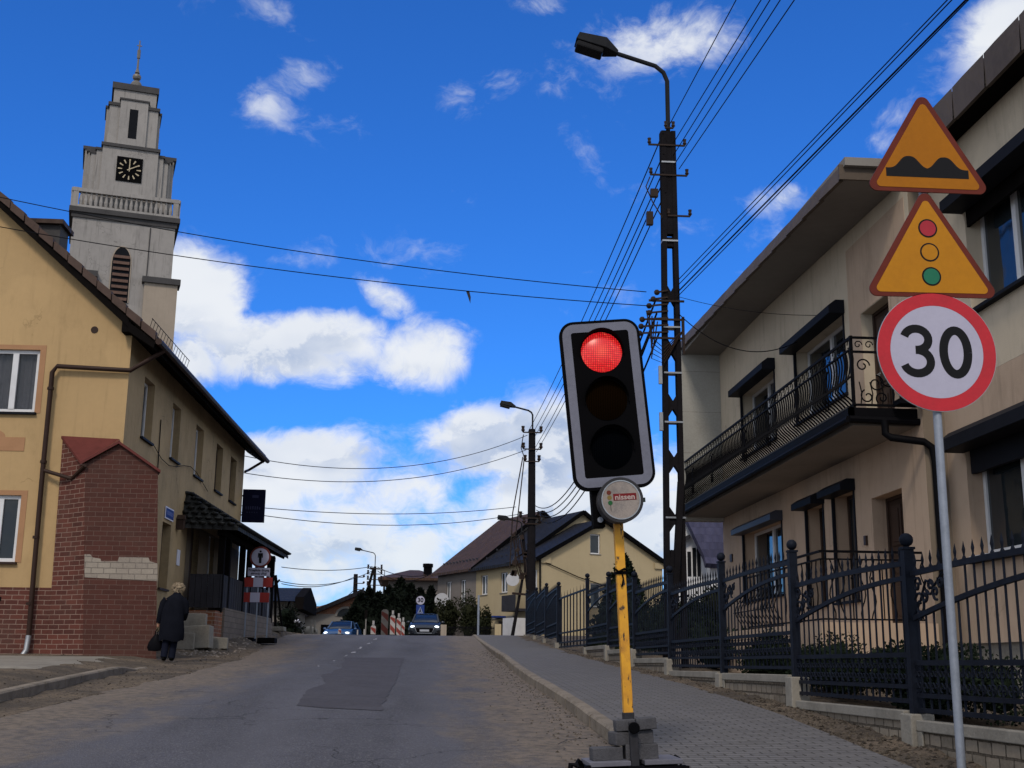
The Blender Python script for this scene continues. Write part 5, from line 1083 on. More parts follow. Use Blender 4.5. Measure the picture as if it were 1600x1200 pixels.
ribbon(three, arc(-.138, -.073, .092, .080, 95, -162, 22), .054, .0022, .0033)
three.build('digit_three', M['signblack'], s3)
o_ = arc(.128, .0, .083, .150, 0, 360, 40); ribbon(MB(), o_, .057, .0021, .0032).build('digit_zero', M['signblack'], s3)
for z_ in (4.95, 5.35, 4.12, 4.45, 3.45, 3.85): MB().tube([(3.66, 8.235, z_), (3.66, 8.235, z_ + .03)], .038, 12).box(3.62, 3.70, 8.203, 8.23, z_ - .005, z_ + .035).build('clamp', M['zinc'], sp)
# ------------------------------------------------------------------ people
def skin_obj(name, verts, edges, rad, m, parent, root=0, sub=2):
    inv = FR[parent.name].inverted(); me = bpy.data.meshes.new(name); me.from_pydata([tuple(inv @ Vector(v)) for v in verts], edges, []); o = bpy.data.objects.new(name, me); C.objects.link(o); o.parent = parent; FR[o.name] = FR[parent.name]
    md = o.modifiers.new('skin', 'SKIN'); sv = me.skin_vertices[0].data
    for i, r_ in enumerate(rad): sv[i].radius = r_ if isinstance(r_, tuple) else (r_, r_)
    sv[root].use_root = True; o.modifiers.new('sub', 'SUBSURF').levels = sub; o.modifiers['sub'].render_levels = sub
    dg = bpy.context.evaluated_depsgraph_get(); m2 = bpy.data.meshes.new_from_object(o.evaluated_get(dg)); o.modifiers.clear(); o.data = m2
    for p in m2.polygons: p.use_smooth = True
    m2.materials.clear(); m2.materials.append(m); return o
wy = 25.3; wp = at(265, 1028, wy); wx = wp.x; wz = ground_z(wp.x, 25.3) + .03
pr_o = thing('person', (wx, wy, wz), 0, 'person seen from behind with curly fair hair, long black coat, carrying a bag', 'person')
def Pw(x, y, z): return Vector((wx + x * .93, wy + y * .93, wz + z * .93))
V = [Pw(0, 0, .88), Pw(.0, .02, 1.08), Pw(.02, .04, 1.26), Pw(.04, .06, 1.36), Pw(.05, .09, 1.43), Pw(.055, .11, 1.50), Pw(.06, .12, 1.56),
     Pw(-.09, 0, .82), Pw(-.10, .03, .46), Pw(-.115, -.05, .10), Pw(-.12, .06, .04),
     Pw(.09, 0, .82), Pw(.05, .10, .46), Pw(.03, .03, .09), Pw(.04, .14, .035),
     Pw(-.19, .04, 1.28), Pw(-.26, .02, 1.02), Pw(-.30, .06, .78), Pw(-.305, .08, .70),
     Pw(.21, .05, 1.28), Pw(.25, .04, 1.02), Pw(.20, .20, .88), Pw(.18, .25, .86)]
Eg = [(0, 1), (1, 2), (2, 3), (3, 4), (4, 5), (5, 6), (0, 7), (7, 8), (8, 9), (9, 10), (0, 11), (11, 12), (12, 13), (13, 14), (2, 15), (15, 16), (16, 17), (17, 18), (2, 19), (19, 20), (20, 21), (21, 22)]
rad = [(.16, .13), (.15, .12), (.12, .08), .05, .05, .085, .075, .09, .06, .04, .035, .09, .06, .04, .035, .04, .04, .03, .03, .04, .04, .03, .03]
skin_obj('body', V, Eg, rad, M['skin'], pr_o)
# coat: rings from collar to hem, slightly stooped, with folds
b = MB(); N = 30; prof_ = [(.42, .245, .165, .0, .0), (.50, .262, .18, .0, 0), (.65, .258, .175, .0, 0), (.85, .238, .165, .0, .0), (1.0, .232, .155, .0, .015), (1.15, .238, .145, .01, .03), (1.26, .225, .125, .02, .045), (1.33, .195, .120, .03, .055), (1.375, .14, .105, .04, .07), (1.41, .095, .090, .045, .08), (1.45, .075, .075, .05, .09)]
rows = []
for (z, rx, ry, ox, oy) in prof_:
    rows.append([Pw(ox + (rx * (1 + .05 * math.sin(k * 6.283 / N * 7 + z * 3) * (1 if z < 1.1 else .3))) * math.cos(6.283 * k / N), oy + (ry * (1 + .06 * math.sin(k * 6.283 / N * 5 + z * 5))) * math.sin(6.283 * k / N), z + (.02 * math.sin(k * .7) if z < .5 else 0)) for k in range(N + 1)])
b.sheet(rows)
b.tube([Pw(-.15, .04, 1.29), Pw(-.215, .04, 1.22), Pw(-.262, .03, 1.03), Pw(-.30, .06, .80)], [.09, .078, .066, .05], 12)
b.tube([Pw(.17, .05, 1.29), Pw(.235, .05, 1.22), Pw(.262, .05, 1.03), Pw(.215, .18, .89)], [.09, .078, .066, .05], 12)
b.build('coat', M['coat'], pr_o, smooth=True)
b = MB().tube([Pw(-.085, 0, .85), Pw(-.10, .03, .46), Pw(-.115, -.05, .075)], [.10, .078, .068], 12).tube([Pw(.08, 0, .85), Pw(.05, .09, .46), Pw(.03, .03, .06)], [.10, .078, .068], 12); b.build('trousers', M['trousers'], pr_o, smooth=True)
for (x, y) in ((-.115, -.02), (.03, .07)): MB().ball(Pw(x, y, .045), .06, 12, 8, (.78, 2.0, .72)).build('shoe', M['shoe'], pr_o, smooth=True)
random.seed(6); hb_ = MB().ball(Pw(.058, .11, 1.545), .098, 14, 10, (1, 1, 1.05))
for i in range(150):
    d = Vector((random.gauss(0, 1), random.gauss(-.25, 1), random.gauss(.25, .9))).normalized(); c = Pw(.058, .11, 1.54) + d * random.uniform(.085, .105)
    if d.z < -.55 and d.y > 0: continue
    hb_.tube([c + Vector((.016 * math.cos(t * 2.2 + i), .016 * math.sin(t * 2.2 + i), 0)) + d * (t * .007) for t in range(5)], [.009, .012, .012, .010, .004], 5)
hb_.build('hair', M['hair'], pr_o, smooth=True)
bg_ = MB(); N = 22; rows = []
for (z, rx, ry, ox) in ((.20, .04, .03, .0), (.21, .125, .07, -.01), (.28, .15, .085, -.01), (.38, .145, .08, -.005), (.46, .10, .06, .0), (.53, .055, .035, .01), (.56, .03, .02, .01)):
    rows.append([Pw(-.335 + ox + rx * (1 + .09 * math.sin(k * 2.1 + z * 14)) * math.cos(6.283 * k / N), .07 + ry * math.sin(6.283 * k / N), z) for k in range(N + 1)])
bg_.sheet(rows); bg_.tube([Pw(-.36, .07, .53), Pw(-.345, .07, .62), Pw(-.315, .08, .685), Pw(-.30, .08, .62), Pw(-.305, .07, .53)], .012, 6)
props(bg_.build('shopping_bag', M['bag'], loc=Pw(-.33, .07, .2), smooth=True), 'full black bag hanging from the left hand of the walking person', 'bag')
# ------------------------------------------------------------------ pedestrian barrier by the porch
BY = 36.6; bz = ground_z(at(398, 990, BY).x, BY); bx_ = at(398, 990, BY).x; br = thing('pedestrian_barrier', (bx_, BY, bz), 0, 'red and white barrier boards under a round no pedestrians sign, standing by the porch', 'barrier')
FBr = Fr((bx_, BY, .27), (1, 0, 0), (0, -1, 0))
b = MB()
for x in (-.30, .02, .34): b.fbox(FBr, x - .02, x + .02, -.03, .0, bz - .2, 3.55 if x < .3 else 3.65)
b.fbox(FBr, -.015, .025, -.05, -.01, 3.4, 4.2); b.build('stand', M['galv'], br)
MB().fbox(FBr, -.5, .0, -.35, .35, bz - .32, bz - .17).build('rubber_foot', M['black'], br, bevel=.02); MB().fbox(FBr, .12, .62, -.35, .35, bz - .32, bz - .17).build('rubber_foot', M['black'], br, bevel=.02)
for (xc, zc) in ((.02, 3.46), (-.05, 3.02)):
    q = MB().fbox(FBr, xc - .41, xc + .41, .0, .03, zc - .14, zc + .14).build('barrier_board', M['signred2'], br, bevel=.004); MB().fbox(FBr, xc - .14, xc + .14, .031, .034, zc - .138, zc + .138).build('white_field', M['signwhite'], q)
q = MB().fbox(FBr, -.30, .34, .0, .02, 3.635, 3.88).build('text_plate', M['signwhite'], br)
text_mb('Przejście drugą\nstroną ulicy', FBr, .02, 3.76, .0225, .098, .003, .002, width=.60).build('plate_text', M['signblack'], q)
q = MB().disc(FBr(.04, .0, 4.20), (1, 0, 0), (0, 0, 1), .31, .02, 40).build('no_pedestrians_sign', mat('dark_red_rim', (.14, .03, .025), .5, var=.3, scale=8), br)
MB().disc(FBr(.04, .02, 4.20), (1, 0, 0), (0, 0, 1), .255, .003, 40).build('sign_face', M['signwhite'], q)
b = MB().disc(FBr(.04, .0235, 4.36), (1, 0, 0), (0, 0, 1), .032, .003, 14)
b.fprism(FBr, [(a + .04, z + 4.20) for a, z in ((-.07, .11), (.07, .11), (.075, -.02), (.05, -.03), (.042, .05), (.040, -.18), (.0, -.19), (-.035, -.18), (-.042, .05), (-.05, -.03), (-.075, -.02))], .0235, .0265); b.build('walker_symbol', M['signblack'], q)
# folded dark stand beyond the barrier
p0 = at(428, 992, 45); z0 = ground_z(p0.x, 44); fs_ = thing('folding_stand', (p0.x, 44, z0), 0, 'dark folding A shaped stand leaning open beyond the end of the porch', 'stand')
b = MB().bar((p0.x + .15, 44, z0 - .05), (p0.x + .05, 44.1, z0 + 1.9), .14, .08).bar((p0.x + .42, 43.8, z0 - .05), (p0.x + .06, 44.1, z0 + 1.9), .09, .07).bar((p0.x - .25, 44.3, z0 + 1.2), (p0.x + .2, 44.1, z0 + 1.75), .05)
b.build('stand_legs', M['darkwood'], fs_); MB().box(p0.x - .3, p0.x + .5, 43.5, 44.3, z0 - .05, z0 + .10).build('stand_foot', M['concrete2'], fs_, bevel=.02)
# ------------------------------------------------------------------ lamp posts and poles
def arm_lamp(mb_arm, root, top, reach, rise, hs=1.0, dirx=-1, mw=.0):
    x, y, z = top; P = [(x, y, z - .3), (x, y, z + rise * .72), (x + dirx * .06 * hs, y, z + rise * .84), (x + dirx * .2 * hs, y, z + rise * .93)] + [(x + dirx * (.2 * hs + (reach - .2 * hs) * t), y, z + rise * (.93 + .16 * t)) for t in (.5, 1)]
    mb_arm.tube(P, .04 * hs ** .5, 10); arm = mb_arm.build('lamp_arm', M['lampgrey'], root, smooth=True); e = Vector(P[-1]); d = (e - Vector(P[-2])).normalized(); n = Vector((-d.z, 0, d.x)) * (1 if dirx < 0 else -1); n = n if n.z > 0 else -n
    L_, Wd, Hh = .70 * hs, .36 * hs, .20 * hs
    def q(a, w_, h): return e + d * a + Vector((0, w_, 0)) + n * h
    b = MB().add([q(-.05, -.08, -.03), q(-.05, .08, -.03), q(L_ * .25, -Wd / 2, -.05), q(L_ * .25, Wd / 2, -.05), q(L_, -Wd / 2 * .9, -.05), q(L_, Wd / 2 * .9, -.05), q(-.05, -.06, .05), q(-.05, .06, .05), q(L_ * .3, -Wd / 2 * .8, Hh * .8), q(L_ * .3, Wd / 2 * .8, Hh * .8), q(L_ * .97, -Wd / 2 * .7, Hh * .55), q(L_ * .97, Wd / 2 * .7, Hh * .55)],
                 [(0, 1, 3, 2), (2, 3, 5, 4), (6, 8, 9, 7), (8, 10, 11, 9), (0, 2, 8, 6), (2, 4, 10, 8), (1, 7, 9, 3), (3, 9, 11, 5), (4, 5, 11, 10), (0, 6, 7, 1)])
    lh = b.build('lamp_head', M['lampgrey'], root, bevel=.012); MB().add([q(a, w_, h) for a in (L_ * .28, L_ * .96) for w_ in (-Wd * .42, Wd * .42) for h in (-.051, -.15 * hs)], BOXF).build('lamp_glass', M['lampglass'], lh, bevel=.03 * hs)
def insul(mb, p, s=1): mb.tube([p, p + Vector((0, 0, .05 * s)), p + Vector((0, 0, .08 * s)), p + Vector((0, 0, .14 * s))], [.012 * s, .045 * s, .03 * s, .04 * s], 8)
# near lattice pole
px_, py_ = 4.43, 21.0; lp = thing('street_lamp', (px_, py_, 1.35), 0, 'tall dark concrete lattice pole with a street lamp arm, nearest one behind the fence', 'street lamp', None)
def wz_(z): return lerp(.27, .14, (z - 1.3) / 10.0)          # half spacing shrinks upward
b = MB(); zt_ = 11.25
for sgn in (-1, 1):
    P = [(px_ + sgn * (wz_(z) / 2 + .02) + (.03 * (z - 1.3) / 10), py_, z) for z in (.9, 4, 8, zt_)]
    for i in range(3): b.bar(P[i], P[i + 1], .085, .17, side=(1, 0, 0))
zc_ = 1.9
while zc_ < 11.2:
    st = 1.02
    if zc_ > 8.3: b.box(px_ - wz_(zc_) / 2 + .0, px_ + wz_(zc_) / 2 + .02, py_ - .06, py_ + .06, zc_ - .08, min(11.2, zc_ + .62 if zc_ > 9.2 else zc_ + .1))
    else:
        for s_ in (-1, 1): b.prism([(px_ + s_ * wz_(zc_) / 2 + .02, py_ - .06, zc_ - .24), (px_ + .02, py_ - .06, zc_ - .07), (px_ + .02, py_ - .06, zc_ + .07), (px_ + s_ * wz_(zc_) / 2 + .02, py_ - .06, zc_ + .24)], (0, .12, 0))
    zc_ += st if zc_ < 8.3 else .75
b.box(px_ - .12, px_ + .16, py_ - .075, py_ + .075, 9.2, zt_ - .01)
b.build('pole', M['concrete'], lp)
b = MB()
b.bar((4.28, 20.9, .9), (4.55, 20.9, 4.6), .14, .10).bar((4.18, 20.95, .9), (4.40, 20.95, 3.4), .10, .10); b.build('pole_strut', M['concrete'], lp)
b = MB()
for z_ in (9.05, 7.4, 6.55, 5.65, 10.6, 3.95): MB().box(px_ - wz_(z_) / 2 - .04, px_ + wz_(z_) / 2 + .08, py_ - .1, py_ + .1, z_, z_ + .03).build('steel_band', M['zinc'], lp)
for q in (6.35, 5.5): MB().box(px_ - .24, px_ - .18, py_ - .12, py_ - .06, q, q + .33).build('bracket', M['zinc'], lp)
arm_lamp(MB(), lp, (px_ + .04, py_ - .0, zt_), 1.0, 1.46, 1.12)
b = MB(); ins = []
for z_, xx in ((10.95, (-.34, .33)), (10.35, (-.32, .36)), (11.3, (-.02, .12)), (9.55, (.0, .40))):
    b.bar((px_ + min(xx) - .02, py_ - .09, z_), (px_ + max(xx), py_ - .09, z_), .03)
    for x_ in xx: insul(b, Vector((px_ + x_, py_ - .09, z_)), .9)
b.box(px_ - .34, px_ - .2, py_ - .15, py_ - .05, 9.9, 10.05).box(px_ - .42, px_ - .30, py_ - .15, py_ - .05, 9.35, 9.6).tube([(px_ - .34, py_ - .1, 10.3), (px_ - .42, py_ - .1, 10.1), (px_ - .30, py_ - .1, 9.8), (px_ - .12, py_ - .1, 9.5)], .012, 5)
b.build('crossarm', M['porcelain'], lp)
b = MB(); random.seed(9)
for k in range(7): z_ = 8.1 - k * .13; x_ = px_ - .25 - .06 * k + random.uniform(-.04, .04); b.bar((px_ - .05, py_ - .1, z_), (x_, py_ - .12, z_ - .05), .03); b.ball((x_, py_ - .12, z_ - .05), .055, 8, 5)
for k in range(5): b.tube([(px_ - .45 + .05 * k, py_ - .12, 7.7 - .05 * k), (px_ - .38, py_ - .16, 7.2 - .1 * k), (px_ - .15, py_ - .14, 7.0 - .07 * k), (px_ + .22, py_ - .12, 7.35)], .011, 4)
for k in range(3): b.bar((px_ - .4, py_ - .1, 7.9 - .35 * k), (px_ + .25, py_ - .1, 7.9 - .35 * k), .035)
b.box(px_ + .2, px_ + .24, py_ - .14, py_ - .06, 6.9, 7.6).build('cable_clamps', M['porcelain'], lp)
# second pole
qx, qy = 4.87, 53.0; l2 = thing('street_lamp', (qx, qy, 2.55), 0, 'second street lamp pole, dark round concrete, standing before the yellow terraced house', 'street lamp')
MB().tube([(qx, qy, 2.2), (qx, qy, 11.68)], [.21, .15], 14).build('pole', M['concrete'], l2, smooth=True)
arm_lamp(MB(), l2, (qx + .02, qy, 11.65), .82, .95, .95)
b = MB()
for z_, xx in ((11.5, (-.42, .38)), (10.75, (-.4, .38)), (10.2, (-.32, .3)), (7.7, (-.5, .3)), (7.45, (-.35, .35))):
    b.bar((qx + xx[0], qy - .2, z_), (qx + xx[1], qy - .2, z_), .05)
    for x_ in xx: insul(b, Vector((qx + x_, qy - .2, z_)), 2.0)
b.tube([(qx - .4, qy - .2, 11.4), (qx - .5, qy - .2, 10.8), (qx - .3, qy - .2, 10.2)], .02, 4).tube([(qx - .42, qy - .2, 10.4), (qx - .85, qy - .25, 7.9), (qx - .95, qy - .2, 5.5)], .025, 4).tube([(qx - .35, qy - .2, 10.4), (qx - .7, qy - .25, 7.0)], .025, 4)
b.build('crossarm', M['porcelain'], l2)
# third pole: leaning braced pair with switch gear, before the yellow house
hx = at(822, 900, 58).x; zc3 = at(822, 802, 58).z; l3 = thing('street_lamp', (hx, 58, 2.6), 0, 'slim braced lamp pole with tangled cable boxes, just left of the second pole', 'street lamp')
tx = at(808, 810, 58).x
MB().tube([(hx + .35, 58, 2.3), (hx - .18, 58, zc3 - .9)], [.10, .07], 8).tube([(at(798, 985, 58).x, 58, 2.3), (hx - .15, 58, zc3 - 3.0)], [.09, .06], 8).build('pole', M['concrete'], l3)
arm_lamp(MB(), l3, (at(815, 830, 58).x, 58, zc3 - .9), .62, .55, .8)
b = MB(); random.seed(3)
for k in range(12): p = at(random.uniform(800, 822), random.uniform(835, 905), 57.9); b.obox(p, random.uniform(.08, .25), .1, random.uniform(.08, .3), (0, random.uniform(-.6, .6), 0))
for k in range(6): p = at(random.uniform(800, 815), 840, 57.9); q = at(random.uniform(812, 824), 905, 57.9); b.tube([p, (p + q) / 2 + Vector((.2 * (k % 2) - .1, 0, -.2)), q], .02, 4)
b.bar(at(800, 927, 57.9), at(822, 929, 57.9), .1); b.build('switch_gear', M['porcelain'], l3)
# fourth, far lamp with a brace and fifth bare pole
def far_lamp(px, Y, ptop, plamp, label, group=None, brace=True):
    p = at(px, ptop, Y); t_ = thing('street_lamp', (p.x, Y, 2.9), 0, label, 'street lamp', group)
    b = MB().tube([(p.x, Y, 2.5), (p.x, Y, p.z)], [.20, .13], 10)
    if brace: b.tube([(p.x - 1.9, Y, 2.6), (p.x - .15, Y, p.z - .3)], [.17, .12], 8)
    b.build('pole', M['concrete'], t_); arm_lamp(MB(), t_, (p.x, Y, p.z), 1.2, 1.5 * (ptop - plamp) / 25 * Y / 117, 1.0)
    c = MB()
    for k in range(4): c.bar((p.x - .7, Y - .2, p.z - .2 - k * .5), (p.x + .7, Y - .2, p.z - .2 - k * .5), .07); insul(c, Vector((p.x - .6, Y - .2, p.z - .2 - k * .5)), 2.5); insul(c, Vector((p.x + .6, Y - .2, p.z - .2 - k * .5)), 2.5)
    c.build('crossarm', M['porcelain'], t_)
far_lamp(586, 112, 885, 862, 'distant street lamp with a braced pole above the conifers, left of the hip roof')
p = at(556, 897, 120); up5 = thing('utility_pole', (p.x, 120, 2.9), 0, 'distant bare concrete power pole rising left of the conifers', 'utility pole'); MB().tube([(p.x, 120, 2.5), (p.x, 120, p.z)], [.25, .2], 8).build('pole', M['concrete'], up5)
c = MB()
for k in range(5): c.bar((p.x - .2, 119.8, p.z - .3 - k * .6), (p.x + .8, 119.8, p.z - .3 - k * .6), .08); c.ball((p.x + .8, 119.8, p.z - .2 - k * .6), .12, 6, 4)
c.build('crossarm', M['porcelain'], up5)
p = at(601, 893, 135); sl2 = thing('street_lamp', (p.x, 135, 2.9), 0, 'small most distant street lamp head peeking over the conifers beside the hip roof', 'street lamp'); MB().tube([(p.x, 135, 2.5), (p.x, 135, p.z - .5)], [.18, .1], 8).build('pole', M['concrete'], sl2); arm_lamp(MB(), sl2, (p.x, 135, p.z - .5), 1.0, .7, .9)
# ------------------------------------------------------------------ overhead wires
def wire(a, b, sag, label, group, r=.007, n=24):
    a = Vector(a); b = Vector(b); mid = (a + b) / 2; P = [a.lerp(b, i / n) - Vector((0, 0, sag * 4 * (i / n) * (1 - i / n))) - mid for i in range(n + 1)]
    cu = MB().tube([p + mid for p in P], r, 5); return props(cu.build('overhead_wire', M['wire'], loc=a, smooth=True), label, 'wire', group)
def ext(a, b, k): return Vector(a) + (Vector(b) - Vector(a)) * k
G1 = 'wires climbing from the near concrete pole to the top edge'
for (p1, p2, lb) in (((1046, 195), (1150, 0), 'leftmost wire of the steep fan above the near pole'), ((1053, 222), (1189, 0), 'second wire from the left in the steep fan above the near pole'), ((1052, 243), (1203, 0), 'third wire from the left in the steep fan above the near pole'), ((1053, 258), (1219, 0), 'fourth wire from the left in the steep fan above the near pole'), ((1061, 264), (1241, 0), 'rightmost wire of the steep fan above the near pole')):
    a = at(*p1, 20.9); x_ = a.x; b_ = atx(*p2, x_ + .05); wire(a, ext(a, b_, 3.0), .0, lb, G1, .0085)
G2 = 'wires between the two lamp poles'
for (p1, p2, lb) in (((1036, 208), (825, 675), 'leftmost long wire slanting down from the near pole to the second lamp pole'), ((1037, 240), (833, 676), 'second from left of the wires slanting from near pole to second pole'), ((1036, 268), (835, 683), 'third from left of the wires slanting from near pole to second pole'), ((1032, 293), (836, 700), 'fourth from left of the wires slanting from near pole to second pole'), ((1040, 300), (838, 706), 'rightmost wire slanting from near pole to second pole')):
    wire(at(*p1, 20.9), at(*p2, 52.8), .25, lb, G2, .012)
G3 = 'lower cable bundle between the lamp poles'
for (p1, p2, sg_, lb) in (((1024, 470), (836, 790), 1.3, 'upper sagging cable of the lower bundle beneath the traffic light'), ((1026, 490), (838, 797), 1.25, 'thick middle sagging cable of the lower bundle beneath the traffic light'), ((1022, 505), (840, 800), 1.35, 'lowest sagging cable of the lower bundle behind the traffic light'), ((1030, 520), (842, 812), 1.25, 'thin slack wire hanging lowest between the two poles')):
    wire(at(*p1, 20.9), at(*p2, 52.8), sg_, lb, G3, .018)
G4 = 'cables rising right from the near pole over the balcony house'
for (p1, p2, lb) in (((1060, 437), (1480, 0), 'upper thin cable rising right over the flat roof'), ((1060, 445), (1487, 0), 'second thin cable rising right over the flat roof'), ((1060, 455), (1509, 0), 'thickest black cable rising right over the flat roof'), ((1060, 462), (1513, 0), 'lowest cable rising right over the flat roof')):
    a = at(*p1, 20.9); b_ = at(*p2, 12.0); wire(a, ext(a, b_, 1.9), -.0, lb, G4, .013 if '000' in lb or 'thick' in lb else .008)
wa = at(1010, 456, 20.8); wb = at(-160, 272, 23); w1_ = wire(wa, wb, .28, 'upper long wire crossing the sky from the near pole to the left edge', 'long wires crossing the street', .009)
wa = at(1016, 478, 20.8); wb = at(-120, 332, 22); w2_ = wire(wa, wb, .22, 'lower long wire crossing the sky with a rag caught on it', 'long wires crossing the street', .009)
rp = at(728, 454, 21.1); props(MB().prism([rp, rp + Vector((.06, 0, .0)), rp + Vector((.09, 0, -.12)), rp + Vector((.085, 0, -.24)), rp + Vector((.05, 0, -.14))], (0, .01, 0)).build('rag', M['board'], loc=rp), 'small dark rag caught on the lower wire crossing the sky', 'rag')
wire(at(1060, 490, 20.9), Vector((6.55, 19.9, 7.0)), .45, 'drooping service cable from the near pole to the upper balcony window', 'service cables to the balcony house', .009)
wire(at(1058, 463, 20.9), Vector((6.6, 19.0, 7.15)), .1, 'fine service wire from the near pole to the upper balcony window', 'service cables to the balcony house', .005)
G5 = 'wires from the second pole to the yellow house eaves'
for (p1, p2, sg_, lb) in (((824, 680), (380, 712), .9, 'topmost wire from the second pole to the yellow house eaves'), ((822, 703), (370, 737), .8, 'second wire below it from the second pole to the yellow house eaves'), ((806, 792), (375, 790), .3, 'thin level wire reaching the dark hanging sign, upper one'), ((818, 802), (370, 799), .5, 'thicker level wire passing just under the upper thin one by the hanging sign')):
    wire(at(*p1, 52.8), at(*p2, 42.5), sg_, lb, G5, .014)
G6 = 'distant wires over the conifers'
for (p1, p2, sg_, lb) in (((582, 885), (440, 886), .3, 'distant wire left of the far lamp, topmost'), ((582, 892), (425, 905), .8, 'distant wire left of the far lamp, middle one'), ((553, 902), (440, 912), .5, 'distant wire left of the bare pole, upper'), ((553, 922), (460, 935), 1.0, 'distant wire left of the bare pole, lower'), ((590, 886), (735, 868), 1.2, 'distant wire from the far lamp to the brown roof'), ((590, 892), (690, 886), 1.0, 'distant lower wire from the far lamp to the hip roof chimney')):
    wire(at(*p1, 112), at(*p2, 96), sg_, lb, G6, .03)
# ------------------------------------------------------------------ far houses
def house(name, O, deg, label, L_, Dp, ze, zr, wm, rm, z0=2.2, over=.45, wins_front=(), wins_side=(), fm='frame', ridge_along='y', half=False):
    """local x across (gable width Dp to the right), y along the street; O is the near left corner"""
    a = R(deg); r = thing(name, (O[0], O[1], z0 + .5), -a, label, 'house'); ux = Vector((math.cos(a), -math.sin(a), 0)); uy = Vector((math.sin(a), math.cos(a), 0)); O3 = Vector((O[0], O[1], 0))
    def H(x, y, z): return O3 + ux * x + uy * y + Vector((0, 0, z))
    FF = Fr(H(0, 0, 0), ux, -uy); FL = Fr(H(0, 0, 0), uy, -ux)
    MB().wall(FF, [(0, z0), (Dp, z0), (Dp, ze), (Dp / 2, zr), (0, ze)], [w_[:4] for w_ in wins_front], .15).add([H(0, L_, z0), H(Dp, L_, z0), H(Dp, L_, ze), H(Dp / 2, L_, zr), H(0, L_, ze)], [(0, 1, 2, 3, 4)]).add([H(Dp, 0, z0), H(Dp, L_, z0), H(Dp, L_, ze), H(Dp, 0, ze)], [(0, 1, 2, 3)]).build('gable_wall', wm, r)
    MB().wall(FL, [(0, z0), (L_, z0), (L_, ze), (0, ze)], [w_[:4] for w_ in wins_side], .15).build('side_wall', wm, r)
    s = (zr - ze) / (Dp / 2); rf = None
    for sg in (0, 1):
        xe = -over if sg == 0 else Dp + over; P = [H(Dp / 2, -over * .6, zr + .12), H(xe, -over * .6, ze - over * s + .12), H(xe, -over * .6, ze - over * s - .06), H(Dp / 2, -over * .6, zr - .06)]
        q = MB().prism(P, uy * (L_ + over * 1.2)).build('roof', rm, r); rf = rf or q
    b = MB()
    for sg in (0, 1):
        xe = -over if sg == 0 else Dp + over; b.bar(H(Dp / 2, -over * .62, zr + .02), H(xe, -over * .62, ze - over * s + .02), .06, .24)
    b.build('verge', M['black'], rf)
    for w_ in wins_front: window(r, FF, *w_[:4], .1, .07, w_[4] if len(w_) > 4 else (), fmat=M[fm], sill=M['soffit'])
    for w_ in wins_side: window(r, FL, *w_[:4], .1, .07, (.5,), fmat=M[fm], sill=M['soffit'])
    return r, H, FF, FL, rf
P1 = Vector((7.2, 72, 0)); ad = -22
def fz(py, Y, hz=1041): return 1.42 + (hz - py) / FPX * Y
yb, H, FF, FL, rf = house('terraced_house', (7.2, 72), ad, 'pale yellow house with black roof, its gable facing the camera right of the second pole', 3.5, 8.5, 7.75, 10.1, M['house2'], M['blacktile'], 2.2, .45,
    wins_front=[(3.35, 4.05, 8.05, 9.25), (3.35, 4.05, 4.9, 6.3)], wins_side=[(.5, 1.0, 5.0, 7.0)])
MB().tube([H(-.15, -.15, 7.5), H(-.1, -.12, 2.5)], .06, 6).build('downpipe', M['rail_iron'], yb)
for x in (.25, 8.2): MB().fbox(FF, x - .3, x + .35, .0, .12, 7.35, 7.7).build('eaves_block', M['house2'], yb)
b = MB().tube([FF(.2, .1, 7.4), FF(2.5, .1, 6.6), FF(5, .1, 6.0)], .03, 4); b.build('wall_cable', M['rail_iron'], yb)
# taller middle section
yc, H2, F2, F2L, rf2 = house('terraced_house', (H(0, 3.53, 0).x, H(0, 3.53, 0).y), ad, 'taller yellow house section with black tiled roof and round dish, next to the grey one', 5.6, 9.6, 7.75, 11.0, M['house2'], M['blacktile'], 2.2, .45,
    wins_side=[(.95, 1.95, 5.85, 7.1), (3.85, 4.85, 5.85, 7.1)])
MB().fbox(F2L, .0, 5.6, .0, .06, 4.25, 4.4).build('string_course', M['soffit'], yc)
MB().disc(F2L(-1.0, .6, 6.5), Vector((1, -.1, 0)).normalized(), (0, 0, 1), .40, .05, 20).build('satellite_dish', M['dish'], yc)
b = MB().fbox(F2L, -1.9, -.1, .01, .9, 4.6, 4.75).fbox(F2L, -1.9, -.1, .84, .9, 4.75, 5.55); b.build('balcony', M['board'], yc)
MB().fbox(F2L, -1.7, -.3, .0, .9, 2.3, 4.2).build('garage_box', M['garage'], yc); MB().fbox(F2L, 1.0, 2.4, .0, .9, 4.3, 4.4).build('door_canopy', M['signblue'], yc); MB().fbox(F2L, 1.3, 2.1, .0, .03, 2.6, 4.1).build('door', M['browndoor'], yc)
b = MB(); 
for k in range(14): b.bar(H2(.35 + (k % 2) * .9, .3 + k * .36, 8.20 + (k % 2) * .62 ), H2(.35 + (k % 2) * .9, .5 + k * .36, 8.25 + (k % 2) * .62), .04, .10)
props(b.build('snow_guard', M['board'], rf2), kind='stuff')
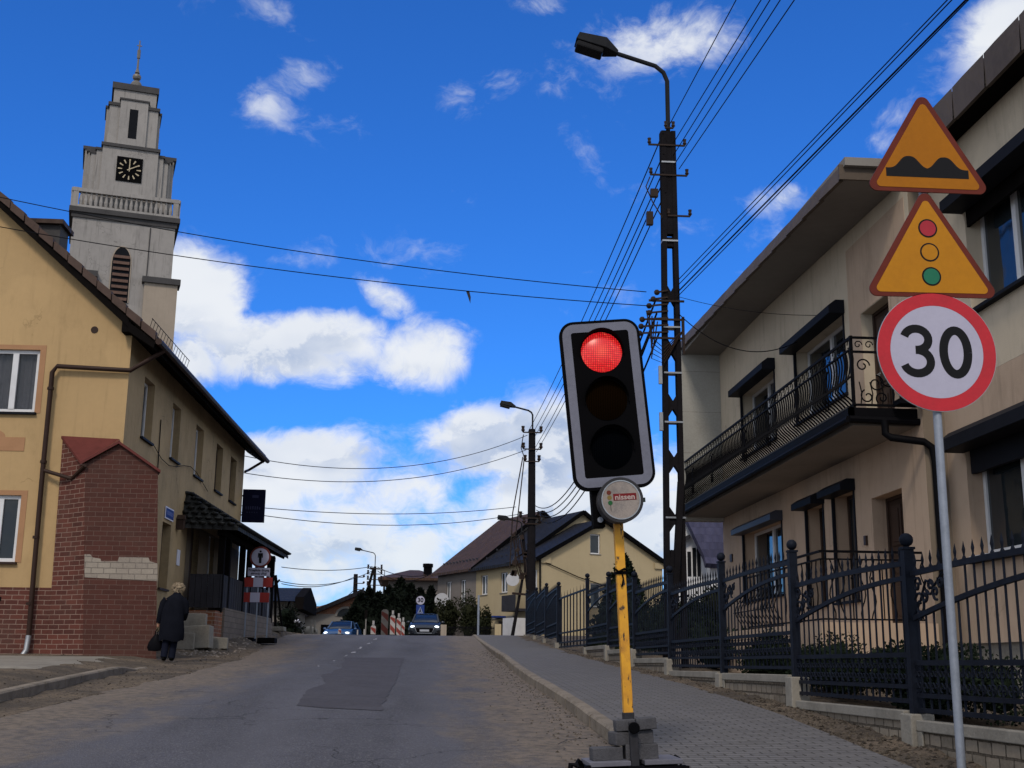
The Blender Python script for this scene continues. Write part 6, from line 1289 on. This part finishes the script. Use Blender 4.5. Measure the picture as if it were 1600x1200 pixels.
# grey section with brown-red roof
yg, H3, F3_, F3L, rf3 = house('terraced_house', (H(0, 9.16, 0).x, H(0, 9.16, 0).y), ad, 'grey rendered house with brown red tiled roof and satellite dish, left end of the terrace', 6.4, 9.6, 7.85, 11.6, M['greyhouse'], M['redtile'], 2.2, .45,
    wins_side=[(1.6, 2.5, 5.5, 7.0), (4.0, 4.9, 5.5, 7.0)])
MB().disc(F3L(4.2, .6, 5.7), (1, -.1, 0), (0, 0, 1), .50, .05, 20).build('satellite_dish', M['dish'], yg)
b = MB()
for k in range(11): b.bar(H3(.3, .4 + k * .55, 8.28), H3(.3, .7 + k * .55, 8.34), .04, .1)
props(b.build('snow_guard', M['board'], rf3), kind='stuff')
# hip roofed dark house
hp = at(597, 905, 118); hx0, hx1 = at(597, 905, 118).x, at(694, 905, 118).x; hr = thing('hip_roof_house', (hx0, 118, 3), 0, 'dark brown house with low hipped roof and black chimney behind the conifers', 'house')
ze = at(640, 903, 118).z; zr = at(640, 890, 118).z
MB().box(hx0 + .6, hx1, 118.6, 127, 2, ze).build('wall', M['greyhouse'], hr)
a = [Vector((hx0 - .4, 117.6, ze)), Vector((hx1 + .4, 117.6, ze)), Vector((hx1 + .4, 128, ze)), Vector((hx0 - .4, 128, ze))]; rdg = [Vector((at(640, 890, 118).x, 122.5, zr + .3)), Vector((at(655, 890, 118).x, 122.5, zr + .3))]
hrf = MB().add(a + rdg + [p - Vector((0, 0, .25)) for p in a], [(0, 1, 5, 4), (1, 2, 5), (2, 3, 4, 5), (3, 0, 4), (0, 1, 7, 6), (3, 0, 6, 9), (1, 2, 8, 7), (6, 7, 8, 9)]).build('roof', M['redtile'], hr)
cpx = at(669, 884, 118); MB().tube([(cpx.x, 120, ze), (cpx.x, 120, cpx.z)], .42, 8).tube([(cpx.x, 120, cpx.z), (cpx.x, 120, cpx.z + .35)], .5, 8).build('chimney', M['black'], hrf)
# brick gabled house on the left with the arched window
bx0, bx1 = at(462, 975, 98).x, at(640, 975, 98).x; az = at(560, 928, 98).z; bzw = at(500, 957, 98).z
bg2 = thing('brick_house', (bx0, 98, 2.9), 0, 'low house with orange brick gable, arched window and white ground floor, left of the conifers', 'house')
FBk = Fr((0, 98, 0), (1, 0, 0), (0, -1, 0)); cxa = at(566, 940, 98).x
zb1 = at(500, 959, 98).z
MB().fprism(FBk, [(bx0, zb1), (bx1 - .5, zb1), (bx1 - .5, zb1 + .3), (cxa, az), (bx0, zb1 - .2 + .25)], -.3, .0).build('brick_gable', M['oldbrick'], bg2)
MB().fbox(FBk, bx0 + .5, bx1, -8, -.02, 2, zb1 - .0).build('wall', M['soffit'], bg2)
rfb = MB().prism([(bx0 - 1, 97.3, at(462, 974, 97.3).z), (cxa, 97.3, az + .35), (bx1 + 1, 97.3, at(462, 974, 97.3).z), (bx1 + 1, 97.3, at(462, 974, 97.3).z - .3), (cxa, 97.3, az - .0), (bx0 - 1, 97.3, at(462, 974, 97.3).z - .3)], (0, 9, 0)).build('roof', M['blacktile'], bg2)
ca = at(541, 963, 98); b = MB(); wv = 62 / 10 / FPX * 98 
P = [(ca.x + .72 * math.cos(R(t)), ca.z + .62 * math.sin(R(t))) for t in range(0, 181, 15)]
wn = MB().fprism(FBk, [(x + (x - ca.x) * .25, z + (z - ca.z) * .25) for x, z in P], .0, .04).build('arched_window', M['soffit'], bg2); MB().fprism(FBk, P, .041, .06).build('pane', M['glass'], wn)
gx0, gx1 = at(501, 985, 98).x, at(520, 985, 98).x; gz0, gz1 = at(510, 992, 98).z, at(510, 976, 98).z
wn = MB().fbox(FBk, gx0, gx1, .0, .06, gz0, gz1).build('window', M['black'], bg2); MB().fbox(FBk, gx0 + .5, gx1 - .2, .061, .08, gz0 + .1, gz1 - .1).build('pane', M['board'], wn)
# dark roofed house just past the porch
dx0, dx1 = at(405, 930, 62).x, at(461, 930, 62).x; dh = thing('dark_roof_house', (dx0, 62, 2.7), 0, 'small pale house under a steep dark roof just past the porch of the yellow house', 'house')
zt_ = at(450, 913, 62).z; zb_ = at(465, 953, 62).z; zw = at(440, 937, 62).z
MB().box(dx0 - 3, dx1, 62.0, 68, 1.8, zw).build('wall', M['soffit'], dh)
rx1 = at(470, 953, 61.5).x
rfd = MB().prism([(dx0 - 4, 61.2, zw - .1), (dx0 - 4, 65, zt_), (dx0 - 4, 69, zw - .1)], (dx1 + .45 - dx0 + 4, 0, 0)).build('roof', M['blacktile'], dh)
MB().prism([(dx1 + .1, 61.1, zb_), (dx1 + .1, 61.1, zw + .1), (dx1 + .1, 65, zt_ + .02), (dx1 + .1, 69, zw + .1), (dx1 + .1, 69, zb_)], (.42, 0, 0)).build('gable_end', M['darkwood'], dh)
MB().tube([(dx1 - .2, 61.5, zw - .1), (dx1 - .5, 61.7, zw - .9), (dx1 - .55, 61.8, 2.6)], .05, 6).build('downpipe', M['rail_iron'], dh)
# dark garden wall and bits beyond the porch
p = at(440, 985, 58); gwl = MB().box(at(418, 985, 58).x, at(470, 985, 58).x, 58, 58.3, 1.8, at(440, 972, 58).z); props(gwl.build('garden_wall', M['board'], loc=(p.x, 58, 2.6)), 'dark grey garden wall beyond the porch, in front of the small dark roofed house', 'wall')
shrub('garden_bush', (at(454, 985, 57).x, 57, 2.6), .8, .6, 1.35, 1200, (.06, .16), M['conifer'], 'dark bush against the garden wall beyond the porch', 'bush', None, 21)
for (px, py, Y, r_, lb) in ((461, 972, 60, .16, 'round white globe at the top of the garden wall'), (447, 963, 60, .13, 'smaller white globe on the wall by the dark roofed house'), (483, 988, 70, .32, 'pale grey boulder before the brick house')):
    c = at(px, py, Y); q = props(MB().ball(c, r_ * 1.3, 12, 8, (1.2, 1, .8)).build('garden_globe' if r_ < .2 else 'boulder', M['white'] if r_ < .2 else M['concrete2'], loc=c, smooth=True), lb, 'garden globe' if r_ < .2 else 'boulder')
for (px, top, lean, lb) in ((485, 968, 0, 'short grey post left of the blue car'), (491, 969, 0, 'pale topped short post nearest the brick house'), (497, 985, .25, 'white plank leaning beside the short posts')):
    c = at(px, 994, 66); zt2 = at(px, top, 66).z; props(MB().bar((c.x + lean * .8, 66, c.z - .3), (c.x - lean * .8, 66, zt2), .16, .1).build('post' if not lean else 'plank', M['soffit'] if lean else M['concrete2'], loc=c), lb, 'post' if not lean else 'plank')
# ------------------------------------------------------------------ white house with blue grey roof
wh = thing('white_house', (10.2, 46, 2.2), 0, 'white house with steep blue grey tiled roof seen between lattice pole and balcony house', 'house')
A0 = at(1068, 830, 46); FWh = Fr((0, 46, 0), (1, 0, 0), (0, -1, 0))
q = [at(x, y, 46) for x, y in ((1062, 905), (1062, 800), (1072, 812), (1110, 885), (1110, 905))]
zl = 2.0
MB().fprism(FWh, [(q[0].x - .1, zl), (q[0].x - .1, at(1060, 840, 46).z), (q[1].x, at(1062, 835, 46).z), (at(1072, 806, 46).x, at(1072, 806, 46).z), (at(1098, 868, 46).x, at(1098, 868, 46).z), (at(1108, 895, 46).x, at(1108, 895, 46).z), (at(1108, 900, 46).x + 2.5, at(1108, 900, 46).z), (at(1108, 905, 46).x + 2.5, zl)], -.3, .0).build('gable_wall', M['whitehouse'], wh)
rp_ = [at(1070, 805, 45.6), at(1140, 806, 45.6), at(1140, 882, 44.6), at(1103, 880, 44.6), at(1100, 868, 44.8)]
wrf = MB().add(rp_ + [p + Vector((0, .2, -.15)) for p in rp_], [(0, 1, 2, 3, 4), (5, 6, 7, 8, 9), (0, 4, 9, 5), (4, 3, 8, 9), (3, 2, 7, 8)]).add([rp_[0], rp_[1], rp_[1] + Vector((0, 7, -4)), rp_[0] + Vector((0, 7, -4))], [(0, 1, 2, 3)]).build('roof', M['bluetile'], wh)
MB().box(at(1102, 905, 46).x, 16, 45.2, 45.8, zl, at(1110, 884, 45).z).build('side_wall', M['whitehouse'], wh)
b = MB(); 
for (px, py) in ((1077, 862), (1085, 856), (1092, 851)): c = at(px, 880, 46); b.fbox(FWh, c.x - .07, c.x + .07, .0, .02, c.z - .5, at(px, py, 46).z)
b.build('window', M['darkroom'], wh); 
MB().fprism(FWh, [(at(1066, 840, 46).x, at(1066, 840, 46).z), (at(1076, 836, 46).x, at(1076, 836, 46).z), (at(1076, 842, 46).x, at(1076, 842, 46).z), (at(1066, 847, 46).x, at(1066, 847, 46).z)], .0, .3).build('canopy', M['board'], wh)
# ------------------------------------------------------------------ conifers and shrubs at the crest
cf = [(562, 930, 3.0, 86), (575, 920, 2.2, 88), (590, 927, 2.6, 85), (606, 918, 2.6, 90), (624, 905, 3.4, 92), (640, 915, 2.6, 88), (655, 922, 2.6, 92), (672, 918, 2.8, 95), (553, 950, 2.4, 84), (668, 935, 2.2, 84), (612, 930, 2.8, 84), (637, 932, 2.6, 83), (655, 938, 2.2, 83), (690, 935, 2.0, 97), (582, 938, 2.6, 84), (598, 933, 2.4, 87)]
names = ['first from the left, squat', 'second from the left', 'third from the left', 'behind the striped boards, pointed', 'tallest, beside the hip roofed house', 'just right of the tallest', 'behind the round 30 sign', 'last before the grey house', 'low one at the left foot', 'low one behind the dark car', 'low one in the middle front', 'front one left of the 30 sign', 'small one under the 30 sign', 'small one by the grey wall', 'front one near the short delineator', 'filling the gap behind the delineator']
for i, (px, top, wd, Y) in enumerate(cf):
    c = at(px, 990, Y); zt2 = at(px, top, Y).z; z0 = 2.75; shrub('conifer', (c.x, Y, z0), wd * .62, wd * .55, zt2 - z0, 2200, (.14, .36), M['conifer'], 'dark conifer in the black row at the crest, ' + names[i], 'conifer', 'dark conifers at the crest', 40 + i, 'cone')
for i, (px, top, wd, Y, lb) in enumerate(((706, 941, 1.35, 74, 'round clipped olive shrub left of its larger twin before the grey house'), (736, 934, 1.75, 72, 'larger round clipped olive shrub before the yellow terrace'), (691, 946, .9, 76, 'small clipped shrub behind the parked dark car'), (755, 944, .9, 73, 'narrow dark shrub at the right of the clipped pair'))):
    c = at(px, 990, Y); z0 = 2.75; zt2 = at(px, top, Y).z; shrub('clipped_shrub', (c.x, Y, z0), wd * .52, wd * .45, (zt2 - z0) * 1.0, 3600, (.07, .18), M['hedge'], lb, 'shrub', 'clipped shrubs at the crest', 80 + i)
# gate pillars, railings and thin pole at the crest
for (px, w_, top, m_, nm, lb) in ((693, 9, 976, 'towerlow', 'gate_pillar', 'beige gate pillar right beside the dark car'), (778, 10, 975, 'house2', 'gate_pillar', 'yellow gate pillar at the end of the railings')):
    a = at(px - w_ / 2, 990, 68); c = at(px + w_ / 2, 990, 68); props(MB().box(a.x, c.x, 68, 68.4, 2.3, at(px, top, 68).z).build(nm, M[m_], loc=(a.x, 68, 2.6)), lb, 'pillar')
b = MB(); a = at(700, 990, 68.2).x; c = at(772, 990, 68.2).x; zt2 = at(735, 981, 68).z; rl = thing('garden_railing', (a, 68.2, 2.6), 0, 'low dark railing between the two gate pillars under the clipped shrubs', 'railing')
for k in range(36): x = lerp(a, c, k / 35); b.bar((x, 68.2, 2.3), (x, 68.2, zt2 + .1), .03)
b.bar((a, 68.2, zt2), (c, 68.2, zt2), .05).bar((a, 68.2, zt2 - .5), (c, 68.2, zt2 - .5), .05); b.build('railing_bars', M['rail_iron'], rl)
a = at(747, 990, 60); props(MB().tube([(a.x, 60, 2.3), (a.x, 60, at(747, 930, 60).z)], .05, 8).build('thin_post', M['galv'], loc=(a.x, 60, 2.6)), 'thin grey metal post at the crest before the clipped shrubs', 'post')
# ------------------------------------------------------------------ roadwork boards
M['gred'] = mat('guide_red', (.22, .042, .034), .55, var=.2); M['gwhite'] = mat('guide_white', (.36, .34, .335), .55, var=.2)
M['gred_dim'] = mat('shaded_guide_red', (.055, .016, .014), .8, var=.3); M['gwhite_dim'] = mat('shaded_guide_white', (.085, .08, .08), .8, var=.4, scale=4)  # shade painted in: darker guide colours for the board behind the trio
def guide(px0, px1, top, Y, lb, lamp=True, low=992, dim=''):
    a = at(px0, 990, Y); c = at(px1, 990, Y); zt2 = at(px0, top, Y).z; cx = (a.x + c.x) / 2; hw = (c.x - a.x) / 2; z0 = prof(Y) - .02; r = thing('guide_board', (cx, Y, z0), 0, lb, 'guide board', 'red and white guide boards along the roadworks'); F = Fr((cx, Y, 0), (1, 0, 0), (0, -1, 0))
    r_ = min(hw * .9, .09); out = [(-hw, z0 + .05), (hw, z0 + .05), (hw, zt2 - r_), (hw - r_, zt2), (-hw + r_, zt2), (-hw, zt2 - r_)]
    MB().fprism(F, out, -.03, .0).build('board_face', M['gwhite' + dim], r)
    b = MB(); st = hw * 2.1; z = z0 + .1
    while z + st * 1.9 < zt2 + st * .6: 
        q = [(-hw + .01, z + st * .9), (hw - .01, z), (hw - .01, min(zt2 - r_, z + st * .95)), (-hw + .01, min(zt2 - r_, z + st * 1.85))]; b.fprism(F, q, .002, .006); z += st * 1.95
    b.build('red_stripe', M['gred' + dim], r)
    MB().fbox(F, -hw - .1, hw + .1, -.3, .25, z0 - .1, z0 + .08).build('foot', M['black'], r)
    if lamp: MB().tube([(cx, Y, zt2), (cx, Y, zt2 + .18)], .05, 8).build('beacon_stub', M['gwhite'], r)
guide(609, 617, 960, 57, 'tallest bright guide board with a stub on top, left of its two neighbours')
guide(619, 626, 964, 62, 'middle guide board, second tallest, right of the tallest bright one')
guide(627, 632, 970, 67, 'smallest guide board at the right of the three, nearest the dark car')
guide(579, 587, 976, 57, 'single small guide board standing apart before the conifers')
guide(595, 606, 952, 64, 'large dim striped board standing behind the bright trio', lamp=False, dim='_dim')
guide(528, 533, 982, 57, 'low guide board in front of the blue car', lamp=False)
for px, top in ((558.5, 984), (569, 983)):
    a = at(px, 992, 57); props(MB().tube([(a.x, 57, 2.4), (a.x, 57, at(px, top, 57).z)], .035, 6).build('marker_post', M['gwhite'], loc=(a.x, 57, 2.6)), 'short pale marker post %s the signal mast' % ('left of' if px < 560 else 'at the foot of'), 'post')
a = at(571, 992, 60); sm_ = thing('signal_mast', (a.x, 60, 2.6), 0, 'slim pale pole with a small signal head facing away, before the conifers', 'traffic light'); MB().tube([(a.x, 60, 2.3), (a.x, 60, at(571, 965, 60).z)], .03, 6).build('pole', M['soffit'], sm_); c = at(572, 958, 60); MB().obox(c + Vector((0, 0, -.05)), .14, .12, .4).build('signal_head', M['darkwood'], sm_)
# far 30 sign with blue crossing sign
Y = 74; c = at(657, 938, Y); fs2 = thing('road_sign_post', (c.x, Y, 2.8), 0, 'distant round 30 sign above a blue crossing sign behind the dark car', 'road sign'); F = Fr((c.x, Y, 0), (1, 0, 0), (0, -1, 0))
MB().tube([(c.x, Y + .05, 2.6), (c.x, Y + .05, c.z)], .035, 6).build('post', M['galv'], fs2)
q = MB().disc(F(0, 0, c.z), (1, 0, 0), (0, 0, 1), .29, .02, 28).build('speed_limit_sign', M['board'], fs2); MB().disc(F(0, .02, c.z), (1, 0, 0), (0, 0, 1), .25, .004, 28).build('sign_face', M['signwhite'], q)
text_mb('30', F, 0, c.z, .027, .36, .004, .012).build('digits', M['signblack'], q)
c2 = at(657, 953, Y); q = MB().fbox(F, -.24, .24, .0, .02, c2.z - .33, c2.z + .3).build('crossing_sign', M['signblue'], fs2); MB().fprism(F, [(-.17, c2.z - .2), (.17, c2.z - .2), (0, c2.z + .2)], .021, .024).build('white_triangle', mat('dim_white', (.22, .26, .4), .5), q)
b = MB().fprism(F, [(-.02, c2.z + .1), (.02, c2.z + .1), (.03, c2.z - .03), (.09, c2.z - .18), (.05, c2.z - .18), (0, c2.z - .08), (-.06, c2.z - .18), (-.1, c2.z - .18), (-.03, c2.z)], .0245, .027); b.build('walker_symbol', M['signblack'], q)
# ------------------------------------------------------------------ cars
def car(loc, rz, m, label, sc_=1.0):
    r = thing('car', loc, rz, label, 'car'); inv = FR[r.name]
    def W(x, y, z): return inv @ Vector((x, y, z))
    # local: +y is the nose (turned towards the camera by rz)
    hw = .87; st = [(-1.95, .62, .78, .35, .95, .80), (-1.8, .80, .92, .28, 1.02, .84), (-1.1, .87, .98, .25, 1.05, .86), (0, .87, 1.0, .22, 1.0, .87), (.9, .87, .99, .22, .96, .86), (1.5, .85, .95, .24, .86, .82), (1.85, .78, .90, .26, .74, .72), (2.0, .60, .70, .30, .62, .55)]
    rows = []
    for (y, hwb, hwm, z0, z1, hwt) in st:
        half = [(0, z0), (hwb * .9, z0), (hwb, z0 + .08), (hwm * .98 if hwm < 1 else .88, (z0 + z1) / 2), (min(hwm, .88), z1 - .12), (hwt, z1), (hwt * .6, z1 + .03), (0, z1 + .045)]
        rows.append([W(x, y, z) for x, z in half] + [W(-x, y, z) for x, z in half[::-1][1:]])
    b = MB().sheet(rows); n = len(rows[0]); b.add(rows[0], [tuple(range(n))]); b.add(rows[-1], [tuple(range(n))])
    b.build('body', m, r, smooth=True)
    # cabin
    gl = MB(); cab = [(-1.85, .72, 1.0, .60), (-1.35, .74, 1.40, .58), (-.4, .76, 1.47, .60), (.25, .76, 1.43, .60), (1.0, .74, .97, .70)]
    rr = [[W(-b_, y, .95), W(-t, y, z), W(-t * .5, y, z + .025), W(t * .5, y, z + .025), W(t, y, z), W(b_, y, .95)] for y, b_, z, t in cab]; gl.sheet(rr); gl.build('windows', M['carglass'], r, smooth=True)
    rf = MB().sheet([[W(-t * 1.0, y, z + .006), W(-t * .5, y, z + .035), W(t * .5, y, z + .035), W(t, y, z + .006)] for y, b_, z, t in cab[1:4]]).build('roof', m, r, smooth=True)
    b = MB()
    for s in (-1, 1): b.bar(W(s * .61, .25, 1.44), W(s * .735, 1.02, .98), .06).bar(W(s * .60, -.4, 1.46), W(s * .78, -.42, .98), .05).bar(W(s * .59, -1.35, 1.40), W(s * .73, -1.85, 1.0), .09)
    b.build('pillars', m, r)
    for s in (-1, 1):
        for y in (-1.25, 1.25):
            w_ = MB().tube([W(s * .66, y, .31), W(s * .87, y, .31)], .31, 20).build('wheel', M['tyre'], r); MB().tube([W(s * .872, y, .31), W(s * .885, y, .31)], .20, 14).build('rim', M['zinc'], w_)
        MB().ball(W(s * .96, .78, .98), .10, 10, 6, (1.1, .7, .8)).build('wing_mirror', m, r, smooth=True)
        MB().ball(W(s * .66, 1.83, .70), .13, 10, 6, (1.1, .9, .55)).build('headlight', M['headlight'], r, smooth=True)
        MB().ball(W(s * .62, 1.93, .40), .07, 8, 6, (1.3, .6, .7)).build('fog_light', M['chrome'], r)
    g_ = MB().add([W(x, 2.0 + (.0 if abs(x) < .4 else -.08), z) for x, z in ((-.5, .60), (.5, .60), (.42, .38), (-.42, .38))], [(0, 1, 2, 3)])
    g_ = MB().prism([W(-.52, 1.93, .62), W(.52, 1.93, .62), W(.40, 1.93, .36), W(-.40, 1.93, .36)], (FR[r.name].to_3x3() @ Vector((0, .085, 0)))).build('grille', M['black'], r)
    MB().tube([W(-.54, 2.02, .63), W(-.41, 2.025, .35), W(.41, 2.025, .35), W(.54, 2.02, .63)], .016, 5).build('grille_trim', M['chrome'], g_)
    MB().add([W(x, y, z) for x in (-.26, .26) for y in (2.02, 2.04) for z in (.44, .55)], BOXF).build('number_plate', M['plate'], r)
    return r
cz = prof(69) + .0
c = at(666, 990, 69); car((c.x + .0, 71, cz + .0), R(180 - 3), M['foil'], 'dark blue hatchback with lit headlights driving towards the camera over the crest')
c = at(535, 990, 79); car((c.x, 79, cz - .2), R(180 - 8), M['carblue'], 'blue car with one headlight visible, half sunk behind the crest on the left')
